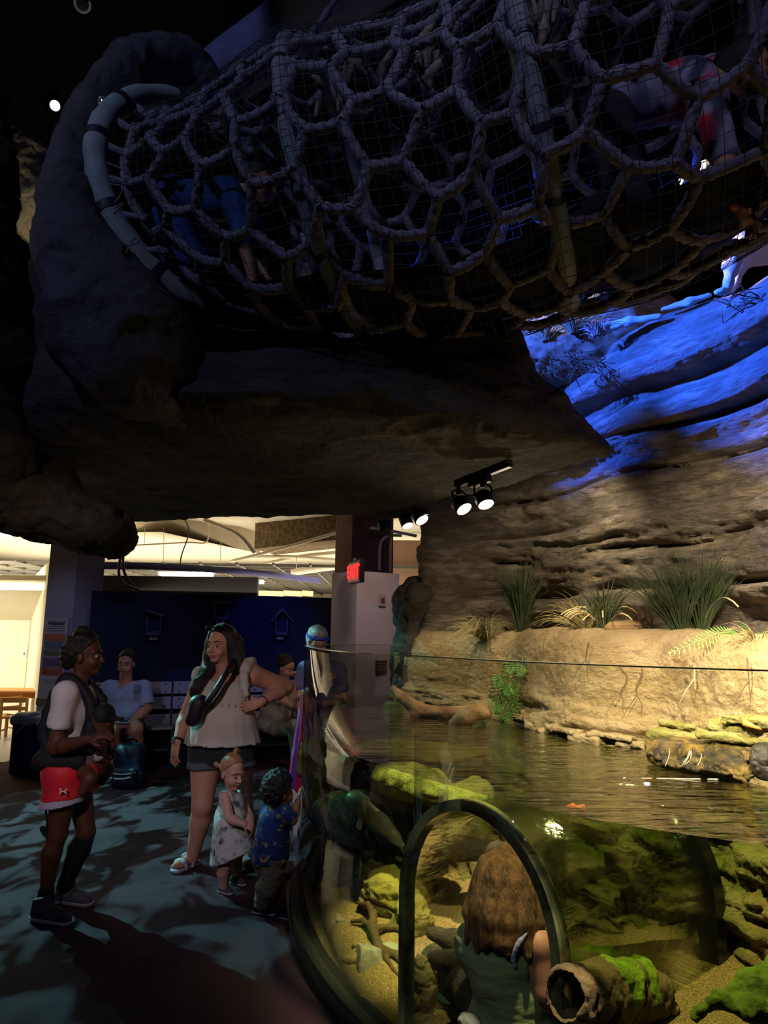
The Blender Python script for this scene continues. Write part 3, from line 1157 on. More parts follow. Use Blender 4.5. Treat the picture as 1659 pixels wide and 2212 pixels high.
p0, p1 = at(-40, 60, 5.2), at(320, 150, 5.8)
o = MB().bar(p0, p1, 0.16, 0.12).build('ceiling_truss', mat('truss_dark', ['15151a', '1c1c22'], rough=0.7))
tag(o, 'dark beam barely visible in the black ceiling above the left rock arch', 'beam')
# ================================================================== AQUARIUM
GP = [(2.3, 1.46), (1.9, 1.6), (1.5, 1.77), (1.06, 2.0), (0.80, 2.15), (0.6, 2.30), (0.43, 2.47), (0.23, 2.75), (0.02, 3.06), (-0.14, 3.35),
      (-0.28, 3.68), (-0.385, 4.02), (-0.46, 4.38), (-0.505, 4.75), (-0.48, 5.06), (-0.38, 5.32), (-0.2, 5.52), (0.15, 5.66)]
GPs = catmull(GP, 900)
gl_len = np.concatenate([[0], np.cumsum(np.linalg.norm(np.diff(GPs, axis=0), axis=1))])
ZRIM, ZW, ZB = 1.507, 1.045, 0.09


def gpt(s):
    return np.array([np.interp(s, gl_len, GPs[:, 0]), np.interp(s, gl_len, GPs[:, 1])])


def gnorm(s):
    d = gpt(s + 0.01) - gpt(s - 0.01)
    d = d / np.linalg.norm(d)
    return np.array([d[1], -d[0]]) * 1.0


# inward normal points to the tank's middle
_test = gnorm(gl_len[450])
GSGN = 1.0 if _test @ (np.array([2.5, 4.6]) - GPs[450]) > 0 else -1.0


def gin(s, off):
    return gpt(s) + gnorm(s) * GSGN * off


def s_near(x, y):
    return gl_len[np.argmin((GPs[:, 0] - x) ** 2 + (GPs[:, 1] - y) ** 2)]


sA, sB = s_near(0.535, 2.36), s_near(0.105, 2.93)   # right and left leg of the crawl opening
sM, AH = (sA + sB) / 2, abs(sB - sA) / 2
ZTOP = 0.985


def arch_z(ds):
    x = min(abs(ds) / AH, 1.0)
    zs = ZTOP - AH * 1.05
    return zs + (ZTOP - zs) * math.sqrt(max(0.0, 1 - x * x))


def panel_mesh(off0, off1, zlo, zhi, s0, s1, hole=True, n=260):
    """vertical curved panel between two inward offsets, with the arched opening left out"""
    mb = MB()

    def strip(ss, zl):
        vs, fs = [], []
        for s, zb in zip(ss, zl):
            a, b = gin(s, off0), gin(s, off1)
            vs += [(a[0], a[1], zb), (a[0], a[1], zhi), (b[0], b[1], zhi), (b[0], b[1], zb)]
        for i in range(len(ss) - 1):
            for k in range(4):
                fs.append((i * 4 + k, i * 4 + (k + 1) % 4, i * 4 + 4 + (k + 1) % 4, i * 4 + 4 + k))
        m_ = len(ss) - 1
        mb.add(vs, fs)
        for i_, q in ((0, (0, 3, 2, 1)), (m_, (0, 1, 2, 3))):
            zt_ = zhi if abs(ss[i_] - s0) < 1e-6 or abs(ss[i_] - s1) < 1e-6 else arch_z(AH)
            if zl[i_] < zt_ - 1e-4:
                c_ = [vs[i_ * 4 + k] for k in range(4)]
                c_ = [(x, y, min(z, zt_)) for x, y, z in c_]
                mb.add(c_, [q])
    if not hole:
        ss = np.linspace(s0, s1, n)
        strip(ss, [zlo] * n)
    else:
        ss = np.linspace(s0, sA, 50)
        strip(ss, [zlo] * 50)
        th = np.linspace(math.pi, 0, 60)
        ss = sM + AH * np.cos(th)
        strip(ss, [arch_z(s - sM) for s in ss])
        ss = np.linspace(sB, s1, 130)
        strip(ss, [zlo] * 130)
    return mb


G0, G1 = gl_len[0], gl_len[-1]
M_acrylic = glass_mat('clear_acrylic', (0.93, 0.95, 0.92), refl=0.55, f0=0.03)
M_tunnel = glass_mat('tunnel_acrylic', (0.90, 0.93, 0.88), refl=1.0, f0=0.07, rough=0.10, bump=dict(stretch=(2.0, 2.0, 5.0), scale=5.0, s=0.35, d=0.02))
M_rim = mat('acrylic_edge', ['454a3c', '5a604e'], rough=0.12, spec=0.8, scale=6)
M_base = mat('tank_base_black', ['101012', '16161a'], rough=0.6, scale=8, bump=0.2, bscale=60, bdist=0.003)
M_gasket = mat('black_gasket', ['0a0b0c', '0e1011'], rough=0.35, scale=10, spec=0.4)

tc = gpt(sM)
AQ = empty('aquarium', (tc[0], tc[1], 0), 'curved clear acrylic aquarium wall on a black base, with an arched crawl opening', 'aquarium')
panel_mesh(0.0, 0.032, ZB, ZRIM, G0, G1).build('acrylic_wall', M_acrylic, AQ, True)
o = panel_mesh(-0.002, 0.034, ZRIM, ZRIM + 0.004, G0, G1, hole=False).build('rim', M_rim, AQ, False)
# base plinth with a small step
pb = panel_mesh(-0.05, 0.05, 0.0, ZB, G0, G1, hole=False)
pb.build('plinth', M_base, AQ, False)
panel_mesh(-0.065, -0.045, 0.0, 0.05, G0, G1, hole=False).build('kick_strip', M_gasket, AQ, False)

# crawl tunnel
tn = gnorm(sM) * GSGN
tl = np.array([gpt(sB)[0] - gpt(sA)[0], gpt(sB)[1] - gpt(sA)[1]])
tl = tl / np.linalg.norm(tl)
tn = np.array([tl[1], -tl[0]])
if tn @ (np.array([2.5, 4.6]) - tc) < 0:
    tn = -tn
tcc = (gpt(sA) + gpt(sB)) / 2
AHW = np.linalg.norm(gpt(sA) - gpt(sB)) / 2
TLEN = 0.93


def arch_pts(r_off, n=48, zl=0.1):
    zs = ZTOP - AH * 1.05
    pts = [(AHW + r_off, zl)]
    for k in range(n + 1):
        a = math.pi * k / n
        pts.append(((AHW + r_off) * math.cos(a), zs + (ZTOP - zs + r_off) * math.sin(a)))
    pts.append((-(AHW + r_off), zl))
    return pts


def tpt(x, z, L):
    p = tcc + tl * (-x) + tn * L      # x>0: right leg
    return (p[0], p[1], z)


def arch_band(r0, r1, L0, L1, zl=0.1, upto=None):
    mb = MB()
    A, B = arch_pts(r0, zl=zl)[:upto], arch_pts(r1, zl=zl)[:upto]
    vs, fs = [], []
    for (x0, z0), (x1, z1) in zip(A, B):
        vs += [tpt(x0, z0, L0), tpt(x1, z1, L0), tpt(x1, z1, L1), tpt(x0, z0, L1)]
    n = len(A)
    for i in range(n - 1):
        for k in range(4):
            fs.append((i * 4 + k, i * 4 + (k + 1) % 4, i * 4 + 4 + (k + 1) % 4, i * 4 + 4 + k))
    fs.append((0, 3, 2, 1))
    fs.append((n * 4 - 4, n * 4 - 3, n * 4 - 2, n * 4 - 1))
    return mb.add(vs, fs)


tun = arch_band(-0.0, 0.016, 0.03, TLEN).build('crawl_tunnel', M_tunnel, AQ, True)
M_edge = mat('bevelled_edge', ['5e6240', '8c8e62', '34382a', '74774e'], rough=0.08, spec=0.9, scale=3.2, contrast=0.2)
arch_band(-0.004, 0.034, -0.012, 0.036).build('arch_edge', M_edge, tun, False)
gk = arch_band(-0.055, 0.02, TLEN - 0.035, TLEN + 0.03, upto=32).build('end_gasket', M_gasket, tun, False)
gk['label'] = 'black rubber gasket arch'
fl_ = [tpt(AHW, 0.1, -0.02), tpt(-AHW, 0.1, -0.02), tpt(-AHW, 0.1, TLEN + 0.3), tpt(AHW, 0.1, TLEN + 0.3)]
MB().prism(fl_, (0, 0, -0.03)).build('tunnel_floor', M_base, AQ)

# ------------------------------------------------------------------ rock bank and underwater cliff
BP = [(0.10, 5.9), (0.37, 5.63), (0.66, 5.33), (0.85, 4.93), (0.99, 4.42), (1.09, 4.08), (1.23, 3.87), (1.40, 3.73), (1.46, 3.37), (1.48, 3.1), (1.54, 2.82), (1.68, 2.5), (1.95, 2.2), (2.4, 1.95)]
NS = 560
Bs = catmull(BP, NS)
Bd = np.gradient(Bs, axis=0)
Bd /= np.linalg.norm(Bd, axis=1, keepdims=True)
# smooth the normals
for _ in range(12):
    Bd[1:-1] = (Bd[:-2] + 2 * Bd[1:-1] + Bd[2:])
    Bd /= np.linalg.norm(Bd, axis=1, keepdims=True)
Bn = np.stack([Bd[:, 1], -Bd[:, 0]], 1)
if Bn[200] @ (np.array([-0.5, 3.5]) - Bs[200]) < 0:
    Bn = -Bn
prof = np.array([(-0.62, 1.63), (-0.3, 1.63), (-0.12, 1.625), (-0.04, 1.585), (0.0, 1.5), (0.01, 1.36), (0.02, 1.24), (0.04, 1.15), (0.075, 1.075),
                 (0.10, 1.0), (0.15, 0.9), (0.19, 0.76), (0.24, 0.6), (0.30, 0.44), (0.36, 0.28), (0.42, 0.1), (0.44, -0.02)])
NP = 240
pr = catmull(prof, NP)
ta = np.linspace(0, 1, NS)
# how far the under water foot reaches out, along the path
kf = np.interp(ta, [0, 0.1, 0.2, 0.33, 0.45, 0.6, 0.7, 0.85, 1], [1.2, 1.8, 2.1, 1.7, 1.15, 0.9, 0.62, 0.5, 0.5])
P = np.zeros((NS, NP, 3))
for j in range(NP):
    off, z = pr[j]
    sc = np.where(z < 1.05, kf, 1.0)
    base = 0.06
    o_ = np.where(off > base, base + (off - base) * sc, off)
    P[:, j, 0] = Bs[:, 0] + Bn[:, 0] * o_
    P[:, j, 1] = Bs[:, 1] + Bn[:, 1] * o_
    P[:, j, 2] = z
N = normals_grid(P)
zz = P[..., 2]
strata = fbm(P * np.array([2.2, 2.2, 13.0]), 5, 4)
lump = fbm(P * 2.4, 11, 3)
tex = fbm(P * np.array([26, 26, 34.0]), 21, 3)
low = np.clip((1.32 - zz) / 0.2, 0, 1)
under = np.clip((1.02 - zz) / 0.15, 0, 1)
rub = np.abs(fbm(P * np.array([5, 5, 9.0]), 33, 3))
ck = crag(P, 4.0, (1, 1, 1.6), 77)
ck2 = crag(P, 11.0, (1, 1, 1.3), 78)
dsp = 0.012 * lump + 0.005 * tex + 0.011 * ck2 + low * (0.05 * np.sign(strata) * np.abs(strata) ** 0.5 + 0.02 * ck) + under * (0.06 * lump + 0.07 * ck - 0.03 * rub)
sgn = 1.0 if (N[270, 100, :2] @ Bn[270]) > 0 else -1.0
P = P + N * (sgn * dsp)[..., None]
P[..., 2] += np.clip((zz - 1.35) / 0.2, 0, 1) * (0.035 * fbm(P * np.array([1.6, 1.6, 0]), 88, 3) + 0.01 * fbm(P * np.array([9, 9, 0]), 89, 2))


def rock_mat(name, cols, alg, zlo, zhi, scale=5, stretch=(1, 1, 3), bump=0.8, bscale=24, bdist=0.02, rough=0.8, stain=None):
    """painted rock whose upward faces below zhi carry algae of colour alg"""
    mt = mat(name, cols, rough=rough, scale=scale, stretch=stretch, bump=bump, bscale=bscale, bdist=bdist, spec=0.25)
    t = mt.node_tree
    b = t.nodes['Principled BSDF']
    src = b.inputs['Base Color'].links[0].from_socket
    if alg:
        geo = nd(t, 'ShaderNodeNewGeometry')
        sx = nd(t, 'ShaderNodeSeparateXYZ')
        t.links.new(geo.outputs['Position'], sx.inputs[0])
        mr = nd(t, 'ShaderNodeMapRange')
        mr.inputs['From Min'].default_value = zhi
        mr.inputs['From Max'].default_value = zlo
        t.links.new(sx.outputs['Z'], mr.inputs['Value'])
        nz = nd(t, 'ShaderNodeTexNoise', Scale=7.0, Detail=6.0)
        mr2 = nd(t, 'ShaderNodeMapRange')
        mr2.inputs['From Min'].default_value = 0.35
        mr2.inputs['From Max'].default_value = 0.6
        t.links.new(nz.outputs[0], mr2.inputs['Value'])
        mu = nd(t, 'ShaderNodeMath', operation='MULTIPLY')
        t.links.new(mr.outputs[0], mu.inputs[0])
        t.links.new(mr2.outputs[0], mu.inputs[1])
        mx = nd(t, 'ShaderNodeMix', data_type='RGBA')
        t.links.new(mu.outputs[0], mx.inputs['Factor'])
        t.links.new(src, mx.inputs['A'])
        mx.inputs['B'].default_value = hexc(alg) + (1,)
        t.links.new(mx.outputs['Result'], b.inputs['Base Color'])
    return mt


M_bank = rock_mat('sand_rock', ['7a6a4c', 'ae9872', '97825a', 'bba67e'], '566018', 1.0, 1.12, scale=3.5, stretch=(1, 1, 1.6), bump=1.0, bscale=24, bdist=0.05)
o = sheet('rock_bank', P, M_bank, flip=(sgn < 0))
tag(o, 'sandy rock bank rising from the tank water, planted with grasses along its shelf', 'rock bank')

# ------------------------------------------------------------------ water
inner = [gin(s, 0.034) for s in np.linspace(G0, G1, 150)]
back = [(0.6, 6.0), (1.0, 5.6), (1.4, 5.0), (1.6, 4.4), (1.9, 4.1), (2.0, 3.5), (2.1, 3.0), (2.5, 2.4), (2.7, 1.6)]
top = [(p[0], p[1], ZW) for p in inner] + [(x, y, ZW) for x, y in back]
M_water = glass_mat('water_surface', (0.66, 0.68, 0.48), refl=1.0, f0=0.12, bump=dict(stretch=(2.2, 8.0, 1), scale=1.7, s=0.24, d=0.05, rot=R(-20)))
mb = MB().add(top, [tuple(range(len(top)))])
wo = mb.build('water', M_water)
wo.data.polygons[0].use_smooth = False
if wo.data.polygons[0].normal.z < 0:
    wo.data.flip_normals()
tag(wo, 'clear rippled greenish water filling the aquarium', 'water', kind='stuff')
mt = bpy.data.materials.new('green_water')
mt.use_nodes = True
mt.node_tree.nodes.remove(mt.node_tree.nodes['Principled BSDF'])
tr_ = nd(mt.node_tree, 'ShaderNodeBsdfTransparent')
tr_.inputs[0].default_value = (0.80, 0.90, 0.58, 1)
mt.node_tree.links.new(tr_.outputs[0], mt.node_tree.nodes['Material Output'].inputs['Surface'])
# the edge of the green water body just behind the acrylic, a single skin so that it tints once
mb = MB()


def skin_strip(ss, zl):
    vs = []
    for s_, zb_ in zip(ss, zl):
        a_ = gin(s_, 0.036)
        vs += [(a_[0], a_[1], zb_), (a_[0], a_[1], ZW)]
    mb.add(vs, [(2 * i, 2 * i + 1, 2 * i + 3, 2 * i + 2) for i in range(len(ss) - 1)])


skin_strip(np.linspace(G0, sA, 50), [ZB] * 50)
ss_ = sM + AH * np.cos(np.linspace(math.pi, 0, 60))
skin_strip(ss_, [arch_z(q - sM) + 0.03 for q in ss_])
skin_strip(np.linspace(sB, G1, 130), [ZB] * 130)
mb.build('water_side', mt, wo, True)

# ------------------------------------------------------------------ gravel
nl_ = 18
ua = np.concatenate([np.arange(-2.4, -AHW - 0.012, 0.02), np.linspace(-AHW - 0.008, AHW + 0.008, 36), np.arange(AHW + 0.02, 2.2, 0.02)])
un = np.arange(-0.9, 2.4, 0.02)
LA, LN = np.meshgrid(ua, un, indexing='ij')
X = tcc[0] + tl[0] * LA + tn[0] * LN
Y = tcc[1] + tl[1] * LA + tn[1] * LN
la, ln = LA, LN
poly = np.array([gin(s, 0.033) for s in np.linspace(G0, G1, 220)] + [(1.6, 5.6), (2.6, 4.0), (3.0, 1.3)])


def inside(px, py, poly):
    c = np.zeros(px.shape, bool)
    j = len(poly) - 1
    for i in range(len(poly)):
        xi, yi = poly[i]
        xj, yj = poly[j]
        k = ((yi > py) != (yj > py)) & (px < (xj - xi) * (py - yi) / (yj - yi + 1e-12) + xi)
        c ^= k
        j = i
    return c


ins = inside(X, Y, poly)
intun = (np.abs(la) < AHW + 0.004) & (ln < TLEN + 0.05)
right = la < 0
rs = np.where(ln < TLEN + 0.05, right * 1.0, np.clip(0.5 - la / 0.6, 0, 1))
rs = rs * rs * (3 - 2 * rs)
Z = rs * (0.36 + 0.05 * ln) + (1 - rs) * (0.085 + 0.17 * np.clip(ln - 0.0, 0, 1.6) ** 1.1)
Z = Z + 0.03 * fbm(np.stack([X * 2.2, Y * 2.2, X * 0], -1), 3, 3) + 0.006 * fbm(np.stack([X * 30, Y * 30, X * 0], -1), 8, 2)
dg = np.min(np.hypot(X[..., None] - poly[::4, 0], Y[..., None] - poly[::4, 1]), -1)
Z = np.where(~right, np.where(dg < 0.1, Z * 0.5 + 0.05, Z), Z)
idx = np.arange(X.size).reshape(X.shape)
q = np.stack([idx[:-1, :-1], idx[1:, :-1], idx[1:, 1:], idx[:-1, 1:]], -1).reshape(-1, 4)
dp = poly_dense = np.array([gin(s, 0.033) for s in np.linspace(G0, G1, 1500)])
for i_ in range(X.shape[0]):
    dd = np.hypot(X[i_][:, None] - dp[:, 0], Y[i_][:, None] - dp[:, 1])
    k_ = dd.argmin(1)
    near = (~ins[i_]) & (dd.min(1) < 0.03)
    X[i_] = np.where(near, dp[k_, 0], X[i_])
    Y[i_] = np.where(near, dp[k_, 1], Y[i_])
    ins[i_] |= near
ok = (ins & ~intun).ravel()
q = q[ok[q].all(1)]
used = np.unique(q)
rm = np.full(X.size, -1)
rm[used] = np.arange(len(used))
M_gravel = mat('gravel', ['5a4526', 'a98a55', '7c6238', 'd8bd84', '9a7b48'], rough=0.9, scale=150, detail=2, bump=1.0, bscale=150, bdist=0.02, contrast=0.18)
o = link('gravel', npmesh('gravel', np.stack([X, Y, Z], -1).reshape(-1, 3)[used], rm[q]), M_gravel)
tag(o, 'tan gravel covering the aquarium floor behind the acrylic', 'gravel', kind='stuff')


def gz(x, y):
    r_ = np.array([x, y]) - tcc
    i = int(np.argmin(np.abs(ua - r_ @ tl)))
    j = int(np.argmin(np.abs(un - r_ @ tn)))
    return float(Z[i, j])


def gpix(px, py):
    """point on the gravel seen at a pixel"""
    for k in range(400):
        Yv = 2.0 + k * 0.01
        p = at(px, py, Yv)
        if p.z <= gz(p.x, p.y):
            return p
    return at(px, py, 4.0)


# ------------------------------------------------------------------ rocks and wood in the tank
M_mossrock = mat('algae_rock', ['1c1c0c', '3e4219', '62663a', '2c2e12'], rough=0.9, scale=9, bump=1.0, bscale=40, bdist=0.02, spec=0.15)
M_darkrock = mat('dark_tank_rock', ['1d1a10', '3c3520', '2a2614', '4a4424'], rough=0.85, scale=4, bump=1.0, bscale=18, bdist=0.03, spec=0.2)
M_paleledge = mat('pale_ledge_rock', ['4b4420', '7c7238', '65602c'], rough=0.85, scale=5, bump=0.9, bscale=22, bdist=0.02, spec=0.2)
M_greystone = mat('grey_stone', ['5c5a58', '86837f', '6e6b69'], rough=0.8, scale=6, bump=0.6, bscale=30, bdist=0.01)
M_tanstone = mat('tan_stone', ['5d5134', '8c7a50', '746442'], rough=0.85, scale=7, bump=0.6, bscale=30, bdist=0.01)
M_log = mat('dark_log', ['0f0c08', '2a2216', '1a150e'], rough=0.8, scale=6, stretch=(1, 1, 1), bump=1.0, bscale=22, bdist=0.02)
M_branch = mat('brown_branch', ['2a1c10', '4d3820', '3a2a17'], rough=0.75, scale=12, bump=0.8, bscale=40, bdist=0.01)


def rock(name, label, cat, parts, m_, h=0.02, noise=0.02, nf=7, seed=0, cuts=(), nstretch=(1, 1, 1), ridge=0.0, rfreq=6.0):
    s = S()
    for c, r in parts:
        s.ell(c, r, k=0.06)
    for p, n in cuts:
        s.half(p, n)
    o = s.build(name, m_, h=h, noise=noise, nfreq=nf, seed=seed, nstretch=nstretch, ridge=ridge, rfreq=rfreq)
    return tag(o, label, cat)


rock('boulder', 'big rounded tank boulder topped with bright algae, just under the water line', 'boulder',
     [(at(880, 1682, 3.95), (0.19, 0.14, 0.085)), (at(925, 1708, 3.9), (0.15, 0.14, 0.085)), (at(850, 1690, 4.0), (0.1, 0.1, 0.08))], M_mossrock, h=0.012, noise=0.025, seed=2, ridge=0.02, rfreq=9)
rock('boulder', 'algae covered boulder block between the crawl tunnel and the water line', 'boulder',
     [(at(1010, 1725, 3.75), (0.13, 0.13, 0.09)), (at(1035, 1715, 3.8), (0.07, 0.1, 0.08))], M_mossrock, h=0.012, noise=0.02, seed=4, ridge=0.025, rfreq=9)
rock('boulder', 'hanging round boulder with a yellow algae cap behind the grey fish', 'boulder',
     [(at(716, 1752, 4.45), (0.125, 0.12, 0.10)), (at(742, 1735, 4.4), (0.07, 0.08, 0.06)), (at(712, 1775, 4.45), (0.09, 0.1, 0.09))], M_mossrock, h=0.012, noise=0.02, seed=6, ridge=0.015, rfreq=10)
rock('rock_ledge', 'broken pale rock ledge low beside the tan gravel, behind the curved acrylic', 'rock ledge',
     [(at(852, 1935, 4.05), (0.2, 0.16, 0.15)), (at(890, 1985, 3.8), (0.13, 0.14, 0.13)), (at(805, 1905, 4.35), (0.15, 0.14, 0.10))], M_paleledge, h=0.014, noise=0.03, nf=5, seed=8, nstretch=(1, 1, 2.2), ridge=0.05, rfreq=5)
rock('rock_outcrop', 'large dark layered rock outcrop in the tank behind the fish', 'rock outcrop',
     [(at(790, 1880, 4.55), (0.33, 0.25, 0.3)), (at(870, 1830, 4.3), (0.26, 0.22, 0.24)), (at(800, 1700, 4.8), (0.33, 0.2, 0.2)), (at(850, 1930, 4.2), (0.24, 0.2, 0.25))], M_darkrock, h=0.018, noise=0.06, nf=3.2, seed=9, nstretch=(1, 1, 2), ridge=0.08, rfreq=4)
rock('rock_outcrop', 'narrow stacked rock pillar at the far left edge of the tank', 'rock outcrop',
     [(at(688, 1650, 4.85), (0.13, 0.2, 0.22)), (at(684, 1760, 4.8), (0.12, 0.18, 0.25)), (at(690, 1850, 4.7), (0.13, 0.18, 0.2))], M_paleledge, h=0.018, noise=0.04, nf=4, seed=12, nstretch=(1, 1, 2.2), ridge=0.06, rfreq=5)
rock('rock_shelf', 'flat rock shelf just under the water between the driftwood and the left acrylic wall', 'rock shelf',
     [(at(900, 1622, 4.35), (0.42, 0.3, 0.05)), (at(830, 1600, 4.75), (0.32, 0.25, 0.05))], M_paleledge, h=0.016, noise=0.03, nf=4, seed=14, ridge=0.03, rfreq=6)

# stones on the gravel
p = gpix(797, 2085)
rock('stone', 'angular grey blue stone lying on the tan gravel near the acrylic', 'stone', [(p + V3(0, 0.03, 0.03), (0.085, 0.08, 0.085)), (p + V3(0.025, 0.0, 0.01), (0.07, 0.06, 0.06))], M_greystone, h=0.006, noise=0.006, nf=14, seed=3,
     cuts=[(p + V3(-0.02, 0, 0.07), (-0.5, -0.4, 0.8)), (p + V3(0.035, 0, 0.05), (0.8, -0.3, 0.4)), (p + V3(0, -0.02, 0.03), (0.25, -1, 0.3)), (p + V3(-0.045, 0, 0.03), (-1, -0.2, 0.25)), (p + V3(0, 0.02, 0.065), (0.2, 0.25, 1)), (p + V3(0.02, -0.02, 0.05), (0.6, -0.8, 0.7))])
p = gpix(755, 2082)
rock('stone', 'small flat brown grey stone beside the angular grey stone', 'stone', [(p + V3(0, 0.02, 0.015), (0.04, 0.04, 0.03))], M_tanstone, h=0.007, noise=0.01, nf=14, seed=5, cuts=[(p + V3(0, 0, 0.035), (-0.3, 0.1, 1))])
p = gpix(915, 2185)
rock('stone', 'tall split greenish stone standing on the gravel in front of the crawl opening', 'stone', [(p + V3(-0.012, 0.03, 0.09), (0.038, 0.045, 0.11)), (p + V3(0.03, 0.035, 0.06), (0.03, 0.04, 0.085))], M_tanstone, h=0.006, noise=0.012, nf=10, seed=7, ridge=0.018, rfreq=9)
p = gpix(735, 1990)
rock('pebble', 'small bluish pebble alone on the gravel, upper left of the stones', 'pebble', [(p + V3(0, 0, 0.006), (0.025, 0.022, 0.012))], M_greystone, h=0.005, noise=0.004, nf=20, seed=1)
p = gpix(770, 2045)
rock('pebble', 'yellowish pebble on the gravel right above the angular grey stone', 'pebble', [(p + V3(0, 0, 0.006), (0.022, 0.02, 0.014))], M_tanstone, h=0.005, noise=0.004, nf=20, seed=11)
p = gpix(1010, 2206)
rock('stone', 'pale grey stone at the bottom edge under the seated girl', 'stone', [(p + V3(0.01, 0.04, -0.02), (0.045, 0.05, 0.03))], mat('mossy_grey_stone', ['4a5248', '6c7468', '5a6258'], rough=0.85, scale=9, bump=0.6, bscale=40, bdist=0.01), h=0.006, noise=0.01, nf=12, seed=13, ridge=0.012, rfreq=12)
p = gpix(845, 2050)
rock('stone', 'flat grey slab half buried beside the thin branch', 'stone', [(p + V3(0.0, 0.02, 0.0), (0.06, 0.05, 0.015))], M_greystone, h=0.006, noise=0.006, nf=14, seed=15)

# thin twisted branch on the gravel
s = S()
pts = [gpix(770, 1972) + V3(0, 0, 0.05), gpix(795, 1982) + V3(0, 0, 0.06), gpix(806, 1998) + V3(0, 0, 0.05), gpix(806, 2025) + V3(0, 0, 0.03), gpix(820, 2058) + V3(0, 0, 0.015), gpix(855, 2070) + V3(0, 0, 0.012), gpix(890, 2105) + V3(0, 0, 0.0)]
s.chain(pts, [0.006, 0.014, 0.02, 0.021, 0.022, 0.017, 0.01], k=0.015)
s.chain([gpix(760, 2000) + V3(0, 0, 0.02), gpix(785, 2002) + V3(0, 0, 0.03), pts[3]], [0.01, 0.013, 0.015], k=0.015)
s.chain([pts[3] + V3(0, 0, 0.01), gpix(845, 2012) + V3(0, 0, 0.02), gpix(880, 2018) + V3(0, 0, 0.02), gpix(940, 2030) + V3(0, 0.1, 0.02)], [0.015, 0.017, 0.015, 0.012], k=0.015)
s.chain([pts[4], gpix(850, 2095), gpix(880, 2130)], [0.014, 0.009, 0.005], k=0.015)
o = s.build('branch', M_branch, h=0.006, noise=0.003, nfreq=30)
tag(o, 'thin dark forked branch lying on the gravel towards the crawl opening', 'branch')


def log(label, pts, rs, m_, h=0.012, noise=0.012, nf=12, name='log', seed=0, nstretch=(1, 1, 1)):
    s = S().chain(pts, rs, k=0.03)
    o = s.build(name, m_, h=h, noise=noise, nfreq=nf, seed=seed, nstretch=nstretch)
    return tag(o, label, 'log')


log('broken dark log stub pointing left behind the seated girl, upper of two', [at(930, 2015, 3.35), at(985, 2035, 3.3), at(1060, 2050, 3.25)], [0.025, 0.05, 0.06], M_log)
log('short square ended dark log stub behind the seated girl, lower of two', [at(945, 2075, 3.2), at(1060, 2080, 3.15)], [0.042, 0.045], M_log)
log('thick fallen dark log running under the tunnel to the split stone', [gpix(945, 2120) + V3(0, 0.1, 0.03), at(1060, 2170, 2.95)], [0.075, 0.09], mat('weathered_log', ['1c1812', '40382a', '2c261c', '574c38'], rough=0.8, scale=5, stretch=(2, 2, 8), bump=1.0, bscale=18, bdist=0.02))
log('dark sunken log high behind the arch top, above the girl', [at(900, 1812, 3.9), at(985, 1830, 3.8), at(1075, 1838, 3.7)], [0.05, 0.055, 0.045], M_log)
# hollow mossy log at lower right
hl0, hl1 = at(1238, 2150, 2.30), at(1405, 2150, 2.62)
ax = (hl1 - hl0)
s = S().cone(hl0, hl1, 0.085, 0.08, k=0.02)
s.ell(hl0 + ax * 0.3 + V3(0, 0, 0.07), (0.06, 0.05, 0.03), k=0.03)
s.ell(hl0 + ax * 0.65 + V3(0, 0, 0.06), (0.07, 0.06, 0.04), k=0.03)
s.cone(hl0 - ax * 0.4, hl0 + ax * 0.55, 0.062, 0.05, k=0.01, sub=True)
s.cone(hl0 + ax * 0.42 + V3(-0.02, -0.12, -0.02), hl0 + ax * 0.42 + V3(0, -0.04, 0), 0.018, 0.016, k=0.008, sub=True)
M_hollow = mat('log_bark', ['3a2e1a', '7a6640', '54452a', '8c7a50'], rough=0.85, scale=6, bump=1.0, bscale=26, bdist=0.03)
HL = empty('hollow_log', (hl0 + hl1) / 2, 'hollow log with bright green moss on top lying beside the crawl tunnel', 'log')
s.build('bark', M_hollow, HL, h=0.007, noise=0.012, nfreq=12, seed=4, ridge=0.018, rfreq=8)
s = S()
for t_, dy_, dz_, rr in ((0.42, 0.0, 0.07, (0.05, 0.055, 0.035)), (0.62, -0.02, 0.075, (0.06, 0.07, 0.04)), (0.85, 0.0, 0.07, (0.055, 0.07, 0.045)), (0.6, -0.07, 0.04, (0.05, 0.03, 0.05)), (0.85, -0.07, 0.03, (0.045, 0.03, 0.06))):
    s.ell(hl0 + ax * t_ + V3(0, dy_, dz_), rr, k=0.03)
s.build('moss', mat('moss_bright', ['3c5208', '7d9a16', '5a7410', '94ac2a'], rough=0.9, scale=12, bump=1.0, bscale=60, bdist=0.02), HL, h=0.006, noise=0.012, nfreq=22, ridge=0.008, rfreq=18)
s = S().chain([at(1500, 2190, 2.25), at(1560, 2150, 2.25), at(1610, 2120, 2.28), at(1680, 2100, 2.3)], [0.02, 0.025, 0.03, 0.04], k=0.02)
s.chain([at(1560, 2160, 2.25), at(1620, 2175, 2.2), at(1680, 2190, 2.2)], [0.02, 0.03, 0.04], k=0.02)
s.chain([at(1600, 2140, 2.27), at(1640, 2135, 2.25), at(1690, 2130, 2.25)], [0.02, 0.03, 0.04], k=0.02)
o = s.build('mossy_branch', mat('moss_green', ['26330a', '5c7416', '3c4c0e', '7a8a26'], rough=0.9, scale=10, bump=1.0, bscale=45, bdist=0.015), h=0.008, noise=0.014, nfreq=18, ridge=0.014, rfreq=12)
tag(o, 'forked branch thick with green moss at the lower right of the tank', 'branch')
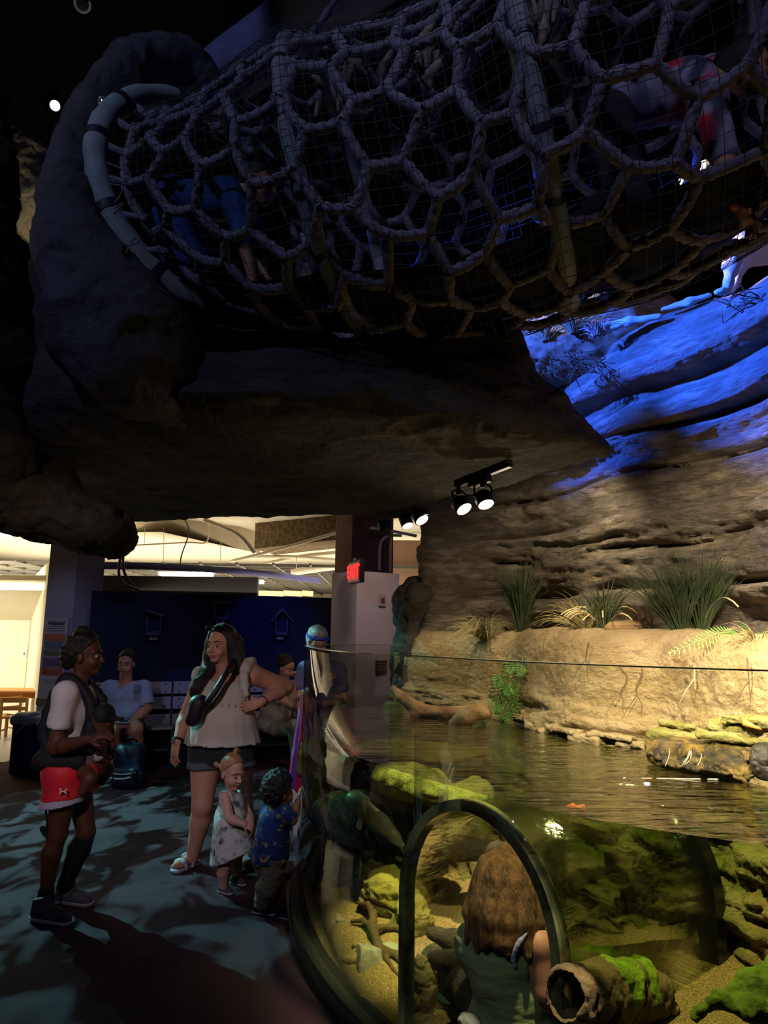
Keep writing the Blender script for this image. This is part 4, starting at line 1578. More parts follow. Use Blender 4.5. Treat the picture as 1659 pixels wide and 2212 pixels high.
for i, (px, py, lb) in enumerate(((1448, 2186, 'pale tan pebble at the foot of the mossy branch'), (1395, 2200, 'green grey flat pebble left of the mossy branch'), (1265, 2205, 'rounded grey pebble in front of the hollow log opening'))):
    p = gpix(px, py)
    rock('pebble', lb, 'pebble', [(p + V3(0, 0, 0.012), (0.03, 0.028, 0.022))], M_tanstone if i == 0 else M_greystone, h=0.006, noise=0.006, nf=16, seed=20 + i)

# driftwood breaking the surface
M_drift = mat('driftwood', ['2e1e12', '6a482c', '8f6a46', '4a3220'], rough=0.7, scale=7, stretch=(1, 1, 1), bump=0.9, bscale=28, bdist=0.015)
zl = 0.0
a = [at(850, 1488, 5.15), at(868, 1508, 5.1), at(905, 1536, 5.0), at(960, 1542, 4.9), at(1010, 1536, 4.9), at(1050, 1528, 4.95)]
s = S().chain(a, [0.025, 0.035, 0.055, 0.045, 0.04, 0.02], k=0.03)
s.cone(at(900, 1545, 4.98), at(880, 1556, 5.0), 0.045, 0.03, k=0.02)
o = s.build('driftwood', M_drift, h=0.01, noise=0.012, nfreq=11, seed=3)
tag(o, 'forked brown driftwood log lying in the water with one end raised', 'driftwood')
s = S().chain([at(978, 1562, 4.65), at(1005, 1548, 4.63), at(1035, 1536, 4.62)], [0.03, 0.05, 0.045], k=0.03)
s.ell(at(1045, 1538, 4.62), (0.05, 0.05, 0.04), k=0.03)
o = s.build('driftwood', mat('pale_driftwood', ['8a5e34', 'c29a66', 'a87c4a'], rough=0.7, scale=8, bump=0.9, bscale=28, bdist=0.015), h=0.01, noise=0.012, nfreq=12, seed=5)
tag(o, 'short knobbly pale driftwood chunk in front of the forked log', 'driftwood')

# flat stones and the wet spill ledge at the right
M_wet = mat('wet_ledge', ['2a2410', '5c4f1c', '241f08', '7a6428', '3c460e'], rough=0.18, scale=9, bump=1.0, bscale=40, bdist=0.02, spec=0.7)
M_slab = mat('mossy_slab', ['5a5430', '8c8450', '6f6c2c', '9c8a5c'], rough=0.7, scale=8, stretch=(1, 1, 3), bump=1.0, bscale=35, bdist=0.015)


def slab(label, px, py, Y, sx, sy, sz, m_, rz=0.0, name='flat_stone', tilt=0.0, seed=0):
    c = at(px, py, Y)
    M = (Matrix.Rotation(rz, 3, 'Z') @ Matrix.Rotation(tilt, 3, 'Y')).transposed()
    o = S().box(c, (sx, sy, sz), M=M, rd=min(sz * 0.8, 0.035)).build(name, m_, h=0.008, noise=0.016, nfreq=9, seed=seed, nstretch=(1, 1, 2), ridge=0.018, rfreq=9)
    return tag(o, label, 'stone')


slab('wet mossy ledge with water spilling over it into the tank', 1545, 1632, 3.15, 0.26, 0.16, 0.06, M_wet, R(-60), 'spill_ledge', seed=1)
slab('flat yellow green stone on the bank left of the dark gap, lowest of the pile', 1482, 1588, 3.4, 0.15, 0.10, 0.022, M_slab, R(-55), seed=2)
slab('flat grey stone bridging the spill, right of the dark gap', 1610, 1590, 3.05, 0.17, 0.10, 0.02, M_slab, R(-60), seed=3)
slab('thin flat stone upper left of the pile over the spill ledge', 1500, 1570, 3.45, 0.13, 0.10, 0.02, M_slab, R(-50), seed=4)
slab('rounded stone on top of the pile near the bank', 1590, 1572, 3.1, 0.09, 0.08, 0.03, M_slab, R(-60), seed=5)
slab('long flat stone highest of the pile at the right edge', 1635, 1556, 3.0, 0.12, 0.10, 0.028, M_slab, R(-60), seed=6)
slab('small tan wood coloured block lying tilted on the stone pile', 1628, 1567, 2.92, 0.045, 0.025, 0.014, mat('tan_block', ['a06a2c', 'c08a44'], rough=0.6, scale=10), R(-30), 'small_block', R(20), seed=7)
slab('dark wet rock with a blue sheen at the right end of the spill', 1680, 1645, 2.85, 0.06, 0.10, 0.07, mat('wet_dark_rock', ['14130f', '2c2a24', '1e1e26'], rough=0.25, scale=6, bump=0.8, bscale=25, bdist=0.02, spec=0.6), R(-60), 'wet_rock', seed=21)
M_bstone = mat('bank_stone', ['6a5c42', '9a8864', '82714f', 'a8966e'], rough=0.75, scale=9, bump=1.0, bscale=32, bdist=0.02)
for k, (px, py, sx, sz, lb) in enumerate(((1128, 1548, 0.10, 0.02, 'first'), (1165, 1562, 0.12, 0.018, 'second'), (1205, 1572, 0.10, 0.022, 'third'), (1245, 1586, 0.13, 0.02, 'fourth'), (1290, 1594, 0.11, 0.024, 'fifth'), (1340, 1600, 0.13, 0.02, 'sixth'), (1392, 1606, 0.12, 0.022, 'seventh'))):
    p = atz(px, py, ZW + 0.012)
    i = int(np.argmin((Bs[:, 0] - p.x) ** 2 + (Bs[:, 1] - p.y) ** 2))
    c_ = Vector((Bs[i, 0] + Bn[i, 0] * 0.07, Bs[i, 1] + Bn[i, 1] * 0.07, ZW + 0.012 + 0.03 * (k % 2)))
    rz_ = math.atan2(Bd[i, 1], Bd[i, 0])
    o = S().box(c_, (sx, 0.06, sz), M=Matrix.Rotation(rz_, 3, 'Z').transposed(), rd=sz * 0.8).build('bank_stone', M_bstone, h=0.008, noise=0.016, nfreq=9, seed=40 + k, ridge=0.02, rfreq=9)
    tag(o, lb + ' flat sandy stone along the water edge counted from the green fern', 'stone', 'flat stones along the water edge')
# trickles of white water over the ledge, and foam where they land
mb = MB()
rnd = random.Random(3)
for k in range(6):
    px = 1470 + rnd.gauss(0, 1) * 26 + rnd.random() * 30
    t0 = at(px + rnd.uniform(0, 14), 1614 + rnd.random() * 12, 3.0)
    t2 = at(px + rnd.uniform(-10, 2), 1646 + rnd.random() * 10, 2.92)
    mb.tube(spl([t0, t0.lerp(t2, 0.35) + V3(0, -0.02, 0.008), t0.lerp(t2, 0.7) + V3(rnd.uniform(-0.006, 0.006), -0.012, 0), t2], 8), [0.0006, 0.0012, 0.001, 0.0014, 0.0009, 0.0012, 0.0009, 0.0005], 5)
for k in range(40):
    p = at(1470 + rnd.gauss(0, 1) * 34, 1648 + rnd.random() * 14, 2.95)
    p.z = ZW
    mb.ball(p, (0.006 + 0.01 * rnd.random(), 0.004 + 0.004 * rnd.random(), 0.002), 4)
o = mb.build('water_trickle', mat('white_water', ['8e887c', 'c4beb0'], rough=0.1, scale=30, spec=0.8), None, True)
tag(o, 'white water trickling over the wet ledge into the tank', 'water', kind='stuff')

# fish
M_fish = mat('fish_grey', ['34343a', '4a4a50', '3c3c42'], rough=0.4, scale=5, spec=0.5)
h0, h1 = at(762, 1722, 4.1), at(838, 1790, 4.02)
fd_ = (h1 - h0).normalized()
fu = V3(0, 0, 1) - fd_ * fd_.z
fu.normalize()
fs_ = fd_.cross(fu)
FS = empty('fish', (h0 + h1) / 2, 'grey catfish swimming left past the algae capped boulder', 'fish')
L = (h1 - h0).length
s = S()
pp = [h0 + fd_ * (L * t_) + fu * (0.02 * math.sin(t_ * 3)) for t_ in (0, 0.15, 0.4, 0.65, 0.9, 1.2, 1.45)]
s.chain(pp, [0.03, 0.052, 0.066, 0.06, 0.042, 0.025, 0.015], k=0.04)
s.ell(h0 + fd_ * 0.02 - fu * 0.01, (0.045, 0.045, 0.035), k=0.03)
s.build('body', M_fish, FS, h=0.008)
M_fin = mat('fin_pale', ['8a8c92', '9c9ea4'], rough=0.4, scale=12)
a = h0 + fd_ * L * 0.3 - fu * 0.045 - fs_ * 0.045
S().box(a + fd_ * 0.02 - fu * 0.045, (0.016, 0.005, 0.045), M=[(fd_ * 0.9 + fu * 0.3).normalized(), fs_, fd_.cross(fs_)], rd=0.004).build('pectoral_fin', M_fin, FS, h=0.005)
a = h0 + fd_ * L * 0.75 + fu * 0.06
S().cone(a, a + fd_ * 0.05 + fu * 0.03, 0.012, 0.004, k=0.01).build('dorsal_fin', M_fish, FS, h=0.005)
a = pp[-1]
s = S().cone(a, a + fd_ * 0.09 + fu * 0.05, 0.014, 0.008).cone(a, a + fd_ * 0.09 - fu * 0.05, 0.014, 0.008)
s.build('tail_fin', M_fish, FS, h=0.006)
for sg in (-1, 1):
    MB().ball(h0 + fd_ * 0.015 + fs_ * (0.034 * sg) + fu * 0.012, 0.006, 6).build('eye', MATS['bolt_dark'], FS, True)
h0, h1 = at(1226, 1712, 2.75), at(1248, 1722, 2.74)
h0.z = h1.z = 0.98
fdv = (h1 - h0).normalized()
FS = empty('fish', (h0 + h1) / 2, 'tiny orange fish just under the rippled water in the middle of the tank', 'fish')
S().chain([h0, (h0 + h1) / 2, h1], [0.006, 0.012, 0.005], k=0.01).build('body', mat('fish_orange', 'c8643c', rough=0.4), FS, h=0.004)
S().cone(h1, h1 + fdv * 0.02 + V3(0, 0, 0.008), 0.004, 0.006).cone(h1, h1 + fdv * 0.02 - V3(0, 0, 0.008), 0.004, 0.006).build('tail_fin', MATS['fish_orange'], FS, h=0.003)
# ================================================================== RIGHT ROCK CLIFF
WP = [(0.62, 8.6), (0.42, 7.0), (0.33, 6.2), (0.31, 5.9), (0.6, 5.78), (1.05, 5.42), (1.27, 5.05), (1.42, 4.6), (1.55, 4.3), (1.72, 4.1), (1.9, 3.8), (1.98, 3.4), (2.02, 3.0), (2.15, 2.65), (2.45, 2.3), (3.0, 1.9)]
NS2 = 700
Ws = catmull(WP, NS2)
Wd = np.gradient(Ws, axis=0)
Wd /= np.linalg.norm(Wd, axis=1, keepdims=True)
for _ in range(14):
    Wd[1:-1] = (Wd[:-2] + 2 * Wd[1:-1] + Wd[2:])
    Wd /= np.linalg.norm(Wd, axis=1, keepdims=True)
Wn = np.stack([Wd[:, 1], -Wd[:, 0]], 1)
if Wn[250] @ (np.array([0.0, 3.0]) - Ws[250]) < 0:
    Wn = -Wn
prof2 = np.array([(0.05, 0.6), (0.03, 1.3), (0.02, 1.6), (0.0, 1.85), (0.0, 2.1), (0.03, 2.3), (0.0, 2.5), (0.02, 2.7), (0.05, 2.86), (0.06, 2.96), (0.02, 3.02), (-0.03, 3.07),
                  (-0.05, 3.12), (0.02, 3.15), (0.08, 3.19), (0.10, 3.25), (0.05, 3.29), (-0.04, 3.30), (-0.10, 3.34), (-0.13, 3.42), (-0.16, 3.50), (-0.22, 3.57), (-0.26, 3.62), (-0.36, 3.68), (-0.5, 3.72), (-0.8, 3.74), (-1.2, 3.75)])
NP2 = 420
pr2 = catmull(prof2, NP2)
P = np.zeros((NS2, NP2, 3))
for j in range(NP2):
    P[:, j, 0] = Ws[:, 0] + Wn[:, 0] * pr2[j, 0]
    P[:, j, 1] = Ws[:, 1] + Wn[:, 1] * pr2[j, 0]
    P[:, j, 2] = pr2[j, 1]
fac = np.interp(P[..., 0], [1.05, 1.55], [1.75, 1.0])
P[..., 2] = np.where(P[..., 2] > 3.3, 3.3 + (P[..., 2] - 3.3) * fac, P[..., 2])
N = normals_grid(P)
sgn = 1.0 if (N[330, 105, :2] @ Wn[330]) > 0 else -1.0
zz = P[..., 2]
wz = zz + 0.10 * fbm(P * np.array([0.8, 0.8, 0.4]), 40, 2)
Q_ = P.copy()
Q_[..., 2] = wz
s1 = fbm(Q_ * np.array([0.5, 0.5, 6.5]), 41, 4)
lay = Q_[..., 2] * 4.2 + 0.35 * fbm(P * np.array([0.6, 0.6, 0.3]), 43, 2)
fl_ = np.abs(lay - np.round(lay))
brk = np.clip(fbm(P * np.array([1.1, 1.1, 0.2]) + np.round(lay)[..., None] * 7.7, 44, 2) * 4 + 0.4, 0, 1)
groove = np.exp(-(fl_ / 0.10) ** 2) * brk
shelf_ = (lay - np.floor(lay)) - 0.5
s2 = fbm(Q_ * np.array([2.0, 2.0, 20.0]), 51, 3)
lump = fbm(P * 1.7, 61, 3)
tex = fbm(P * np.array([18, 18, 30.0]), 71, 3)
left = np.clip((0.9 - P[..., 0]) / 0.4, 0, 1)          # smoother drapery left of the wing
ck = crag(Q_, 1.5, (1, 1, 3.2), 91)
ck2 = crag(Q_, 4.5, (1, 1, 2.6), 92)
d = (1 - 0.6 * left) * (0.06 * np.sign(s1) * np.abs(s1) ** 0.5 + 0.018 * s2 + 0.045 * ck + 0.018 * ck2 - 0.11 * groove + 0.08 * shelf_ * brk) + 0.05 * lump + 0.004 * tex
top = np.clip((zz - 3.3) / 0.1, 0, 1)
calm = np.clip((zz - 2.82) / 0.12, 0, 1)
d = d * (1 - 0.72 * calm) + calm * 0.03 * lump
d = d * (1 - 0.35 * top) + top * 0.03 * fbm(P * np.array([3, 3, 9.0]), 81, 3)
P = P + N * (sgn * d)[..., None]
M_cliff = rock_mat('strata_rock', ['4e4842', '85796a', '655c51', '988b78', '756a5d'], None, 0, 0, scale=2.6, stretch=(1, 1, 3.6), bump=1.0, bscale=11, bdist=0.05, rough=0.36)
o = sheet('wall_cliff', P, M_cliff, flip=(sgn < 0))
tag(o, kind='structure')


def cliff_top(px, py):
    """point on the ledge top seen at a pixel"""
    for k in range(500):
        p = at(px, py, 3.0 + 0.008 * k)
        i = np.argmin((Ws[:, 0] - p.x) ** 2 + (Ws[:, 1] - p.y) ** 2)
        off = (np.array([p.x, p.y]) - Ws[i]) @ Wn[i]
        if off < 0.1:
            zt_ = np.interp(-off, -pr2[int(NP2 * .6):, 0], pr2[int(NP2 * .6):, 1])
            if p.z <= zt_ + 0.005:
                return p
    return at(px, py, 5.0)


# dark boulder buttress at the tank's far end
M_butt = mat('buttress_rock', ['1e1b19', '4a423a', '332d29', '5a4a30'], rough=0.75, scale=3, stretch=(1, 1, 1.6), bump=1.0, bscale=14, bdist=0.03)
s = S()
for c, r in [(at(893, 1300, 6.0), (0.2, 0.25, 0.22)), (at(885, 1400, 6.0), (0.16, 0.25, 0.3)), (at(888, 1490, 5.98), (0.15, 0.24, 0.25)), (at(930, 1270, 6.1), (0.2, 0.2, 0.1)), (at(890, 1580, 6.0), (0.18, 0.25, 0.45))]:
    s.ell(c, r, k=0.12)
s.cone(at(930, 1460, 5.78), at(921, 1540, 5.78), 0.03, 0.05, k=0.02, sub=True)
s.half(at(850, 1330, 5.8), (-0.75, -0.55, 0.28))
s.half(at(858, 1440, 5.8), (-0.9, -0.5, -0.05))
o = s.build('rock_buttress', M_butt, h=0.016, noise=0.03, nfreq=4, seed=3, ridge=0.05, rfreq=3.5)
tag(o, 'dark faceted boulder buttress at the far left end of the rock wall', 'rock')

# ================================================================== OVERHANG
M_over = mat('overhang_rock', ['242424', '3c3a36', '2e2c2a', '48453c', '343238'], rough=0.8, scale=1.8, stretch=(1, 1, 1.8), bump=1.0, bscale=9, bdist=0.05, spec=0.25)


def sec(px, tb, tf, f1, f2, f3, bm, bb):
    """closed section: (py,Y) of top back, top front, face, lower face, under front, under middle, under back"""
    pts = [at(px, y, Y) for y, Y in (tf, f1, f2, f3, bm, bb)]
    b = at(px, bb[0], bb[1])
    t0 = pts[0]
    up_ = min(0.3, 0.5 * max(t0.z - b.z, 0.0))
    return [t0] + pts[1:] + [Vector((b.x, b.y + 0.25 * up_, b.z + up_)), Vector((t0.x + (b.x - t0.x) * 0.6, tb, t0.z + 0.02))]


def seg8(px, tf, f1, f2, f3, bm, bb, tb=None):
    return sec(px, tb if tb else bb[1] - 0.3, tf, f1, f2, f3, bm, bb)


rings = [
    seg8(-260, (560, 3.9), (760, 3.6), (900, 3.6), (980, 3.8), (1060, 4.5), (1122, 5.6)),
    seg8(60, (560, 3.6), (760, 3.35), (900, 3.35), (980, 3.6), (1060, 4.4), (1124, 5.6)),
    seg8(180, (620, 3.4), (780, 3.15), (880, 3.2), (960, 3.5), (1050, 4.4), (1126, 5.6)),
    seg8(300, (735, 3.35), (815, 3.05), (880, 3.1), (960, 3.45), (1050, 4.4), (1124, 5.6)),
    seg8(430, (770, 3.3), (825, 3.0), (880, 3.05), (960, 3.4), (1045, 4.3), (1121, 5.5)),
    seg8(560, (775, 3.25), (830, 2.95), (885, 3.05), (950, 3.35), (1040, 4.2), (1117, 5.4)),
    seg8(700, (755, 3.2), (820, 2.95), (880, 3.0), (945, 3.3), (1030, 4.1), (1112, 5.2)),
    seg8(840, (735, 3.15), (800, 2.95), (870, 2.98), (935, 3.2), (1020, 3.9), (1103, 4.9)),
    seg8(960, (715, 3.1), (780, 2.95), (860, 2.96), (925, 3.1), (1000, 3.6), (1078, 4.5)),
    seg8(1050, (703, 3.1), (770, 2.97), (855, 2.97), (925, 3.08), (985, 3.4), (1056, 4.1)),
    seg8(1108, (702, 3.1), (770, 3.0), (855, 3.0), (930, 3.1), (980, 3.3), (1038, 3.85), 3.9),
    seg8(1150, (800, 3.14), (838, 3.08), (885, 3.07), (940, 3.14), (980, 3.32), (1025, 3.7), 3.8),
    seg8(1230, (883, 3.3), (905, 3.25), (930, 3.23), (955, 3.27), (980, 3.38), (1003, 3.55), 3.65),
    seg8(1300, (950, 3.46), (957, 3.44), (965, 3.43), (972, 3.45), (980, 3.48), (986, 3.52), 3.56),
    seg8(1314, (969, 3.5), (970, 3.5), (972, 3.5), (974, 3.5), (976, 3.51), (978, 3.515), 3.52),
]
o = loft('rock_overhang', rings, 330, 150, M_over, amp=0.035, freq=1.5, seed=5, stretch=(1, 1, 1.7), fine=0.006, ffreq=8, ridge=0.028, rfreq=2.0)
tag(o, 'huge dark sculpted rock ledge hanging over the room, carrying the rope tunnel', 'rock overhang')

# rock arch curling round the mouth of the rope tunnel
cp = [((500, 262), 3.55, 0.03, 0.03), ((470, 205), 3.5, 0.05, 0.06), ((420, 158), 3.45, 0.10, 0.12), ((340, 143), 3.35, 0.115, 0.16), ((268, 168), 3.25, 0.15, 0.18), ((200, 240), 3.15, 0.14, 0.2), ((150, 325), 3.05, 0.135, 0.2),
      ((135, 415), 3.0, 0.13, 0.2), ((145, 500), 2.98, 0.15, 0.22), ((175, 590), 2.98, 0.20, 0.24), ((225, 680), 3.0, 0.27, 0.26), ((300, 770), 3.05, 0.27, 0.26), ((390, 830), 3.15, 0.2, 0.22), ((480, 850), 3.25, 0.1, 0.12)]
rings = []
for i, ((px, py), Yv, rw, rd) in enumerate(cp):
    if 4 <= i <= 9:
        px, rw = px + 14, rw - 0.025
    c = at(px, py, Yv)
    a = at(*cp[max(i - 1, 0)][0], Yv)
    b = at(*cp[min(i + 1, len(cp) - 1)][0], Yv)
    t_ = (b - a).normalized()
    view = (c - EYEV).normalized()
    side = t_.cross(view).normalized()
    dep = t_.cross(side).normalized()
    rg = []
    for k in range(10):
        an = 2 * math.pi * k / 10
        ca_, sa_ = math.cos(an), math.sin(an)
        e_ = 0.8
        rg.append(c + side * (rw * math.copysign(abs(ca_) ** e_, ca_)) + dep * (rd * math.copysign(abs(sa_) ** e_, sa_)))
    rings.append(rg)
M_arch = mat('arch_rock', ['2a2a2e', '3e3d44', '333236', '48464b'], rough=0.7, scale=2.2, bump=0.9, bscale=10, bdist=0.04, spec=0.3)
o = loft('rock_arch', rings, 190, 90, M_arch, amp=0.045, freq=2.4, seed=15, fine=0.008, ffreq=11, ridge=0.035, rfreq=3.0)
tag(o, 'grey sculpted rock arch curling around the round mouth of the rope tunnel', 'rock arch')

# left pillar, hanging lobe, and the far lit rock
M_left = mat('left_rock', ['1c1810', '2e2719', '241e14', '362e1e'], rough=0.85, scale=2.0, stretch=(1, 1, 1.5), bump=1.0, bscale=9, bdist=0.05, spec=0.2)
s = S()
for c, r in [(at(-60, 330, 3.3), (0.2, 0.25, 0.5)), (at(-50, 480, 3.3), (0.2, 0.25, 0.4)), (at(-70, 640, 3.3), (0.27, 0.3, 0.4)), (at(-60, 800, 3.35), (0.3, 0.3, 0.35)), (at(-60, 960, 3.4), (0.32, 0.35, 0.3))]:
    s.ell(c, r, k=0.12)
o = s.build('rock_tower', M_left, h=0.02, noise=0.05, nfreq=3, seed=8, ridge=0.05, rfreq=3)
tag(o, 'dark brown rock tower along the left edge of the photo', 'rock tower')
s = S()
for c, r in [(at(20, 1090, 3.7), (0.36, 0.4, 0.16)), (at(150, 1130, 3.8), (0.26, 0.35, 0.145)), (at(215, 1150, 3.85), (0.17, 0.3, 0.13)), (at(-60, 1030, 3.6), (0.4, 0.4, 0.22)), (at(60, 1040, 3.75), (0.25, 0.35, 0.2))]:
    s.ell(c, r, k=0.12)
s.half(at(60, 1176, 3.45), (-0.14, -0.1, -1))
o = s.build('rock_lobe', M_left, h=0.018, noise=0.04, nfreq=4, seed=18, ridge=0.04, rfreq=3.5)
tag(o, 'dark rounded rock lobe hanging lowest at the left, in front of the lilac column', 'rock lobe')
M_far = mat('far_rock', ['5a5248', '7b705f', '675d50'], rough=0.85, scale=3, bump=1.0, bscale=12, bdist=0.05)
s = S()
for c, r in [(at(10, 250, 4.3), (0.09, 0.15, 0.13)), (at(20, 330, 4.3), (0.2, 0.2, 0.2)), (at(55, 380, 4.3), (0.2, 0.2, 0.3)), (at(90, 460, 4.3), (0.2, 0.2, 0.25))]:
    s.ell(c, r, k=0.08)
s.half(at(60, 283, 4.2), (0.55, 0, 0.83))
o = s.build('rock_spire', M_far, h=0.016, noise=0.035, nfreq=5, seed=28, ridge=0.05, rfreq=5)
tag(o, 'pale rock spire lit from behind between the dark rock tower and the rock arch', 'rock spire')

# big round log beam over the tunnel
a, b = at(415, 215, 5.0), at(900, -140, 4.2)
rings = []
for t_ in np.linspace(0, 1, 6):
    c = a.lerp(b, t_)
    dv = (b - a).normalized()
    x_, y_ = frame_of(dv)
    rr = 0.21 + 0.05 * t_
    rings.append([c + (x_ * math.cos(k * math.pi / 6) + y_ * math.sin(k * math.pi / 6)) * rr for k in range(12)])
o = loft('log_beam', rings, 80, 48, mat('log_beam_bark', ['4a4a52', '5c5c66', '44424a'], rough=0.75, scale=3, bump=0.6, bscale=10, bdist=0.02), amp=0.012, freq=3, seed=9)
tag(o, 'thick smooth grey log beam slanting up behind the rope tunnel', 'log beam')

# ================================================================== TRACK LIGHTS
tA, tB = at(985, 1046, 3.62), at(1103, 1000, 3.34)
e = empty('light_track', (tA + tB) / 2, 'black lighting track with a cable loop under the right end of the rock overhang', 'light track')
MB().bar(tA, tB, 0.035, 0.04).build('rail', M_dkmetal, e, bevel=0.004)
MB().bar(tA.lerp(tB, 0.28) - V3(0, 0, 0.03), tA.lerp(tB, 0.62) - V3(0, 0, 0.03), 0.05, 0.04).build('driver_box', M_dkmetal, e, bevel=0.004)
MB().tube(spl([tB, at(1096, 995, 3.33), at(1085, 1004, 3.36), tA.lerp(tB, 0.7)], 14), 0.006, 6).build('cable_loop', M_dkmetal, e, True)
tC, tD = at(815, 1118, 4.9), at(925, 1105, 4.5)
e = empty('light_track', (tC + tD) / 2, 'short black lighting track half hidden behind the lower edge of the overhang', 'light track')
MB().bar(tC, tD, 0.03, 0.035).build('rail', M_dkmetal, e)
M_lens = emit_mat('lamp_glow', 'ffe9c0', 12.0)
SPOTS = []


def tracklight(px0, py0, px1, py1, Y, r, label, lit=True, toward=0.35, top=None):
    """lamp body from rear pixel to lens pixel"""
    a = at(px0, py0, Y)
    b = at(px1, py1, Y - toward * 0.1)
    d = (b - a).normalized()
    L = (b - a).length
    e = empty('track_spotlight', (a + b) / 2, label, 'spotlight', 'track spotlights under the overhang')
    MB().lathe(a, [(r * 0.45, 0), (r * 0.8, 0.01), (r, L * 0.3), (r, L * 0.98), (r * 0.93, L)], 20, d).build('housing', M_dkmetal, e, True)
    if lit:
        MB().lathe(a, [(r * 0.86, L * 1.0), (r * 0.4, L * 1.02), (0.001, L * 1.025)], 18, d).build('lens', M_lens, e, True)
        SPOTS.append((a + d * (L * 1.08), d))
    else:
        MB().lathe(a, [(r * 0.86, L * 1.0), (0.001, L * 1.02)], 18, d).build('lens', mat('dead_lens', '2a2a26', rough=0.1, spec=0.8), e, True)
    tp_ = at(*top, Y) if top else a + V3(0, 0, 0.1)
    mid = a.lerp(b, 0.45)
    sd = d.cross(V3(0, 0, 1)).normalized() * (r + 0.008)
    MB().tube([mid + sd, mid + sd * 0.95 + (tp_ - mid) * 0.7, tp_, mid - sd * 0.95 + (tp_ - mid) * 0.7, mid - sd], 0.006, 6).build('yoke', M_dkmetal, e, True)
    MB().bar(tp_ + V3(0, 0, 0.03), tp_ - V3(0, 0, 0.03), 0.022, 0.022).build('stem', M_dkmetal, e)


tracklight(988, 1078, 1003, 1100, 3.58, 0.046, 'lit black spotlight on the long track, leftmost of its pair', top=(990, 1056))
tracklight(1040, 1063, 1050, 1090, 3.46, 0.044, 'lit black spotlight on the long track, right beside the cable loop', top=(1042, 1040))
tracklight(871, 1110, 881, 1136, 4.7, 0.042, 'lit black spotlight on the short track, between a dark and a glaring one', top=(872, 1100))
tracklight(900, 1106, 912, 1124, 4.6, 0.05, 'glaring lit spotlight at the right end of the short track', top=(898, 1098))
tracklight(826, 1118, 833, 1147, 5.0, 0.042, 'unlit black spotlight at the left end of the short track', lit=False, top=(828, 1108))
# ================================================================== ROPE TUNNEL
# stations along the tunnel: pixel centre, depth, radius, plan angle of the hoop plane
ST = [(462, 452, 3.30, 0.50, 46), (580, 452, 3.15, 0.61, 28), (735, 432, 3.0, 0.67, 16), (950, 385, 2.87, 0.67, 17), (1165, 318, 2.75, 0.70, 18), (1430, 208, 2.6, 0.69, 18), (1740, 20, 2.45, 0.70, 18)]
cs = np.array([tuple(at(p[0], p[1], p[2])) for p in ST])
NU = 241
us = np.linspace(0, 1, NU)
Cc = catmull(cs, NU)
Rr = np.interp(us * (len(ST) - 1), range(len(ST)), [p[3] for p in ST])
Ang = np.interp(us * (len(ST) - 1), range(len(ST)), [p[4] for p in ST])
LEN = np.linalg.norm(np.diff(Cc, axis=0), axis=1).sum()


def tun_pt(u, phi, dr=0.0):
    """u 0..1 along, phi angle: 0 near side, 90 top"""
    x = np.clip(u, 0, 1) * (NU - 1)
    i = min(int(x), NU - 2)
    f_ = x - i
    c = Cc[i] * (1 - f_) + Cc[i + 1] * f_
    r_ = Rr[i] * (1 - f_) + Rr[i + 1] * f_
    an = R(Ang[i] * (1 - f_) + Ang[i + 1] * f_)
    hh = np.array([-math.sin(an), -math.cos(an), 0.0])
    tt = np.array([math.cos(an), -math.sin(an), 0.0])
    vv = np.array([-0.16 * tt[0], -0.16 * tt[1], 1.0])
    vv /= np.linalg.norm(vv)
    # net sags between the hoops
    k = u * 3.0
    sag = abs(math.sin(math.pi * k))
    rr = r_ + dr - 0.035 * sag * (0.6 + 0.4 * math.sin(phi))
    p = c + hh * (rr * math.cos(phi)) + vv * (rr * math.sin(phi)) + np.array([0, 0, -0.05 * sag])
    return Vector(p)


NT = empty('rope_tunnel', tuple(Cc[0]), 'suspended crawl tunnel of thick knotted rope netting with wrapped hoops', 'rope tunnel')
M_rope = mat('grey_rope', ['4e4b56', '6c6874', '5b5863', '7e7984'], rough=0.9, scale=40, bump=0.5, bscale=160, bdist=0.003, spec=0.15)
M_hoop = mat('wrapped_hoop', ['5c6466', '70777a', '525c5e'], rough=0.6, scale=5, bump=0.6, bscale=70, bstretch=(1, 1, 5), bdist=0.006, spec=0.3)
M_ring = mat('wrapped_ring', ['6c7678', '838c8d', '60696b'], rough=0.6, scale=5, bump=0.6, bscale=70, bstretch=(1, 1, 5), bdist=0.006, spec=0.3)
M_mesh = mat('green_netting', ['1e2a28', '26332f'], rough=0.8, scale=10)

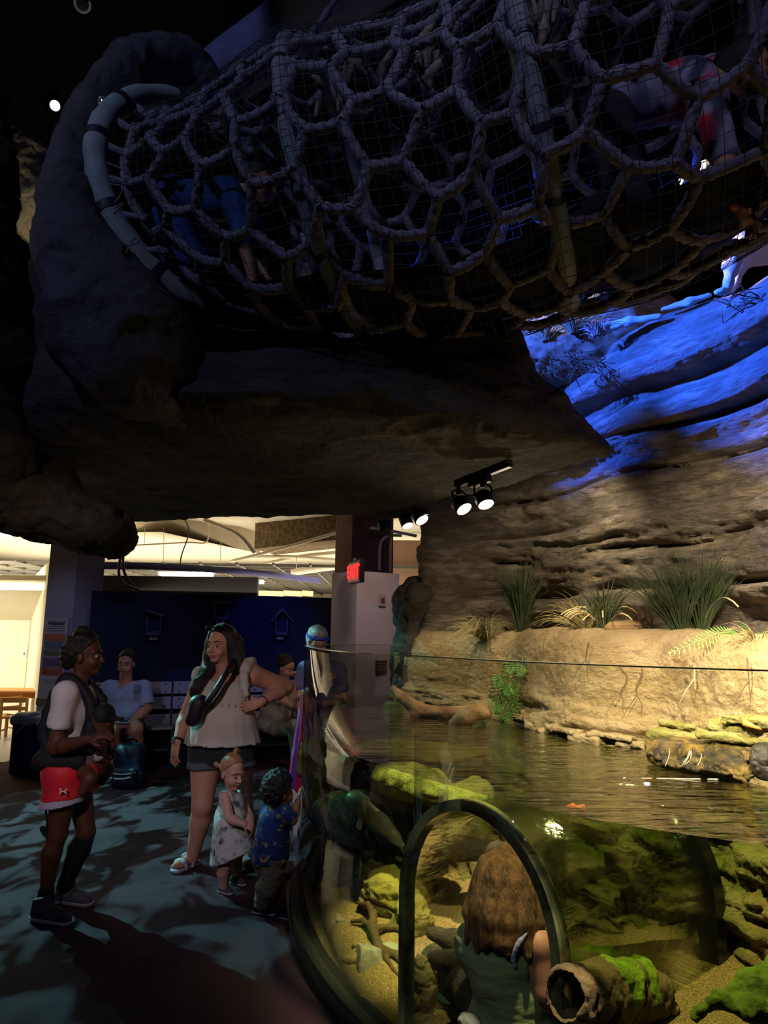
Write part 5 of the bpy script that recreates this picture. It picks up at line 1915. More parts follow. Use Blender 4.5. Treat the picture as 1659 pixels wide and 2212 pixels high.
# hoops
for k, (u, rr, lb) in enumerate(((0.0, 0.056, 'wide pale wrapped entrance ring'), (1 / 3, 0.034, None), (2 / 3, 0.036, None), (1.0, 0.036, None))):
    ro = 0.10 if u == 0 else -0.02
    pts = [tun_pt(u, 2 * math.pi * j / 72, ro) for j in range(72)]
    hp = MB().tube(pts, [rr * (1 + 0.05 * math.sin(j * 2.1)) for j in range(72)], 14, closed=True).build('hoop', M_ring if lb else M_hoop, NT, True)
    if lb:
        hp['label'] = lb
        for ph in (0.15, -0.45, 0.62, 2.0, -1.0, 1.25):
            q = [tun_pt(u, ph + dj, ro) for dj in (-0.03, 0.0, 0.03)]
            MB().tube(q, rr * 1.08, 14, caps=False).build('tape_band', MATS['bolt_dark'], hp, True)
        p = tun_pt(0.0, 0.50, 0.15)
        vd = (EYEV - p).normalized()
        MB().lathe(p, [(0.022, 0), (0.024, 0.006), (0.016, 0.008), (0.014, 0.004), (0.011, 0.01), (0.0, 0.012)], 18, vd).build('bolt', mat('bright_bolt', 'b8b8bc', rough=0.25, metallic=0.8), hp, True)
    else:
        for ph in (1.2, 0.75, 0.3, -0.1, -0.55, -0.9):
            q = [tun_pt(u, ph + dj, -0.02) for dj in (-0.018, 0.018)]
            MB().tube(q, rr * 1.07, 12, caps=False).build('tape_band', MATS['bolt_dark'], hp, True)

# honeycomb of twisted rope
NCOL, NROW = 13, 15
rnd = random.Random(12)
jit = {}


def node(i, j):
    """brick-wall lattice: column i along, row j around"""
    j = j % (2 * NROW)
    if (i, j) not in jit:
        jit[(i, j)] = (rnd.uniform(-0.2, 0.2), rnd.uniform(-0.22, 0.22), rnd.uniform(-0.03, 0.015))
    a, b, c = jit[(i, j)]
    off = 0.33 if (i + j) % 2 else 0.0
    u = (i + off + a * 0.6 + 0.25) / (NCOL - 0.2)
    ph = 2 * math.pi * (j + b) / (2 * NROW)
    return min(max(u, 0.035), 1.02), ph, c


segs = []
for i in range(NCOL):
    for j in range(2 * NROW):
        segs.append(((i, j), (i, (j + 1) % (2 * NROW))))
        if (i + j) % 2 and i + 1 < NCOL:
            segs.append(((i, j), (i + 1, j)))
nodes = {}
for s_ in segs:
    for n_ in s_:
        if n_ not in nodes:
            u, ph, c = node(*n_)
            nodes[n_] = (u, ph, tun_pt(u, ph, c))
V, Q = [], []
nv = 0
SIDES, STEPS = 12, 17
ang = np.arange(SIDES) * 2 * np.pi / SIDES
for a, b in segs:
    ua, pa, A = nodes[a]
    ub, pb_, B = nodes[b]
    L = (B - A).length
    d = (B - A).normalized()
    x_, y_ = frame_of(d)
    sagv = V3(0, 0, -0.10 * L * rnd.uniform(0.2, 1.2))
    r0 = 0.0215 + 0.003 * rnd.random()
    ph0 = rnd.uniform(0, 6.28)
    X_, Y_ = np.array(tuple(x_)), np.array(tuple(y_))
    A_, D_ = np.array(tuple(A)), np.array(tuple(B - A))
    for k in range(STEPS):
        t_ = k / (STEPS - 1)
        tw = ph0 + t_ * L / 0.13 * 2 * np.pi
        rr = r0 * (0.86 + 0.15 * (np.abs(np.cos(1.5 * (ang - tw))) * 2 - 0.9) + 0.06 * math.sin(2.9 * k)) * (1.15 if k in (0, STEPS - 1) else 1.0)
        c = A_ + D_ * t_ + np.array(tuple(sagv)) * (4 * t_ * (1 - t_))
        V.append(c + X_ * (rr * np.cos(ang))[:, None] + Y_ * (rr * np.sin(ang))[:, None])
    for k in range(STEPS - 1):
        for m_ in range(SIDES):
            m2 = (m_ + 1) % SIDES
            Q.append((nv + k * SIDES + m_, nv + k * SIDES + m2, nv + (k + 1) * SIDES + m2, nv + (k + 1) * SIDES + m_))
    nv += SIDES * STEPS
# knots where the ropes meet, welding the net into one piece
link('rope_net', npmesh('rope_net', np.concatenate(V), np.array(Q)), M_rope, NT)
# lashings from the entrance ring to the net
for k in range(13):
    ph = R(-62 + k * 17.5)
    a = tun_pt(0.0, ph, 0.10)
    b = tun_pt(0.04, ph - 0.05, 0.0)
    pts = spl([a, a.lerp(b, 0.5) + V3(0, 0, -0.01), b, tun_pt(0.06, ph - 0.06, 0.0)], 10)
    MB().tube(pts, [0.019 * (1 + 0.12 * math.sin(i * 2.4)) for i in range(10)], 8).build('lashing_rope', M_rope, NT, True)
for k, pts in enumerate(([(232, 352), (270, 368), (282, 378), (268, 392), (236, 382)], [(236, 398), (262, 402), (262, 418), (246, 440)], [(250, 505), (275, 530), (300, 520), (292, 512), (272, 545)], [(248, 450), (266, 438), (262, 445), (246, 462)])):
    MB().tube(spl([at(x, y, 2.68) for x, y in pts], 18), 0.0035, 5).build('loose_string', M_rope, NT, True)
# thin torn cloth strips caught in the net
M_cloth = mat('torn_cloth', ['5c564e', '756e64'], rough=0.9, scale=12, bump=0.4, bscale=40, bdist=0.01)
for k in range(34):
    u = rnd.choice([rnd.uniform(0.36, 0.6), rnd.uniform(0.68, 0.98)])
    ph = rnd.uniform(0.1, 1.25)
    p = tun_pt(u, ph, -0.05)
    q = p + V3(rnd.uniform(-0.07, 0.07), rnd.uniform(0, 0.05), rnd.uniform(-0.22, -0.08))
    mid = p.lerp(q, 0.5) + V3(rnd.uniform(-0.05, 0.05), 0, 0)
    S().chain([p, mid, q], [0.012, 0.018, 0.008], k=0.01).build('cloth_strip', M_cloth, NT, h=0.008, noise=0.006, nfreq=30, seed=k)

# fine outer netting
mu, mv = 58, 76
V, Q = [], []
nv = 0
Pm = np.zeros((mu + 1, mv, 3))
for i in range(mu + 1):
    for j in range(mv):
        Pm[i, j] = tun_pt(0.055 + 0.98 * i / mu, 2 * math.pi * (j + 0.25 * math.sin(i * 0.35)) / mv, 0.035 + 0.006 * rnd.random())
th = 0.0016


def wire(pts, closed):
    global nv
    pts = np.array(pts)
    n = len(pts)
    d = np.roll(pts, -1, 0) - np.roll(pts, 1, 0)
    if not closed:
        d[0], d[-1] = pts[1] - pts[0], pts[-1] - pts[-2]
    d /= np.linalg.norm(d, axis=1, keepdims=True)
    x = np.cross(d, [0.3, 0.9, 0.3])
    x /= np.linalg.norm(x, axis=1, keepdims=True)
    y = np.cross(d, x)
    for a in range(3):
        V.append(pts + th * (x * math.cos(a * 2.0944) + y * math.sin(a * 2.0944)))
    for k in range(n if closed else n - 1):
        k2 = (k + 1) % n
        for a in range(3):
            b = (a + 1) % 3
            Q.append((nv + a * n + k, nv + b * n + k, nv + b * n + k2, nv + a * n + k2))
    nv += 3 * n


for i in range(mu + 1):
    wire(Pm[i], True)
for j in range(mv):
    wire(Pm[:, j], False)
o = link('fine_netting', npmesh('fine_netting', np.concatenate(V), np.array(Q)), M_mesh, NT)
o['kind'] = 'stuff'
# tie rope up to the beam
top = tun_pt(1 / 3, 1.5, 0.0)
MB().tube(spl([top, at(668, 92, 3.1), at(700, 40, 3.2), at(740, -20, 3.3)], 16), [0.02 * (1 + 0.25 * math.sin(i * 1.9)) for i in range(16)], 8).build('hanging_rope', M_rope, NT, True)
# dark rubber crawl mat inside
fl = []
for i in range(40):
    u = 0.02 + 0.97 * i / 39
    fl.append([tuple(tun_pt(u, R(-90 + a), -0.06)) for a in (-30, -15, 0, 15, 30)])
# (floor follows the lowest part of the net)
sheet('crawl_mat', np.array(fl), M_black, NT)
# ================================================================== PLANTS AND LEDGE DRESSING
M_grass = mat('grass_green', ['1f2a18', '38442a', '4e5236'], rough=0.6, scale=9, spec=0.3)
M_grass2 = mat('grass_dry', ['5b5334', '8d8156', '4a4a2a'], rough=0.7, scale=9, spec=0.2)
M_fern = mat('fern_green', ['2f5a24', '5c8a3c', '86a85c'], rough=0.45, scale=8, spec=0.4)
M_spike = mat('seed_spike', ['a89268', 'c4b088'], rough=0.8, scale=20)


def blade(mb, p, d, L, bend, r0, n=7, side=None):
    d = d.normalized()
    hz = Vector((d.x, d.y, 0))
    hz = hz.normalized() if hz.length > 1e-3 else V3(1, 0, 0)
    pts = []
    c = Vector(p)
    for k in range(n):
        t_ = k / (n - 1)
        pts.append(c.copy())
        dd = (d + hz * bend * t_ * 0.8 - V3(0, 0, 1) * bend * t_ * t_ * 2.0).normalized()
        c = c + dd * (L / (n - 1))
    mb.tube(pts, [r0 * (1 - 0.85 * (k / (n - 1)) ** 1.5) for k in range(n)], 4, caps=False)
    return pts


def grass(label, p, n, L, spread, bend, m_, r0=0.004, seed=0, lean=(0, 0), name='grass_clump', spikes=0):
    rnd = random.Random(seed)
    e = empty(name, p, label, 'grass plant')
    mb = MB()
    for k in range(n):
        a = rnd.uniform(0, 6.28)
        t_ = rnd.random() ** 0.7 * spread
        d = V3(math.cos(a) * t_ + lean[0], math.sin(a) * t_ * 0.8 + lean[1], 1)
        q = Vector(p) + V3(math.cos(a), math.sin(a), 0) * rnd.random() * 0.03
        blade(mb, q, d, L * rnd.uniform(0.55, 1.05), bend * rnd.uniform(0.4, 1.3), r0 * rnd.uniform(0.7, 1.2))
    mb.build('blades', m_, e, True)
    if spikes:
        for k in range(spikes):
            a = rnd.uniform(0, 6.28)
            d = V3(math.cos(a) * 0.5, math.sin(a) * 0.4 - 0.2, 1)
            ms = MB()
            pts = blade(ms, p, d, L * rnd.uniform(0.7, 0.95), 1.1, 0.002, 10)
            ms.tube(pts[6:], [0.0045] * 4, 5)
            ms.build('seed_spike', M_spike, e, True)
    return e


def frond(mb, pts, wid, nl=22):
    P = spl(pts, nl + 1)
    mb.tube(P, [0.004 * (1 - 0.7 * i / nl) for i in range(nl + 1)], 4)
    for i in range(1, nl):
        t_ = i / nl
        d = (P[i + 1] - P[i - 1]).normalized()
        s_ = d.cross(V3(0.25, -0.85, 0.5).normalized()).normalized()
        nrm = s_.cross(d)
        w_ = wid * (math.sin(math.pi * min(1, 0.15 + t_ * 0.85)) ** 0.7)
        lw = (P[1] - P[0]).length * 0.42
        for sg in (-1, 1):
            a = P[i]
            b = a + s_ * sg * w_ + d * w_ * 0.35 - V3(0, 0, w_ * 0.15)
            mid = a.lerp(b, 0.55)
            n_ = nrm * 0.0015
            mb.add([a - d * lw * 0.5 + n_, mid + d * lw + n_, b + n_, mid - d * lw * 0.9 + n_, a - d * lw * 0.5 - n_, mid + d * lw - n_, b - n_, mid - d * lw * 0.9 - n_],
                   [(0, 1, 2, 3), (7, 6, 5, 4), (0, 4, 5, 1), (1, 5, 6, 2), (2, 6, 7, 3), (3, 7, 4, 0)])


def fern(label, fronds, wid, m_=None, name='fern'):
    e = empty(name, fronds[0][0], label, 'fern')
    for f_ in fronds:
        mb = MB()
        frond(mb, f_, wid)
        mb.build('frond', m_ or M_fern, e)
    return e


grass('scraggly grass tuft hanging at the left end of the rock shelf', at(1048, 1385, 5.25), 130, 0.34, 0.9, 1.7, M_grass2, 0.0035, 1, (-0.25, -0.3))
grass('upright dark grass clump second from the left on the rock shelf', at(1127, 1366, 5.0), 120, 0.5, 0.28, 0.35, M_grass, 0.006, 2)
grass('low spreading thin grass left of the drooping seed heads on the shelf', at(1268, 1372, 4.25), 60, 0.36, 1.0, 1.0, M_grass2, 0.0025, 12, (-0.6, 0))
grass('grass clump with pale drooping seed heads beside the carved wood chunk', at(1305, 1372, 4.2), 60, 0.36, 0.35, 0.5, M_grass, 0.006, 3, spikes=16)
grass('big dark bushy grass clump on the shelf, left half of the largest pair', at(1470, 1370, 3.85), 260, 0.42, 0.6, 0.35, M_grass, 0.0035, 4, (-0.2, 0))
grass('big dark bushy grass clump on the shelf, right half of the largest pair', at(1515, 1367, 3.85), 280, 0.47, 0.5, 0.3, M_grass, 0.0035, 5, (0.08, 0), spikes=3)
grass('tuft of wiry grass at the right edge of the shelf under the small fern', at(1640, 1410, 3.1), 110, 0.2, 1.0, 1.5, M_grass2, 0.0025, 6)
b = at(1108, 1553, 4.72)
fr = []
for tip, mid in (((1128, 1437), (1120, 1500)), ((1105, 1432), (1095, 1490)), ((1078, 1462), (1078, 1505)), ((1072, 1515), (1082, 1530)), ((1100, 1480), (1104, 1520))):
    m0 = at(*mid, 4.68)
    t0 = at(*tip, 4.62)
    fr.append([b, m0, t0, t0 + V3(-0.03, -0.05, -0.06)])
fern('bright green fern rising from the water edge behind the driftwood', fr, 0.075)
b = at(1598, 1375, 3.35)
fern('single arching fern frond lying across the shelf in front of the big grass', [[b, at(1560, 1367, 3.32), at(1510, 1385, 3.3), at(1442, 1413, 3.3)]], 0.045)
b = at(1622, 1402, 3.2)
fern('small dark fern at the right edge of the shelf', [[b, at(1618, 1372, 3.2), at(1600, 1345, 3.2)], [b, at(1640, 1375, 3.2), at(1670, 1372, 3.2)], [b, at(1640, 1392, 3.2), at(1680, 1402, 3.2)]], 0.035, mat('fern_dark', ['1f3a1a', '33552a', '54703c'], rough=0.5, scale=8))
c = at(1347, 1358, 4.05)
M_ = mat('carved_wood', ['4a3a26', '94784e', '7a603c', 'a68a5e'], rough=0.6, scale=6, stretch=(1, 1, 9), bump=0.8, bscale=14, bdist=0.02)
o = S().ell(c, (0.105, 0.07, 0.045), k=0.02).ell(c + V3(0.04, 0, 0.0), (0.07, 0.06, 0.045)).build('wood_chunk', M_, h=0.008, noise=0.008, nfreq=16, nstretch=(0.5, 1, 3))
tag(o, 'smooth striped brown wood chunk lying on the shelf beside the seed heads', 'wood')
# small roots hanging down the bank
M_root = mat('root_brown', ['4a3826', '6a5438'], rough=0.9, scale=14)
for k, (x, y0, y1, Yv, lb) in enumerate(((1295, 1378, 1470, 4.02, 'thin dry root hanging down the bank below the seed heads'), (1352, 1440, 1545, 3.86, 'crooked root on the bank below the wood chunk'), (1385, 1440, 1560, 3.8, 'longer crooked root beside the other root on the bank'),
                                      (1530, 1440, 1490, 3.35, 'short pale twig stuck on the bank above the spill'), (1640, 1420, 1520, 2.95, 'dark thin root hanging at the right edge of the bank'))):
    rnd = random.Random(k)
    s = S()
    pts = []
    for j in range(7):
        t_ = j / 6
        p = at(x + rnd.uniform(-9, 9), y0 + (y1 - y0) * t_, Yv)
        i = np.argmin((Bs[:, 0] - p.x) ** 2 + (Bs[:, 1] - p.y) ** 2)
        p = Vector((Bs[i, 0] + Bn[i, 0] * 0.03, Bs[i, 1] + Bn[i, 1] * 0.03, min(p.z, 1.56)))
        pts.append(p)
    mb = MB().tube(spl(pts, 20), [0.0042 - 0.003 * q / 19 for q in range(20)], 6)
    mb.tube(spl([pts[3], pts[3] + V3(-0.05, -0.01, -0.06), pts[3] + V3(-0.08, 0, -0.12)], 8), [0.003 - 0.0022 * q / 7 for q in range(8)], 5)
    o = mb.build('root', M_root if k != 3 else M_spike, None, True)
    tag(o, lb, 'root')

# ---- upper ledge
M_hill = mat('sandy_mound', ['5a4636', '7a624c', '6a5442'], rough=0.95, scale=3, bump=0.5, bscale=14, bdist=0.02)
p = at(1400, 690, 5.2)
o = S().ell(p - V3(0, 0, 0.12), (0.28, 0.3, 0.34), k=0.1).build('sand_mound', M_hill, h=0.03, noise=0.02, nfreq=4)
tag(o, 'brown sandy mound at the back of the blue lit upper ledge', 'mound')
s = S().ell(at(1160, 775, 5.25), (0.42, 0.4, 0.3), k=0.15).ell(at(1260, 745, 5.1), (0.4, 0.35, 0.28), k=0.15).ell(at(1330, 725, 5.0), (0.3, 0.35, 0.26), k=0.15)
o = s.build('earth_bank', M_hill, h=0.025, noise=0.05, nfreq=3, ridge=0.05, rfreq=4)
tag(o, 'low brown earth bank under the dry grass at the left of the upper ledge', 'earth bank')
M_wdrift = mat('white_driftwood', ['8f8a80', 'b8b2a4', 'a39c8e'], rough=0.7, scale=6, stretch=(1, 1, 6), bump=0.7, bscale=20, bdist=0.01)
log('pale driftwood log with a cut end lying on the blue lit ledge', [at(1308, 707, 4.5), at(1360, 694, 4.4), at(1425, 684, 4.3)], [0.034, 0.03, 0.02], M_wdrift, h=0.01, noise=0.006, name='driftwood_log')
log('flat pale driftwood pieces on the ledge just left of the white animal', [at(1432, 668, 4.3), at(1490, 652, 4.2), at(1532, 638, 4.15)], [0.014, 0.026, 0.016], M_wdrift, h=0.009, noise=0.006, name='driftwood_log', seed=2)
M_ledgegrass = mat('ledge_grass', ['4a4430', '7c7250', '3a3a22'], rough=0.8, scale=9)
for k, (x, y, Yv, n, L, sp, lb) in enumerate(((1180, 728, 4.85, 90, 0.25, 1.0, 'matted dry grass at the left end of the upper ledge'), (1240, 712, 4.75, 110, 0.3, 0.9, 'pale tangled dry grass in the middle of the upper ledge'),
                                       (1330, 690, 4.8, 60, 0.26, 0.35, 'upright green grass tuft behind the cut driftwood log'), (1375, 680, 4.75, 60, 0.25, 0.35, 'upright green grass tuft in front of the sandy mound'), (1290, 716, 4.5, 50, 0.18, 1.2, 'pinkish dead plant at the cut end of the driftwood log'))):
    grass(lb, at(x, y, Yv) - V3(0, 0, 0.03), n, L, sp, 1.0, M_ledgegrass if k != 4 else mat('dead_pink', ['8a6a60', 'b09088'], rough=0.8, scale=9), 0.004, 30 + k, name='ledge_grass')
rnd = random.Random(9)
for k, (x, y, Yv, lb) in enumerate(((1232, 790, 4.35, 'blue lit root tangle in the hollow of the upper ledge, left one'), (1625, 660, 3.65, 'blue lit root tangle at the right edge below the white animal'))):
    mb = MB()
    c = at(x, y, Yv)
    for j in range(48):
        a = c + V3(rnd.uniform(-0.12, 0.16), rnd.uniform(-0.08, 0.08), rnd.uniform(-0.05, 0.06))
        mb.tube(spl([a, a + V3(rnd.uniform(-0.08, 0.08), rnd.uniform(-0.04, 0.04), rnd.uniform(-0.06, 0.06)), a + V3(rnd.uniform(-0.15, 0.15), rnd.uniform(-0.06, 0.06), rnd.uniform(-0.12, 0.05))], 8), [0.004, 0.004, 0.0038, 0.0036, 0.003, 0.0026, 0.002, 0.0014], 5)
    o = mb.build('root_tangle', M_root, None, True)
    tag(o, lb, 'roots')

# ---- white animal standing on the ledge
M_fur = mat('white_fur', ['b8ac9c', 'd8cfc4', 'c7bcae'], rough=0.9, scale=12, stretch=(3, 1, 1), bump=1.0, bscale=60, bdist=0.02, spec=0.1)
an = S()
Ya = 4.05


def ap(px, py, dY=0.0):
    return at(px, py, Ya + dY)


an.ell(ap(1655, 525), (0.24, 0.13, 0.13), k=0.08)
an.ell(ap(1755, 520), (0.2, 0.12, 0.13), k=0.08)
an.ell(ap(1605, 515), (0.13, 0.12, 0.16), k=0.08)
an.cone(ap(1598, 490), ap(1545, 400), 0.09, 0.07, k=0.06)
an.ell(ap(1530, 372), (0.10, 0.07, 0.075), k=0.05)
an.cone(ap(1520, 378), ap(1478, 392), 0.05, 0.03, k=0.04)
for sg in (-1, 1):
    an.cone(ap(1545, 345, 0.05 * sg), ap(1552, 318, 0.06 * sg), 0.028, 0.008, k=0.02)
# front legs
for dx, dY in ((0, -0.07), (22, 0.07)):
    an.chain([ap(1592 + dx, 540, dY), ap(1580 + dx * 0.7, 580, dY), ap(1574 + dx * 0.6, 612, dY), ap(1570 + dx * 0.3, 626, dY)], [0.065, 0.04, 0.028, 0.026], k=0.03)
    an.ell(ap(1557 + dx * 0.3, 630, dY), (0.042, 0.028, 0.02), k=0.02)
    an.cone(ap(1578 + dx, 560, dY), ap(1562 + dx, 575, dY), 0.03, 0.012, k=0.03)
# hind legs: thigh, knee forward, hock back
for dx, dY in ((0, -0.07), (26, 0.07)):
    an.chain([ap(1790 + dx, 540, dY), ap(1768 + dx, 562, dY - 0.0), ap(1800 + dx, 585, dY), ap(1792 + dx, 612, dY)], [0.085, 0.05, 0.032, 0.026], k=0.03)
    an.ell(ap(1782 + dx, 616, dY), (0.04, 0.028, 0.02), k=0.02)
an.cone(ap(1850, 500), ap(1905, 560), 0.035, 0.05, k=0.05)
e = empty('white_wolf', ap(1600, 630), 'white furry animal standing on the blue lit ledge behind the rope netting', 'animal')
an.build('body', M_fur, e, h=0.009, noise=0.008, nfreq=28, nstretch=(1, 1, 0.5))
for sg in (-1, 1):
    MB().ball(ap(1508, 372, 0.045 * sg), 0.008, 6).build('eye', MATS['bolt_dark'], e, True)
MB().ball(ap(1470, 390), 0.014, 6).build('nose', MATS['bolt_dark'], e, True)
# ================================================================== PEOPLE
def skin(name, a, b):
    return mat(name, [a, b], rough=0.55, scale=6, spec=0.35, bump=0.05, bscale=120, bdist=0.001)


M_skinD = skin('skin_deep', '4a2a1c', '5a3424')
M_skinL = skin('skin_fair', 'b07c66', 'c08c76')
M_skinB = skin('skin_baby', 'b88874', 'c89a86')
M_skinT = skin('skin_tan', '8a5c42', '9a6a50')
M_hairK = mat('hair_black', ['0a0807', '1a1412'], rough=0.45, scale=4, stretch=(6, 6, 1), bump=0.9, bscale=40, bstretch=(6, 6, 1), bdist=0.006, spec=0.5)
M_hairB = mat('hair_dark_brown', ['0e0907', '1e130e'], rough=0.45, scale=4, stretch=(6, 6, 1), bump=0.9, bscale=30, bstretch=(6, 6, 1), bdist=0.008, spec=0.5)
M_hairM = mat('hair_brown', ['2a1a0e', '7a5634', '47301c', '8f6a44'], rough=0.42, scale=5, stretch=(7, 7, 1), bump=1.0, bscale=26, bstretch=(7, 7, 1), bdist=0.01, spec=0.5)
M_hairG = mat('hair_grey', ['5c5c60', 'a9a9ac', '77787c', 'c4c4c6'], rough=0.45, scale=6, stretch=(5, 5, 1), bump=0.9, bscale=24, bdist=0.008, spec=0.5)
M_hairY = mat('hair_blond', ['8a6242', 'a87a54'], rough=0.5, scale=8, bump=0.5, bscale=50, bdist=0.004)
M_eye = mat('eye_white', '8c857f', rough=0.25)
M_iris = mat('eye_iris', '1a100a', rough=0.1)
M_lip = mat('lip_pink', '8a4a44', rough=0.4)
M_lipD = mat('lip_deep', '4a201c', rough=0.4)


def hand(b, w_, d, n, side, s, curl=0.35, tag='ha', spread=0.12):
    """palm, four bent fingers of unequal length and a thumb from the side of the palm"""
    d = d.normalized()
    n = (n - d * n.dot(d)).normalized()
    t_ = d.cross(n).normalized() * side
    M = [d, t_, n]
    b.ell(w_ + d * 0.048 * s, (0.05 * s, 0.038 * s, 0.016 * s), M, k=0.012 * s, tag=tag)
    b.ell(w_ + d * 0.07 * s, (0.026 * s, 0.036 * s, 0.014 * s), M, k=0.01 * s, tag=tag)
    for i, L in enumerate((0.070, 0.079, 0.073, 0.056)):
        lat = (0.027 - 0.018 * i)
        p = w_ + d * (0.086 - 0.004 * abs(i - 1)) * s + t_ * lat * s
        dd = (d + t_ * (spread * (1.2 - 0.8 * i))).normalized()
        c = curl * (1 + 0.12 * i)
        pts, a = [p], c * 0.7
        for f_ in (0.45, 0.32, 0.23):
            v = dd * math.cos(a) + n * math.sin(a)
            p = p + v * (L * f_ * s)
            pts.append(p)
            a += c
        b.chain(pts, [0.0092 * s, 0.0085 * s, 0.0078 * s, 0.0068 * s], k=0.005 * s, tag=tag)
    p = w_ + d * 0.022 * s + t_ * 0.028 * s
    v = (d * 0.62 + t_ * 0.68 + n * 0.35).normalized()
    p2 = p + v * 0.038 * s
    v2 = (d * 0.85 + t_ * 0.3 + n * (0.35 + curl * 0.5)).normalized()
    b.chain([p, p2, p2 + v2 * 0.03 * s], [0.014 * s, 0.0105 * s, 0.0085 * s], k=0.008 * s, tag=tag)


def headframe(f, up=V3(0, 0, 1)):
    f = f.normalized()
    u = (up - f * up.dot(f)).normalized()
    return f, u, u.cross(f).normalized()


def head(b, c, f, hs=1.0, up=V3(0, 0, 1), child=False):
    f, u, r = headframe(f, up)
    M = [r, f, u]

    def P(x, y, z):
        return c + (r * x + f * y + u * z) * hs
    b.ell(P(0, -0.012, 0.025), np.array((0.074, 0.094, 0.09)) * hs, M, k=0.02 * hs, tag='head')
    jw = 0.062 if child else 0.056
    b.ell(P(0, 0.022, -0.045), np.array((jw, 0.066, 0.07)) * hs, M, k=0.025 * hs, tag='head')
    b.ell(P(0, 0.066, -0.098), np.array((0.024, 0.02, 0.017)) * hs, M, k=0.02 * hs, tag='head')
    for sg in (-1, 1):
        b.ell(P(0.036 * sg, 0.06, -0.045), np.array((0.026, 0.026, 0.026)) * hs, M, k=0.02 * hs, tag='head')
        b.ell(P(0.078 * sg, -0.006, -0.018), np.array((0.009, 0.019, 0.031)) * hs, M, k=0.006 * hs, tag='head')
        b.cone(P(0.012 * sg, 0.078, 0.016), P(0.05 * sg, 0.062, 0.014), 0.011 * hs, 0.009 * hs, k=0.012 * hs, tag='head')
    for sg in (-1, 1):
        b.ell(P(0.032 * sg, 0.089, -0.008), np.array((0.018, 0.016, 0.013)) * hs, M, k=0.012 * hs, tag='head', sub=True)
    b.cone(P(0, 0.082, 0.002), P(0, 0.104, -0.036), 0.008 * hs, 0.0125 * hs, k=0.008 * hs, tag='head')
    for sg in (-1, 1):
        b.ell(P(0.012 * sg, 0.092, -0.041), np.array((0.009, 0.01, 0.008)) * hs, M, k=0.006 * hs, tag='head')
    b.ell(P(0, 0.084, -0.066), np.array((0.024, 0.012, 0.006)) * hs, M, k=0.008 * hs, tag='head')
    b.ell(P(0, 0.082, -0.077), np.array((0.021, 0.012, 0.007)) * hs, M, k=0.008 * hs, tag='head')
    return P, M


def face_parts(E, P, M, hs, lip, hair, iris=True):
    for sg in (-1, 1):
        e = MB().ball(P(0.032 * sg, 0.074, -0.008), (0.0125 * hs,) * 3, 8).build('eye', M_eye, E, True)
        MB().ball(P(0.032 * sg, 0.0825, -0.008), (0.0058 * hs,) * 3, 6).build('iris', M_iris, e, True)
        MB().tube(spl([P(0.014 * sg, 0.09, 0.017), P(0.033 * sg, 0.086, 0.024), P(0.053 * sg, 0.07, 0.017)], 8), [0.003 * hs, 0.004 * hs, 0.0042 * hs, 0.004 * hs, 0.0037 * hs, 0.003 * hs, 0.0025 * hs, 0.0015 * hs], 6).build('eyebrow', hair, E, True)
    mb = MB().tube(spl([P(-0.024, 0.083, -0.07), P(-0.008, 0.0945, -0.066), P(0, 0.0945, -0.068), P(0.008, 0.0945, -0.066), P(0.024, 0.083, -0.07)], 12), [0.001 * hs] + [0.0042 * hs] * 10 + [0.001 * hs], 6)
    mb.tube(spl([P(-0.022, 0.082, -0.072), P(0, 0.093, -0.079), P(0.022, 0.082, -0.072)], 10), [0.001 * hs] + [0.0048 * hs] * 8 + [0.001 * hs], 6)
    mb.build('lips', lip, E, True)


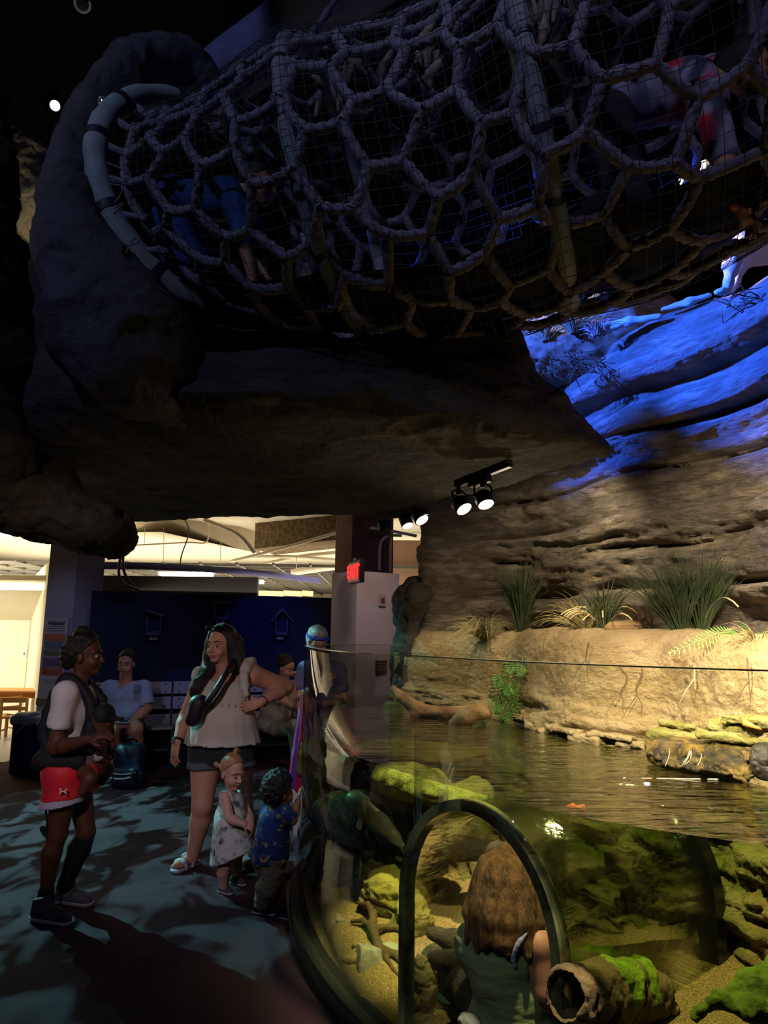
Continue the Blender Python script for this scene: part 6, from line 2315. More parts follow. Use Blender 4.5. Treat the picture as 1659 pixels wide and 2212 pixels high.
def human(J, s=1.0, W=None):
    """one continuous figure from joints; every piece is tagged so that clothes can follow it"""
    w_ = dict(chest=(0.152, 0.105), waist=(0.132, 0.10), hip=(0.168, 0.122), ua=(0.047, 0.040), fa=(0.039, 0.026), th=(0.084, 0.056), ca=(0.053, 0.034), neck=0.05, sh=0.05)
    w_.update(W or {})
    b = S()
    pel, nk = J['pel'], J['nk']
    up = (nk - pel).normalized()
    r = J['shL'] - J['shR']
    r = (r - up * r.dot(up)).normalized()
    fw = r.cross(up).normalized()
    M = [r, fw, up]
    T = (nk - pel).length
    for f_, key, hh, off in ((0.72, 'chest', 0.27, 0.01), (0.38, 'waist', 0.26, 0.0), (0.06, 'hip', 0.24, -0.012)):
        a, c = w_[key]
        b.ell(pel + up * T * f_ + fw * off * s, (a * s, c * s, T * hh), M, k=0.05 * s, tag='torso')
    if w_.get('bust'):
        for sg in (-1, 1):
            b.ell(pel + up * T * 0.68 + fw * 0.085 * s + r * 0.07 * sg * s, (0.06 * s * w_['bust'], 0.055 * s * w_['bust'], 0.06 * s * w_['bust']), M, k=0.04 * s, tag='torso')
    if w_.get('belly'):
        b.ell(pel + up * T * 0.32 + fw * 0.06 * s, (w_['waist'][0] * s * 0.85, w_['belly'] * s, T * 0.24), M, k=0.05 * s, tag='torso')
    for sd in 'LR':
        b.cone(pel + up * T * 0.86, J['sh' + sd], w_['sh'] * s, w_['ua'][0] * 1.05 * s, k=0.04 * s, tag='torso')
    b.cone(nk - up * 0.04 * s, J['head'] - V3(0, 0, 0.03) * s, w_['neck'] * 1.1 * s, w_['neck'] * s, k=0.03 * s, tag='neck')
    for sd in 'LR':
        b.cone(J['sh' + sd], J['el' + sd], w_['ua'][0] * s, w_['ua'][1] * s, k=0.02 * s, tag='ua' + sd)
        m_ = J['el' + sd].lerp(J['wr' + sd], 0.3)
        b.chain([J['el' + sd], m_, J['wr' + sd]], [w_['fa'][0] * 0.97 * s, w_['fa'][0] * 1.04 * s, w_['fa'][1] * s], k=0.02 * s, tag='fa' + sd)
        b.cone(J['hip' + sd], J['kn' + sd], w_['th'][0] * s, w_['th'][1] * s, k=0.035 * s, tag='th' + sd)
        kn, an_ = J['kn' + sd], J['an' + sd]
        ax = (an_ - kn).normalized()
        th = (kn - J['hip' + sd]).normalized()
        back = -(fw - ax * fw.dot(ax))
        back = back.normalized() if back.length > 0.05 else V3(0, 0, 0)
        b.chain([kn, kn.lerp(an_, 0.3) + back * 0.014 * s, an_], [w_['th'][1] * 0.96 * s, w_['ca'][0] * 1.05 * s, w_['ca'][1] * s], k=0.02 * s, tag='ca' + sd)
    return b, M, T


def foot(b, an_, heel, toe, s=1.0, tag='foot'):
    d = (toe - heel).normalized()
    b.cone(heel + d * 0.035 * s + V3(0, 0, 0.035 * s), toe - d * 0.035 * s + V3(0, 0, 0.022 * s), 0.032 * s, 0.02 * s, k=0.02 * s, tag=tag)
    b.cone(an_, heel + d * 0.05 * s + V3(0, 0, 0.04 * s), 0.033 * s, 0.035 * s, k=0.02 * s, tag=tag)
    b.ell(toe - d * 0.06 * s + V3(0, 0, 0.02 * s), (0.04 * s, 0.04 * s, 0.018 * s), k=0.02 * s, tag=tag)


def shoe(E, heel, toe, s, mu_, ms, lace=None, high=0.07, name='shoe'):
    d = (toe - heel).normalized()
    sd = d.cross(V3(0, 0, 1)).normalized()
    L = (toe - heel).length
    z = V3(0, 0, 1)
    u_ = S()
    u_.cone(heel + d * 0.035 * s + z * 0.04 * s, toe - d * 0.05 * s + z * 0.03 * s, 0.040 * s, 0.033 * s, k=0.02 * s)
    u_.cone(heel + d * 0.04 * s + z * 0.045 * s, heel + d * 0.045 * s + z * high * s, 0.042 * s, 0.044 * s, k=0.02 * s)
    u_.cone(heel + d * 0.08 * s + z * 0.06 * s, toe - d * 0.09 * s + z * 0.045 * s, 0.035 * s, 0.028 * s, k=0.03 * s)
    u_.half(heel + z * 0.016 * s, -z)
    u_.half(heel + z * high * s, z + d * -0.25)
    o = u_.build(name, mu_, E, h=0.006 * max(s, 0.7))
    so = S()
    so.cone(heel + d * 0.034 * s + z * 0.03 * s, toe - d * 0.042 * s + z * 0.03 * s, 0.046 * s, 0.040 * s, k=0.02 * s)
    so.half(heel + z * 0.026 * s, z)
    so.half(heel + z * 0.002, -z)
    so.build('sole', ms, o, h=0.006 * max(s, 0.7))
    if lace is not None:
        for k in range(4):
            c = heel + d * (0.10 + 0.022 * k) * s + z * (0.094 - 0.009 * k) * s
            MB().tube(spl([c - sd * 0.025 * s - z * 0.01 * s, c, c + sd * 0.025 * s - z * 0.01 * s], 6), 0.004 * s, 5).build('lace', lace, o, True)
    return o


def cap_hair(P, M, hs, big=1.0, low=-0.03, fr=0.035):
    """scalp hair: a shell over the cranium, open at the face"""
    s = S()
    s.ell(P(0, -0.018, 0.032), np.array((0.082, 0.1, 0.097)) * hs * big, M, k=0.02)
    f = Vector(tuple(M[1]))
    u = Vector(tuple(M[2]))
    s.half(P(0, fr, 0.045), f * 1.0 - u * 0.75)
    s.half(P(0, -0.02, low), -u + f * 0.5)
    return s


RUN = True
B_ = {}
# ------------------------------------------------------------------ A: woman at the left with a baby carrier
J = dict(head=at(184, 1413, 4.42), nk=at(166, 1478, 4.42), shR=at(141, 1498, 4.25), shL=at(172, 1494, 4.57), elR=at(119, 1615, 4.22), wrR=at(192, 1598, 4.12), elL=at(168, 1612, 4.62), wrL=at(222, 1592, 4.45),
         pel=at(148, 1672, 4.42), hipR=at(140, 1692, 4.34), hipL=at(168, 1692, 4.51), knR=at(124, 1803, 4.34), anR=at(99, 1936, 4.33), knL=at(186, 1797, 4.5), anL=at(143, 1903, 4.53))
E = empty('person', (J['pel'].x, J['pel'].y, 0), 'person in white tee and pink shorts wearing a black baby carrier', 'person')
b, M, T = human(J, 0.98, dict(waist=(0.125, 0.105), th=(0.08, 0.054)))
P, HM = head(b, J['head'], V3(0.98, 0.12, -0.04), 1.04)
fr_ = V3(0.9, -0.05, 0.35)
hand(b, J['wrR'], fr_, V3(0.3, 0.4, -0.8), -1, 1.0, 0.55)
hand(b, J['wrL'], V3(0.75, -0.1, -0.6), V3(-0.3, -0.5, -0.6), 1, 1.0, 0.5)
hR, tR = atz(72, 1986, 0), atz(156, 2003, 0)
hL, tL = atz(122, 1948, 0), atz(201, 1961, 0)
foot(b, J['anR'], hR, tR)
foot(b, J['anL'], hL, tL)
b.build('body', M_skinD, E, h=0.0065)
face_parts(E, P, HM, 1.04, M_lipD, M_hairK)
s = cap_hair(P, HM, 1.04, 1.06, -0.05, 0.03)
s.ell(P(0, -0.085, -0.02), (0.06, 0.055, 0.075), HM, k=0.04).ell(P(0, -0.03, 0.135), (0.035, 0.04, 0.03), HM, k=0.03)
s.build('hair', M_hairK, E, h=0.006, noise=0.012, nfreq=34)
M_tee = mat('tee_white', ['b8b2b0', 'c6c0bd'], rough=0.85, scale=8, bump=0.35, bscale=22, bdist=0.015)
s = b.only({'torso'}, 0.016, 0.05)
for sd in 'RL':
    s.cone(J['sh' + sd], J['sh' + sd].lerp(J['el' + sd], 0.56), 0.066, 0.067, k=0.04)
    s.cone(J['sh' + sd].lerp(J['el' + sd], 0.62), J['sh' + sd].lerp(J['el' + sd], 1.2), 0.05, 0.05, k=0.012, sub=True)
s.half(J['pel'] + V3(0, 0, 0.1), V3(0, 0, -1))
s.cone(J['nk'] + V3(0.01, 0, 0.01), J['head'], 0.062, 0.06, k=0.01, sub=True)
s.build('t_shirt', M_tee, E, h=0.007, noise=0.005, nfreq=11)
M_pink = mat('shorts_pink', ['b01848', 'd8262e', 'c41e3c'], rough=0.6, scale=4, spec=0.35, bump=0.2, bscale=18, bdist=0.01)
s = b.only({'torso'}, 0.02, 0.05)
for sd, yy in (('R', 0.0), ('L', -0.04)):
    e0 = J['hip' + sd].lerp(J['kn' + sd], 0.42 + yy)
    s.cone(J['hip' + sd] + V3(0, 0, 0.06), e0, 0.105, 0.118, k=0.05)
s.half(J['pel'] + V3(0, 0, 0.07), V3(0, 0, 1))
for sd in 'RL':
    e0 = J['hip' + sd].lerp(J['kn' + sd], 0.40)
    s.cone(J['hip' + sd].lerp(J['kn' + sd], 0.1), J['hip' + sd].lerp(J['kn' + sd], 0.8), 0.09, 0.108, k=0.004, sub=True)
s.half(at(130, 1728, 4.3), V3(0.15, 0, -1))
sh_ = s.build('shorts', M_pink, E, h=0.007, noise=0.006, nfreq=9)
s = S()
for sd in 'R':
    s.cone(J['hip' + sd].lerp(J['kn' + sd], 0.2), J['hip' + sd].lerp(J['kn' + sd], 0.48), 0.108, 0.122, k=0.02)
    s.cone(J['hip' + sd].lerp(J['kn' + sd], 0.0), J['hip' + sd].lerp(J['kn' + sd], 0.8), 0.088, 0.102, k=0.004, sub=True)
s.half(at(130, 1712, 4.25), V3(-0.12, 0, 1))
s.half(at(130, 1745, 4.25), V3(0.16, 0, -1))
s.build('hem_lining', mat('lining_white', ['a8a0b4', 'b6aec0'], rough=0.8, scale=6), sh_, h=0.007, noise=0.004, nfreq=10)
# small white sports mark on the shorts
c = at(136.5, 1709.5, 4.205)
M_mark = mat('print_white', 'd8d0d0', rough=0.6)
mb = MB()
for sx in (-1, 1):
    mb.tube(spl([c + V3(0.020 * sx, 0.0, 0.014), c + V3(0.012 * sx, -0.003, 0.005), c + V3(0.012 * sx, -0.003, -0.005), c + V3(0.020 * sx, 0.0, -0.014)], 10), 0.004, 5)
mb.bar(c + V3(-0.01, -0.002, 0), c + V3(0.01, -0.002, 0), 0.004, 0.006)
mb.build('emblem', M_mark, sh_)
# long dark sock on the far leg
s = S().chain([J['knL'].lerp(J['anL'], 0.14), J['knL'].lerp(J['anL'], 0.35), J['anL'], J['anL'] - V3(0, 0, 0.03)], [0.06, 0.063, 0.046, 0.046], k=0.02)
s.build('knee_sock', mat('sock_black', ['08080a', '0e0e11'], rough=0.9, scale=8), E, h=0.008)
s = S().chain([J['anR'] + V3(0, 0, 0.03), J['anR'] - V3(0, 0, 0.04)], [0.043, 0.05], k=0.02)
s.build('sock', MATS['sock_black'], E, h=0.008)
M_shk = mat('sneaker_grey', ['1d1c20', '3a383e', '29282c'], rough=0.7, scale=16)
M_sole = mat('sole_white', ['a6a2a6', 'b4b0b4'], rough=0.6, scale=9)
M_lace = mat('lace_black', '0c0c0e', rough=0.8)
shoe(E, hR, tR, 1.06, M_shk, M_sole, M_lace, 0.105)
shoe(E, hL, tL, 1.06, mat('sneaker_pale', ['4a464e', '66626a'], rough=0.7, scale=16), M_sole, M_lace, 0.105)
# baby carrier
M_car = mat('carrier_black', ['08080a', '121216'], rough=0.75, scale=10, bump=0.4, bscale=60, bdist=0.004)
CA = S()
for sd, oy in (('R', -0.0), ('L', 0.0)):
    sh0 = J['sh' + sd].lerp(J['nk'], 0.35) + V3(0, 0, 0.045)
    bk = J['pel'].lerp(J['nk'], 0.55) + V3(-0.13, 0.06 if sd == 'L' else -0.1, 0)
    frn = J['pel'].lerp(J['nk'], 0.62) + V3(0.13, 0.07 if sd == 'L' else -0.1, 0)
    lo = J['pel'].lerp(J['nk'], 0.25) + V3(-0.06, 0.1 if sd == 'L' else -0.13, 0)
    CA.chain(spl([lo, bk, sh0 + V3(-0.05, 0, 0.0), sh0 + V3(0.03, 0, 0), frn + V3(0.0, 0, 0.1), frn - V3(-0.02, 0, 0.1)], 16), 0.03, k=0.02)
CA.box(J['pel'] + V3(0.0, 0, 0.095), (0.16, 0.175, 0.055), rd=0.05, k=0.03)
CA.ell(J['pel'] + V3(0.15, 0.0, 0.20), (0.095, 0.13, 0.17), k=0.04)
CA.build('baby_carrier', M_car, E, h=0.009, noise=0.005, nfreq=16)
mb = MB().tube(spl([J['pel'] + V3(-0.13, -0.1, 0.06), at(100, 1760, 4.3), at(101, 1790, 4.3), at(103, 1805, 4.3)], 12), 0.006, 5)
mb.tube(spl([at(101, 1790, 4.3), at(90, 1788, 4.3), at(96, 1800, 4.3), at(104, 1808, 4.3)], 12), [0.012] * 12, 5)
mb.build('hanging_strap', M_car, E, True)
# lanyard
mb = MB()
pts = spl([J['nk'] + V3(-0.05, -0.06, 0.0), J['nk'] + V3(0.04, -0.05, -0.01), at(193, 1500, 4.36), at(203, 1530, 4.34)], 14)
pts2 = spl([J['nk'] + V3(0.06, 0.08, 0.02), at(191, 1490, 4.5), at(198, 1510, 4.44), at(205, 1532, 4.36)], 14)
mb.tube(pts, 0.009, 5).tube(pts2, 0.009, 5)
mb.build('lanyard', mat('lanyard_print', ['101020', '3a1a30', 'a8a0b0', '14142a'], rough=0.7, scale=38), E, True)
# ---- baby
bc = at(222, 1553, 4.36)
EB = empty('person', bc, 'baby in a dark cap riding in the black chest carrier', 'person')
b = S()
P, HM = head(b, bc, V3(0.35, 0.85, 0.1), 0.72, child=True)
b.cone(bc - V3(0.02, 0, 0.07), bc - V3(0.05, 0, 0.26), 0.055, 0.09, k=0.05)
for sg in (-1, 1):
    b.chain([bc + V3(-0.05, 0.08 * sg, -0.29), bc + V3(0.0, 0.13 * sg, -0.31), bc + V3(-0.03, 0.14 * sg, -0.38)], [0.045, 0.038, 0.025], k=0.02)
    b.chain([bc + V3(-0.02, 0.07 * sg, -0.11), bc + V3(0.03, 0.1 * sg, -0.16), bc + V3(0.05, 0.06 * sg, -0.2)], [0.03, 0.025, 0.018], k=0.02)
    hand(b, bc + V3(0.05, 0.06 * sg, -0.2), V3(0.4, -0.2 * sg, -0.5), V3(-0.5, -0.4 * sg, 0), sg, 0.42, 0.6)
b.build('body', M_skinD, EB, h=0.006)
s = S().ell(bc + V3(0, 0, 0.022), (0.068, 0.08, 0.072), k=0.02).half(bc + V3(0, 0, -0.012), V3(0, 0, -1))
s.ell(bc + V3(0.075, 0.02, 0.0), (0.045, 0.055, 0.012), k=0.02)
s.build('cap', M_car, EB, h=0.006)
s = S().chain([at(186, 1650, 4.33), at(182, 1663, 4.33), at(176, 1658, 4.34)], [0.04, 0.034, 0.03], k=0.02)
s.build('trousers', mat('baby_cream', ['b8a684', 'c4b492'], rough=0.85, scale=8), EB, h=0.007)
S().chain([at(200, 1655, 4.3), at(206, 1670, 4.3)], [0.026, 0.022], k=0.02).build('shoe', mat('baby_red', '8a141c', rough=0.6), EB, h=0.006)
p = at(212, 1632, 4.28)
S().ell(p, (0.035, 0.02, 0.035)).build('printed_bib', mat('bib_print', ['0c0c10', 'b0b0b4', '1a1a20', '8a8a90'], rough=0.7, scale=36), EB, h=0.006)

# ------------------------------------------------------------------ B: woman in the white blouse
J = dict(head=at(477, 1391, 5.12), nk=at(490, 1456, 5.18), shR=at(438, 1470, 5.2), shL=at(545, 1458, 5.14), elR=at(404, 1548, 5.16), wrR=at(383, 1602, 5.05), elL=at(618, 1484, 5.28), wrL=at(561, 1519, 5.04),
         pel=at(478, 1620, 5.18), hipR=at(444, 1642, 5.18), hipL=at(512, 1642, 5.18), knR=at(437, 1740, 5.12), anR=at(416, 1852, 5.2), knL=at(524, 1742, 5.2), anL=at(539, 1848, 5.32))
E = empty('person', (J['pel'].x, J['pel'].y, 0), 'woman with long dark hair in a white ruffled blouse, hand on hip', 'person')
b, M, T = human(J, 1.0, dict(chest=(0.165, 0.125), waist=(0.185, 0.15), hip=(0.205, 0.16), belly=0.12, bust=1.15, ua=(0.07, 0.055), fa=(0.05, 0.03), th=(0.108, 0.07), ca=(0.066, 0.04), neck=0.055))
P, HM = head(b, J['head'], V3(-0.42, -0.9, -0.06), 1.08)
hand(b, J['wrR'], V3(-0.12, -0.15, -1), V3(0.5, 0.6, 0), -1, 1.05, 0.3)
hand(b, J['wrL'], V3(-0.85, -0.25, -0.2), V3(-0.1, 0.9, -0.2), -1, 1.0, 0.5)
hR, tR = atz(428, 1866, 0), atz(374, 1889, 0)
hL, tL = atz(548, 1858, 0), atz(520, 1886, 0)
foot(b, J['anR'], hR + V3(0, 0, 0.03), tR + V3(0, 0, 0.03), 1.05)
foot(b, J['anL'], hL + V3(0, 0, 0.03), tL + V3(0, 0, 0.03), 1.05)
d_ = (tR - hR).normalized()
sd_ = d_.cross(V3(0, 0, 1))
for k in range(5):
    b.cone(tR - d_ * (0.055 + 0.006 * k) + sd_ * (0.03 - 0.016 * k) + V3(0, 0, 0.045), tR - d_ * (0.018 + 0.008 * k) + sd_ * (0.032 - 0.016 * k) + V3(0, 0, 0.04), 0.011, 0.009, k=0.006)
b.build('body', M_skinL, E, h=0.0065)
face_parts(E, P, HM, 1.08, M_lip, M_hairB)
s = cap_hair(P, HM, 1.08, 1.07, -0.06, 0.03)
s.ell(P(0, -0.07, -0.02), (0.085, 0.06, 0.1), HM, k=0.04)
for sg, pts in ((-1, [P(-0.07, 0.0, 0.06), P(-0.09, -0.01, -0.06), P(-0.1, 0.0, -0.18), at(428, 1478, 5.06), at(420, 1500, 5.06)]), (1, [P(0.07, 0.0, 0.06), P(0.09, -0.03, -0.06), P(0.1, -0.05, -0.16), at(530, 1455, 5.22), at(545, 1470, 5.26)])):
    s.chain(spl(pts, 8), [0.03, 0.04, 0.046, 0.05, 0.052, 0.05, 0.042, 0.03], k=0.03)
s.chain([P(-0.05, -0.09, 0.0), P(-0.05, -0.1, -0.2), P(-0.08, -0.09, -0.33)], [0.06, 0.07, 0.05], k=0.03)
s.chain([P(0.05, -0.09, 0.0), P(0.05, -0.11, -0.2), P(0.04, -0.11, -0.33)], [0.06, 0.07, 0.05], k=0.03)
s.build('hair', M_hairB, E, h=0.007, noise=0.006, nfreq=40, nstretch=(1, 1, 0.25))
# sunglasses pushed up on the head
mb = MB()
for sg in (-1, 1):
    mb.ball(P(0.036 * sg, 0.078, 0.105), (0.028, 0.012, 0.02), 10, Matrix([tuple(x) for x in HM]).transposed())
mb.tube(spl([P(-0.075, -0.02, 0.075), P(-0.066, 0.06, 0.105), P(-0.01, 0.09, 0.11), P(0.01, 0.09, 0.11), P(0.066, 0.06, 0.105), P(0.075, -0.02, 0.075)], 20), 0.005, 6)
mb.build('sunglasses', mat('sunglass_black', '08080a', rough=0.06, spec=0.9), E, True)
M_bl = mat('blouse_white', ['b8b0a4', 'c9c2b6'], rough=0.85, scale=10, bump=0.5, bscale=26, bdist=0.014)
s = b.only({'torso'}, 0.02, 0.06)
s.p = [q for q in s.p if not (q['t'] == 'cone')]
up_ = Vector(tuple(M[2]))
s.cone(J['pel'] + V3(0, 0, 0.22), J['pel'] + V3(0, 0, 0.03), 0.2, 0.235, k=0.06)
s.cone(J['pel'] + V3(-0.07, 0, 0.2), J['pel'] + V3(-0.085, 0, 0.0), 0.15, 0.19, k=0.06)
s.cone(J['pel'] + V3(0.07, 0, 0.2), J['pel'] + V3(0.09, 0, 0.0), 0.15, 0.19, k=0.06)
s.half(at(478, 1428 + 52, 5.0), V3(0.03, -0.25, 1))
s.half(at(478, 1613, 5.0), V3(0.0, 0, -1))
s.cone(J['pel'] + V3(0, 0, 0.1), J['pel'] - V3(0, 0, 0.25), 0.16, 0.215, k=0.01, sub=True)
bl_ = s.build('blouse', M_bl, E, h=0.008, noise=0.009, nfreq=9, nstretch=(1.6, 1.6, 0.5))
# ruffled neckline and straps
mb = MB()
fx = []
for k in range(49):
    t_ = k / 48
    a = -1.25 + 2.5 * t_
    c = J['pel'].lerp(J['nk'], 0.80)
    r_, f_ = Vector(tuple(M[0])), Vector(tuple(M[1]))
    fx.append(c + r_ * math.sin(a) * 0.178 + f_ * (math.cos(a) * 0.155 + 0.0))
vs, fs = [], []
for k, p in enumerate(fx):
    wv = 0.012 * math.sin(k * 1.6)
    o_ = (p - J['pel'].lerp(J['nk'], 0.8)).normalized()
    vs += [p + V3(0, 0, 0.012) + o_ * 0.004, p + o_ * (0.018 + wv) - V3(0, 0, 0.05), p + o_ * (0.034 + wv * 1.5) - V3(0, 0, 0.10), p + o_ * (0.024 + wv * 1.5) - V3(0, 0, 0.10), p + o_ * (0.006 + wv) - V3(0, 0, 0.05), p - o_ * 0.006 + V3(0, 0, 0.01)]
for k in range(48):
    for q in range(6):
        fs.append((k * 6 + q, k * 6 + (q + 1) % 6, k * 6 + 6 + (q + 1) % 6, k * 6 + 6 + q))
mb.add(vs, fs)
mb.build('ruffle', M_bl, E, True)
for sd, pts in (('L', [at(532, 1500, 5.0), at(527, 1462, 5.02), at(537, 1432, 5.12), at(548, 1440, 5.24), at(540, 1480, 5.3)]), ('R', [at(430, 1500, 5.06), at(424, 1474, 5.08), at(428, 1452, 5.18), at(436, 1458, 5.3), at(440, 1490, 5.34)])):
    s = S().chain(spl(pts, 9), [0.022, 0.026, 0.03, 0.034, 0.034, 0.034, 0.03, 0.026, 0.022], k=0.02)
    s.build('shoulder_strap', M_bl, E, h=0.006, noise=0.010, nfreq=24)
# belt bag and its strap across the chest
M_bag = mat('belt_bag_plum', ['160e18', '241626'], rough=0.5, scale=12, bump=0.3, bscale=40, bdist=0.006)
st = spl([at(508, 1428, 5.08), at(494, 1446, 4.98), at(464, 1495, 4.88), at(437, 1530, 4.9)], 20)
s = S()
s.chain(st, 0.02, k=0.01)
s.build('bag_strap', M_bag, E, h=0.006)
c = at(424, 1535, 4.92)
bagd = (at(437, 1510, 4.92) - at(412, 1562, 4.92)).normalized()
s = S().cone(c + bagd * 0.055, c - bagd * 0.06, 0.055, 0.048, k=0.03).cone(c + bagd * 0.05 + V3(-0.025, 0, 0), c - bagd * 0.05 + V3(0.02, 0, 0), 0.045, 0.04, k=0.03)
bg = s.build('belt_bag', M_bag, E, h=0.007)
MB().tube(spl([c + bagd * 0.05 + V3(0.02, -0.052, 0), c + V3(0.024, -0.058, 0), c - bagd * 0.05 + V3(0.03, -0.045, 0)], 8), 0.0035, 5).build('zip', mat('zip_metal', '6a6a70', rough=0.3, metallic=0.8), bg, True)
M_den = mat('shorts_charcoal', ['1c1e22', '2a2c30', '222428'], rough=0.85, scale=14, bump=0.3, bscale=80, bdist=0.004)
s = b.only({'torso'}, 0.016, 0.05)
for sd in 'RL':
    s.cone(J['hip' + sd] + V3(0, 0, 0.05), J['hip' + sd].lerp(J['kn' + sd], 0.26), 0.122, 0.118, k=0.04)
s.half(J['pel'] + V3(0, 0, 0.08), V3(0, 0, 1))
s.half(at(440, 1662, 5.05), V3(0.05, 0, -1))
sh_ = s.build('shorts', M_den, E, h=0.008, noise=0.004, nfreq=14)
for sd in 'RL':
    s = S().cone(J['hip' + sd].lerp(J['kn' + sd], 0.12), J['hip' + sd].lerp(J['kn' + sd], 0.3), 0.126, 0.122, k=0.02)
    s.half(at(440, 1649, 5.05), V3(-0.05, 0, 1))
    s.half(at(440, 1665, 5.05), V3(0.05, 0, -1))
    s.build('rolled_cuff', mat('cuff_grey', ['4a4c50', '5a5c60'], rough=0.85, scale=14), sh_, h=0.008)
# watch, hair tie, sandals
w0 = J['wrR'].lerp(J['elR'], 0.06)
ax = (J['wrR'] - J['elR']).normalized()
x_, y_ = frame_of(ax)
wt = MB().tube([w0 + (x_ * math.cos(k * 0.5236) + y_ * math.sin(k * 0.5236)) * 0.033 for k in range(12)], 0.009, 6, closed=True).build('watch', M_car, E, True)
wf = w0 + (V3(-0.6, -0.8, 0)).normalized() * 0.037
MB().box(wf, (0.03, 0.012, 0.034), rz=R(-40)).build('watch_face', mat('watch_grey', '7a7672', rough=0.2, metallic=0.5), wt, bevel=0.003)
w0 = J['wrL'].lerp(J['elL'], 0.12)
ax = (J['wrL'] - J['elL']).normalized()
x_, y_ = frame_of(ax)
MB().tube([w0 + (x_ * math.cos(k * 0.5236) + y_ * math.sin(k * 0.5236)) * 0.037 for k in range(12)], 0.004, 6, closed=True).build('hair_tie', M_car, E, True)
M_san = mat('sandal_lilac', ['8a84a0', 'a29cb8'], rough=0.45, scale=8)
for h_, t_ in ((hR, tR), (hL, tL)):
    d_ = (t_ - h_).normalized()
    sd_ = d_.cross(V3(0, 0, 1))
    so = S().cone(h_ + d_ * 0.035 + V3(0, 0, 0.03), t_ - d_ * 0.04 + V3(0, 0, 0.03), 0.046, 0.05, k=0.02)
    so.half(V3(0, 0, 0.028), V3(0, 0, 1)).half(V3(0, 0, 0.002), V3(0, 0, -1))
    san = so.build('sandal', M_san, E, h=0.007)
    for q, rr, hh in ((0.45, 0.05, 0.085), (0.72, 0.052, 0.062)):
        c = h_.lerp(t_, q)
        pts = [c + sd_ * (rr * math.cos(a)) + V3(0, 0, 0.02 + (hh - 0.01) * math.sin(a)) for a in np.linspace(0, math.pi, 12)]
        S().chain(pts, 0.011, k=0.01).cone(pts[3] + d_ * 0.012, pts[8] + d_ * 0.012, 0.009, k=0.02).build('foot_strap', M_san, san, h=0.006)

# ------------------------------------------------------------------ C: toddler in the pale dress
J = dict(head=at(503, 1667, 4.72), nk=at(499, 1710, 4.74), shR=at(487, 1722, 4.66), shL=at(519, 1720, 4.84), elR=at(497, 1768, 4.60), wrR=at(528, 1781, 4.58), elL=at(538, 1762, 4.78), wrL=at(543, 1785, 4.66),
         pel=at(498, 1812, 4.74), hipR=at(489, 1826, 4.70), hipL=at(511, 1826, 4.80), knR=at(485, 1873, 4.70), anR=at(484, 1915, 4.72), knL=at(510, 1866, 4.84), anL=at(513, 1893, 4.92))
E = empty('person', (J['pel'].x, J['pel'].y, 0), 'toddler with a tiny topknot in a pale patterned sleeveless dress', 'person')
b, M, T = human(J, 0.56, dict(chest=(0.15, 0.12), waist=(0.16, 0.135), hip=(0.16, 0.13), ua=(0.055, 0.048), fa=(0.05, 0.034), th=(0.09, 0.066), ca=(0.066, 0.046), neck=0.06, sh=0.05))
P, HM = head(b, J['head'], V3(0.72, -0.62, -0.22), 0.86, child=True)
hand(b, J['wrR'], V3(0.8, 0, -0.35), V3(0.2, 0.6, -0.5), -1, 0.52, 0.5)
hand(b, J['wrL'], V3(0.15, -0.3, -0.9), V3(-0.8, 0, -0.2), 1, 0.52, 0.4)
hR, tR = atz(474, 1926, 0), atz(503, 1936, 0)
hL, tL = atz(499, 1908, 0), atz(533, 1916, 0)
foot(b, J['anR'], hR, tR, 0.6)
foot(b, J['anL'], hL, tL, 0.6)
b.build('body', M_skinB, E, h=0.0055)
face_parts(E, P, HM, 0.86, M_lip, M_hairY)
s = cap_hair(P, HM, 0.86, 1.015, -0.035, 0.02)
s.cone(P(0, -0.02, 0.11), P(0.02, -0.03, 0.15), 0.012, 0.016, k=0.01).cone(P(0.02, -0.03, 0.15), P(0.05, -0.02, 0.14), 0.012, 0.006, k=0.01)
s.cone(P(-0.03, -0.1, 0.0), P(-0.05, -0.14, 0.01), 0.012, 0.018, k=0.01)
s.build('hair', M_hairY, E, h=0.005, noise=0.003, nfreq=60)
M_dress = mat('dress_print', ['3c4656', 'b8b8b4', 'c6c6c0', '8a929c'], rough=0.85, scale=16, detail=2, bump=0.3, bscale=26, bdist=0.01, contrast=0.18)
s = b.only({'torso'}, 0.012, 0.03)
s.cone(J['pel'] + V3(0, 0, 0.12), J['pel'] - V3(0.0, 0, 0.12), 0.10, 0.125, k=0.04)
s.cone(J['pel'] + V3(0.03, 0, 0.05), J['pel'] + V3(0.06, -0.02, -0.08), 0.085, 0.1, k=0.04)
s.half(J['pel'] - V3(0.0, 0, 0.105), V3(0.42, 0, -1))
s.cone(J['pel'] - V3(0, 0, 0.06), J['pel'] - V3(0, 0, 0.3), 0.07, 0.12, k=0.01, sub=True)
s.cone(J['nk'] + V3(0, 0, 0.0), J['head'], 0.048, 0.05, k=0.008, sub=True)
for sd in 'LR':
    s.ell(J['sh' + sd] + (J['sh' + sd] - J['nk']).normalized() * 0.03, 0.042, k=0.008, sub=True)
s.build('dress', M_dress, E, h=0.006, noise=0.006, nfreq=20, nstretch=(1.4, 1.4, 0.5))
M_shT = mat('toddler_shoe_mauve', ['3a3440', '544c5a'], rough=0.7, scale=16)
shoe(E, hR, tR, 0.62, M_shT, M_sole, None, 0.075)
shoe(E, hL, tL, 0.62, M_shT, M_sole, None, 0.075)

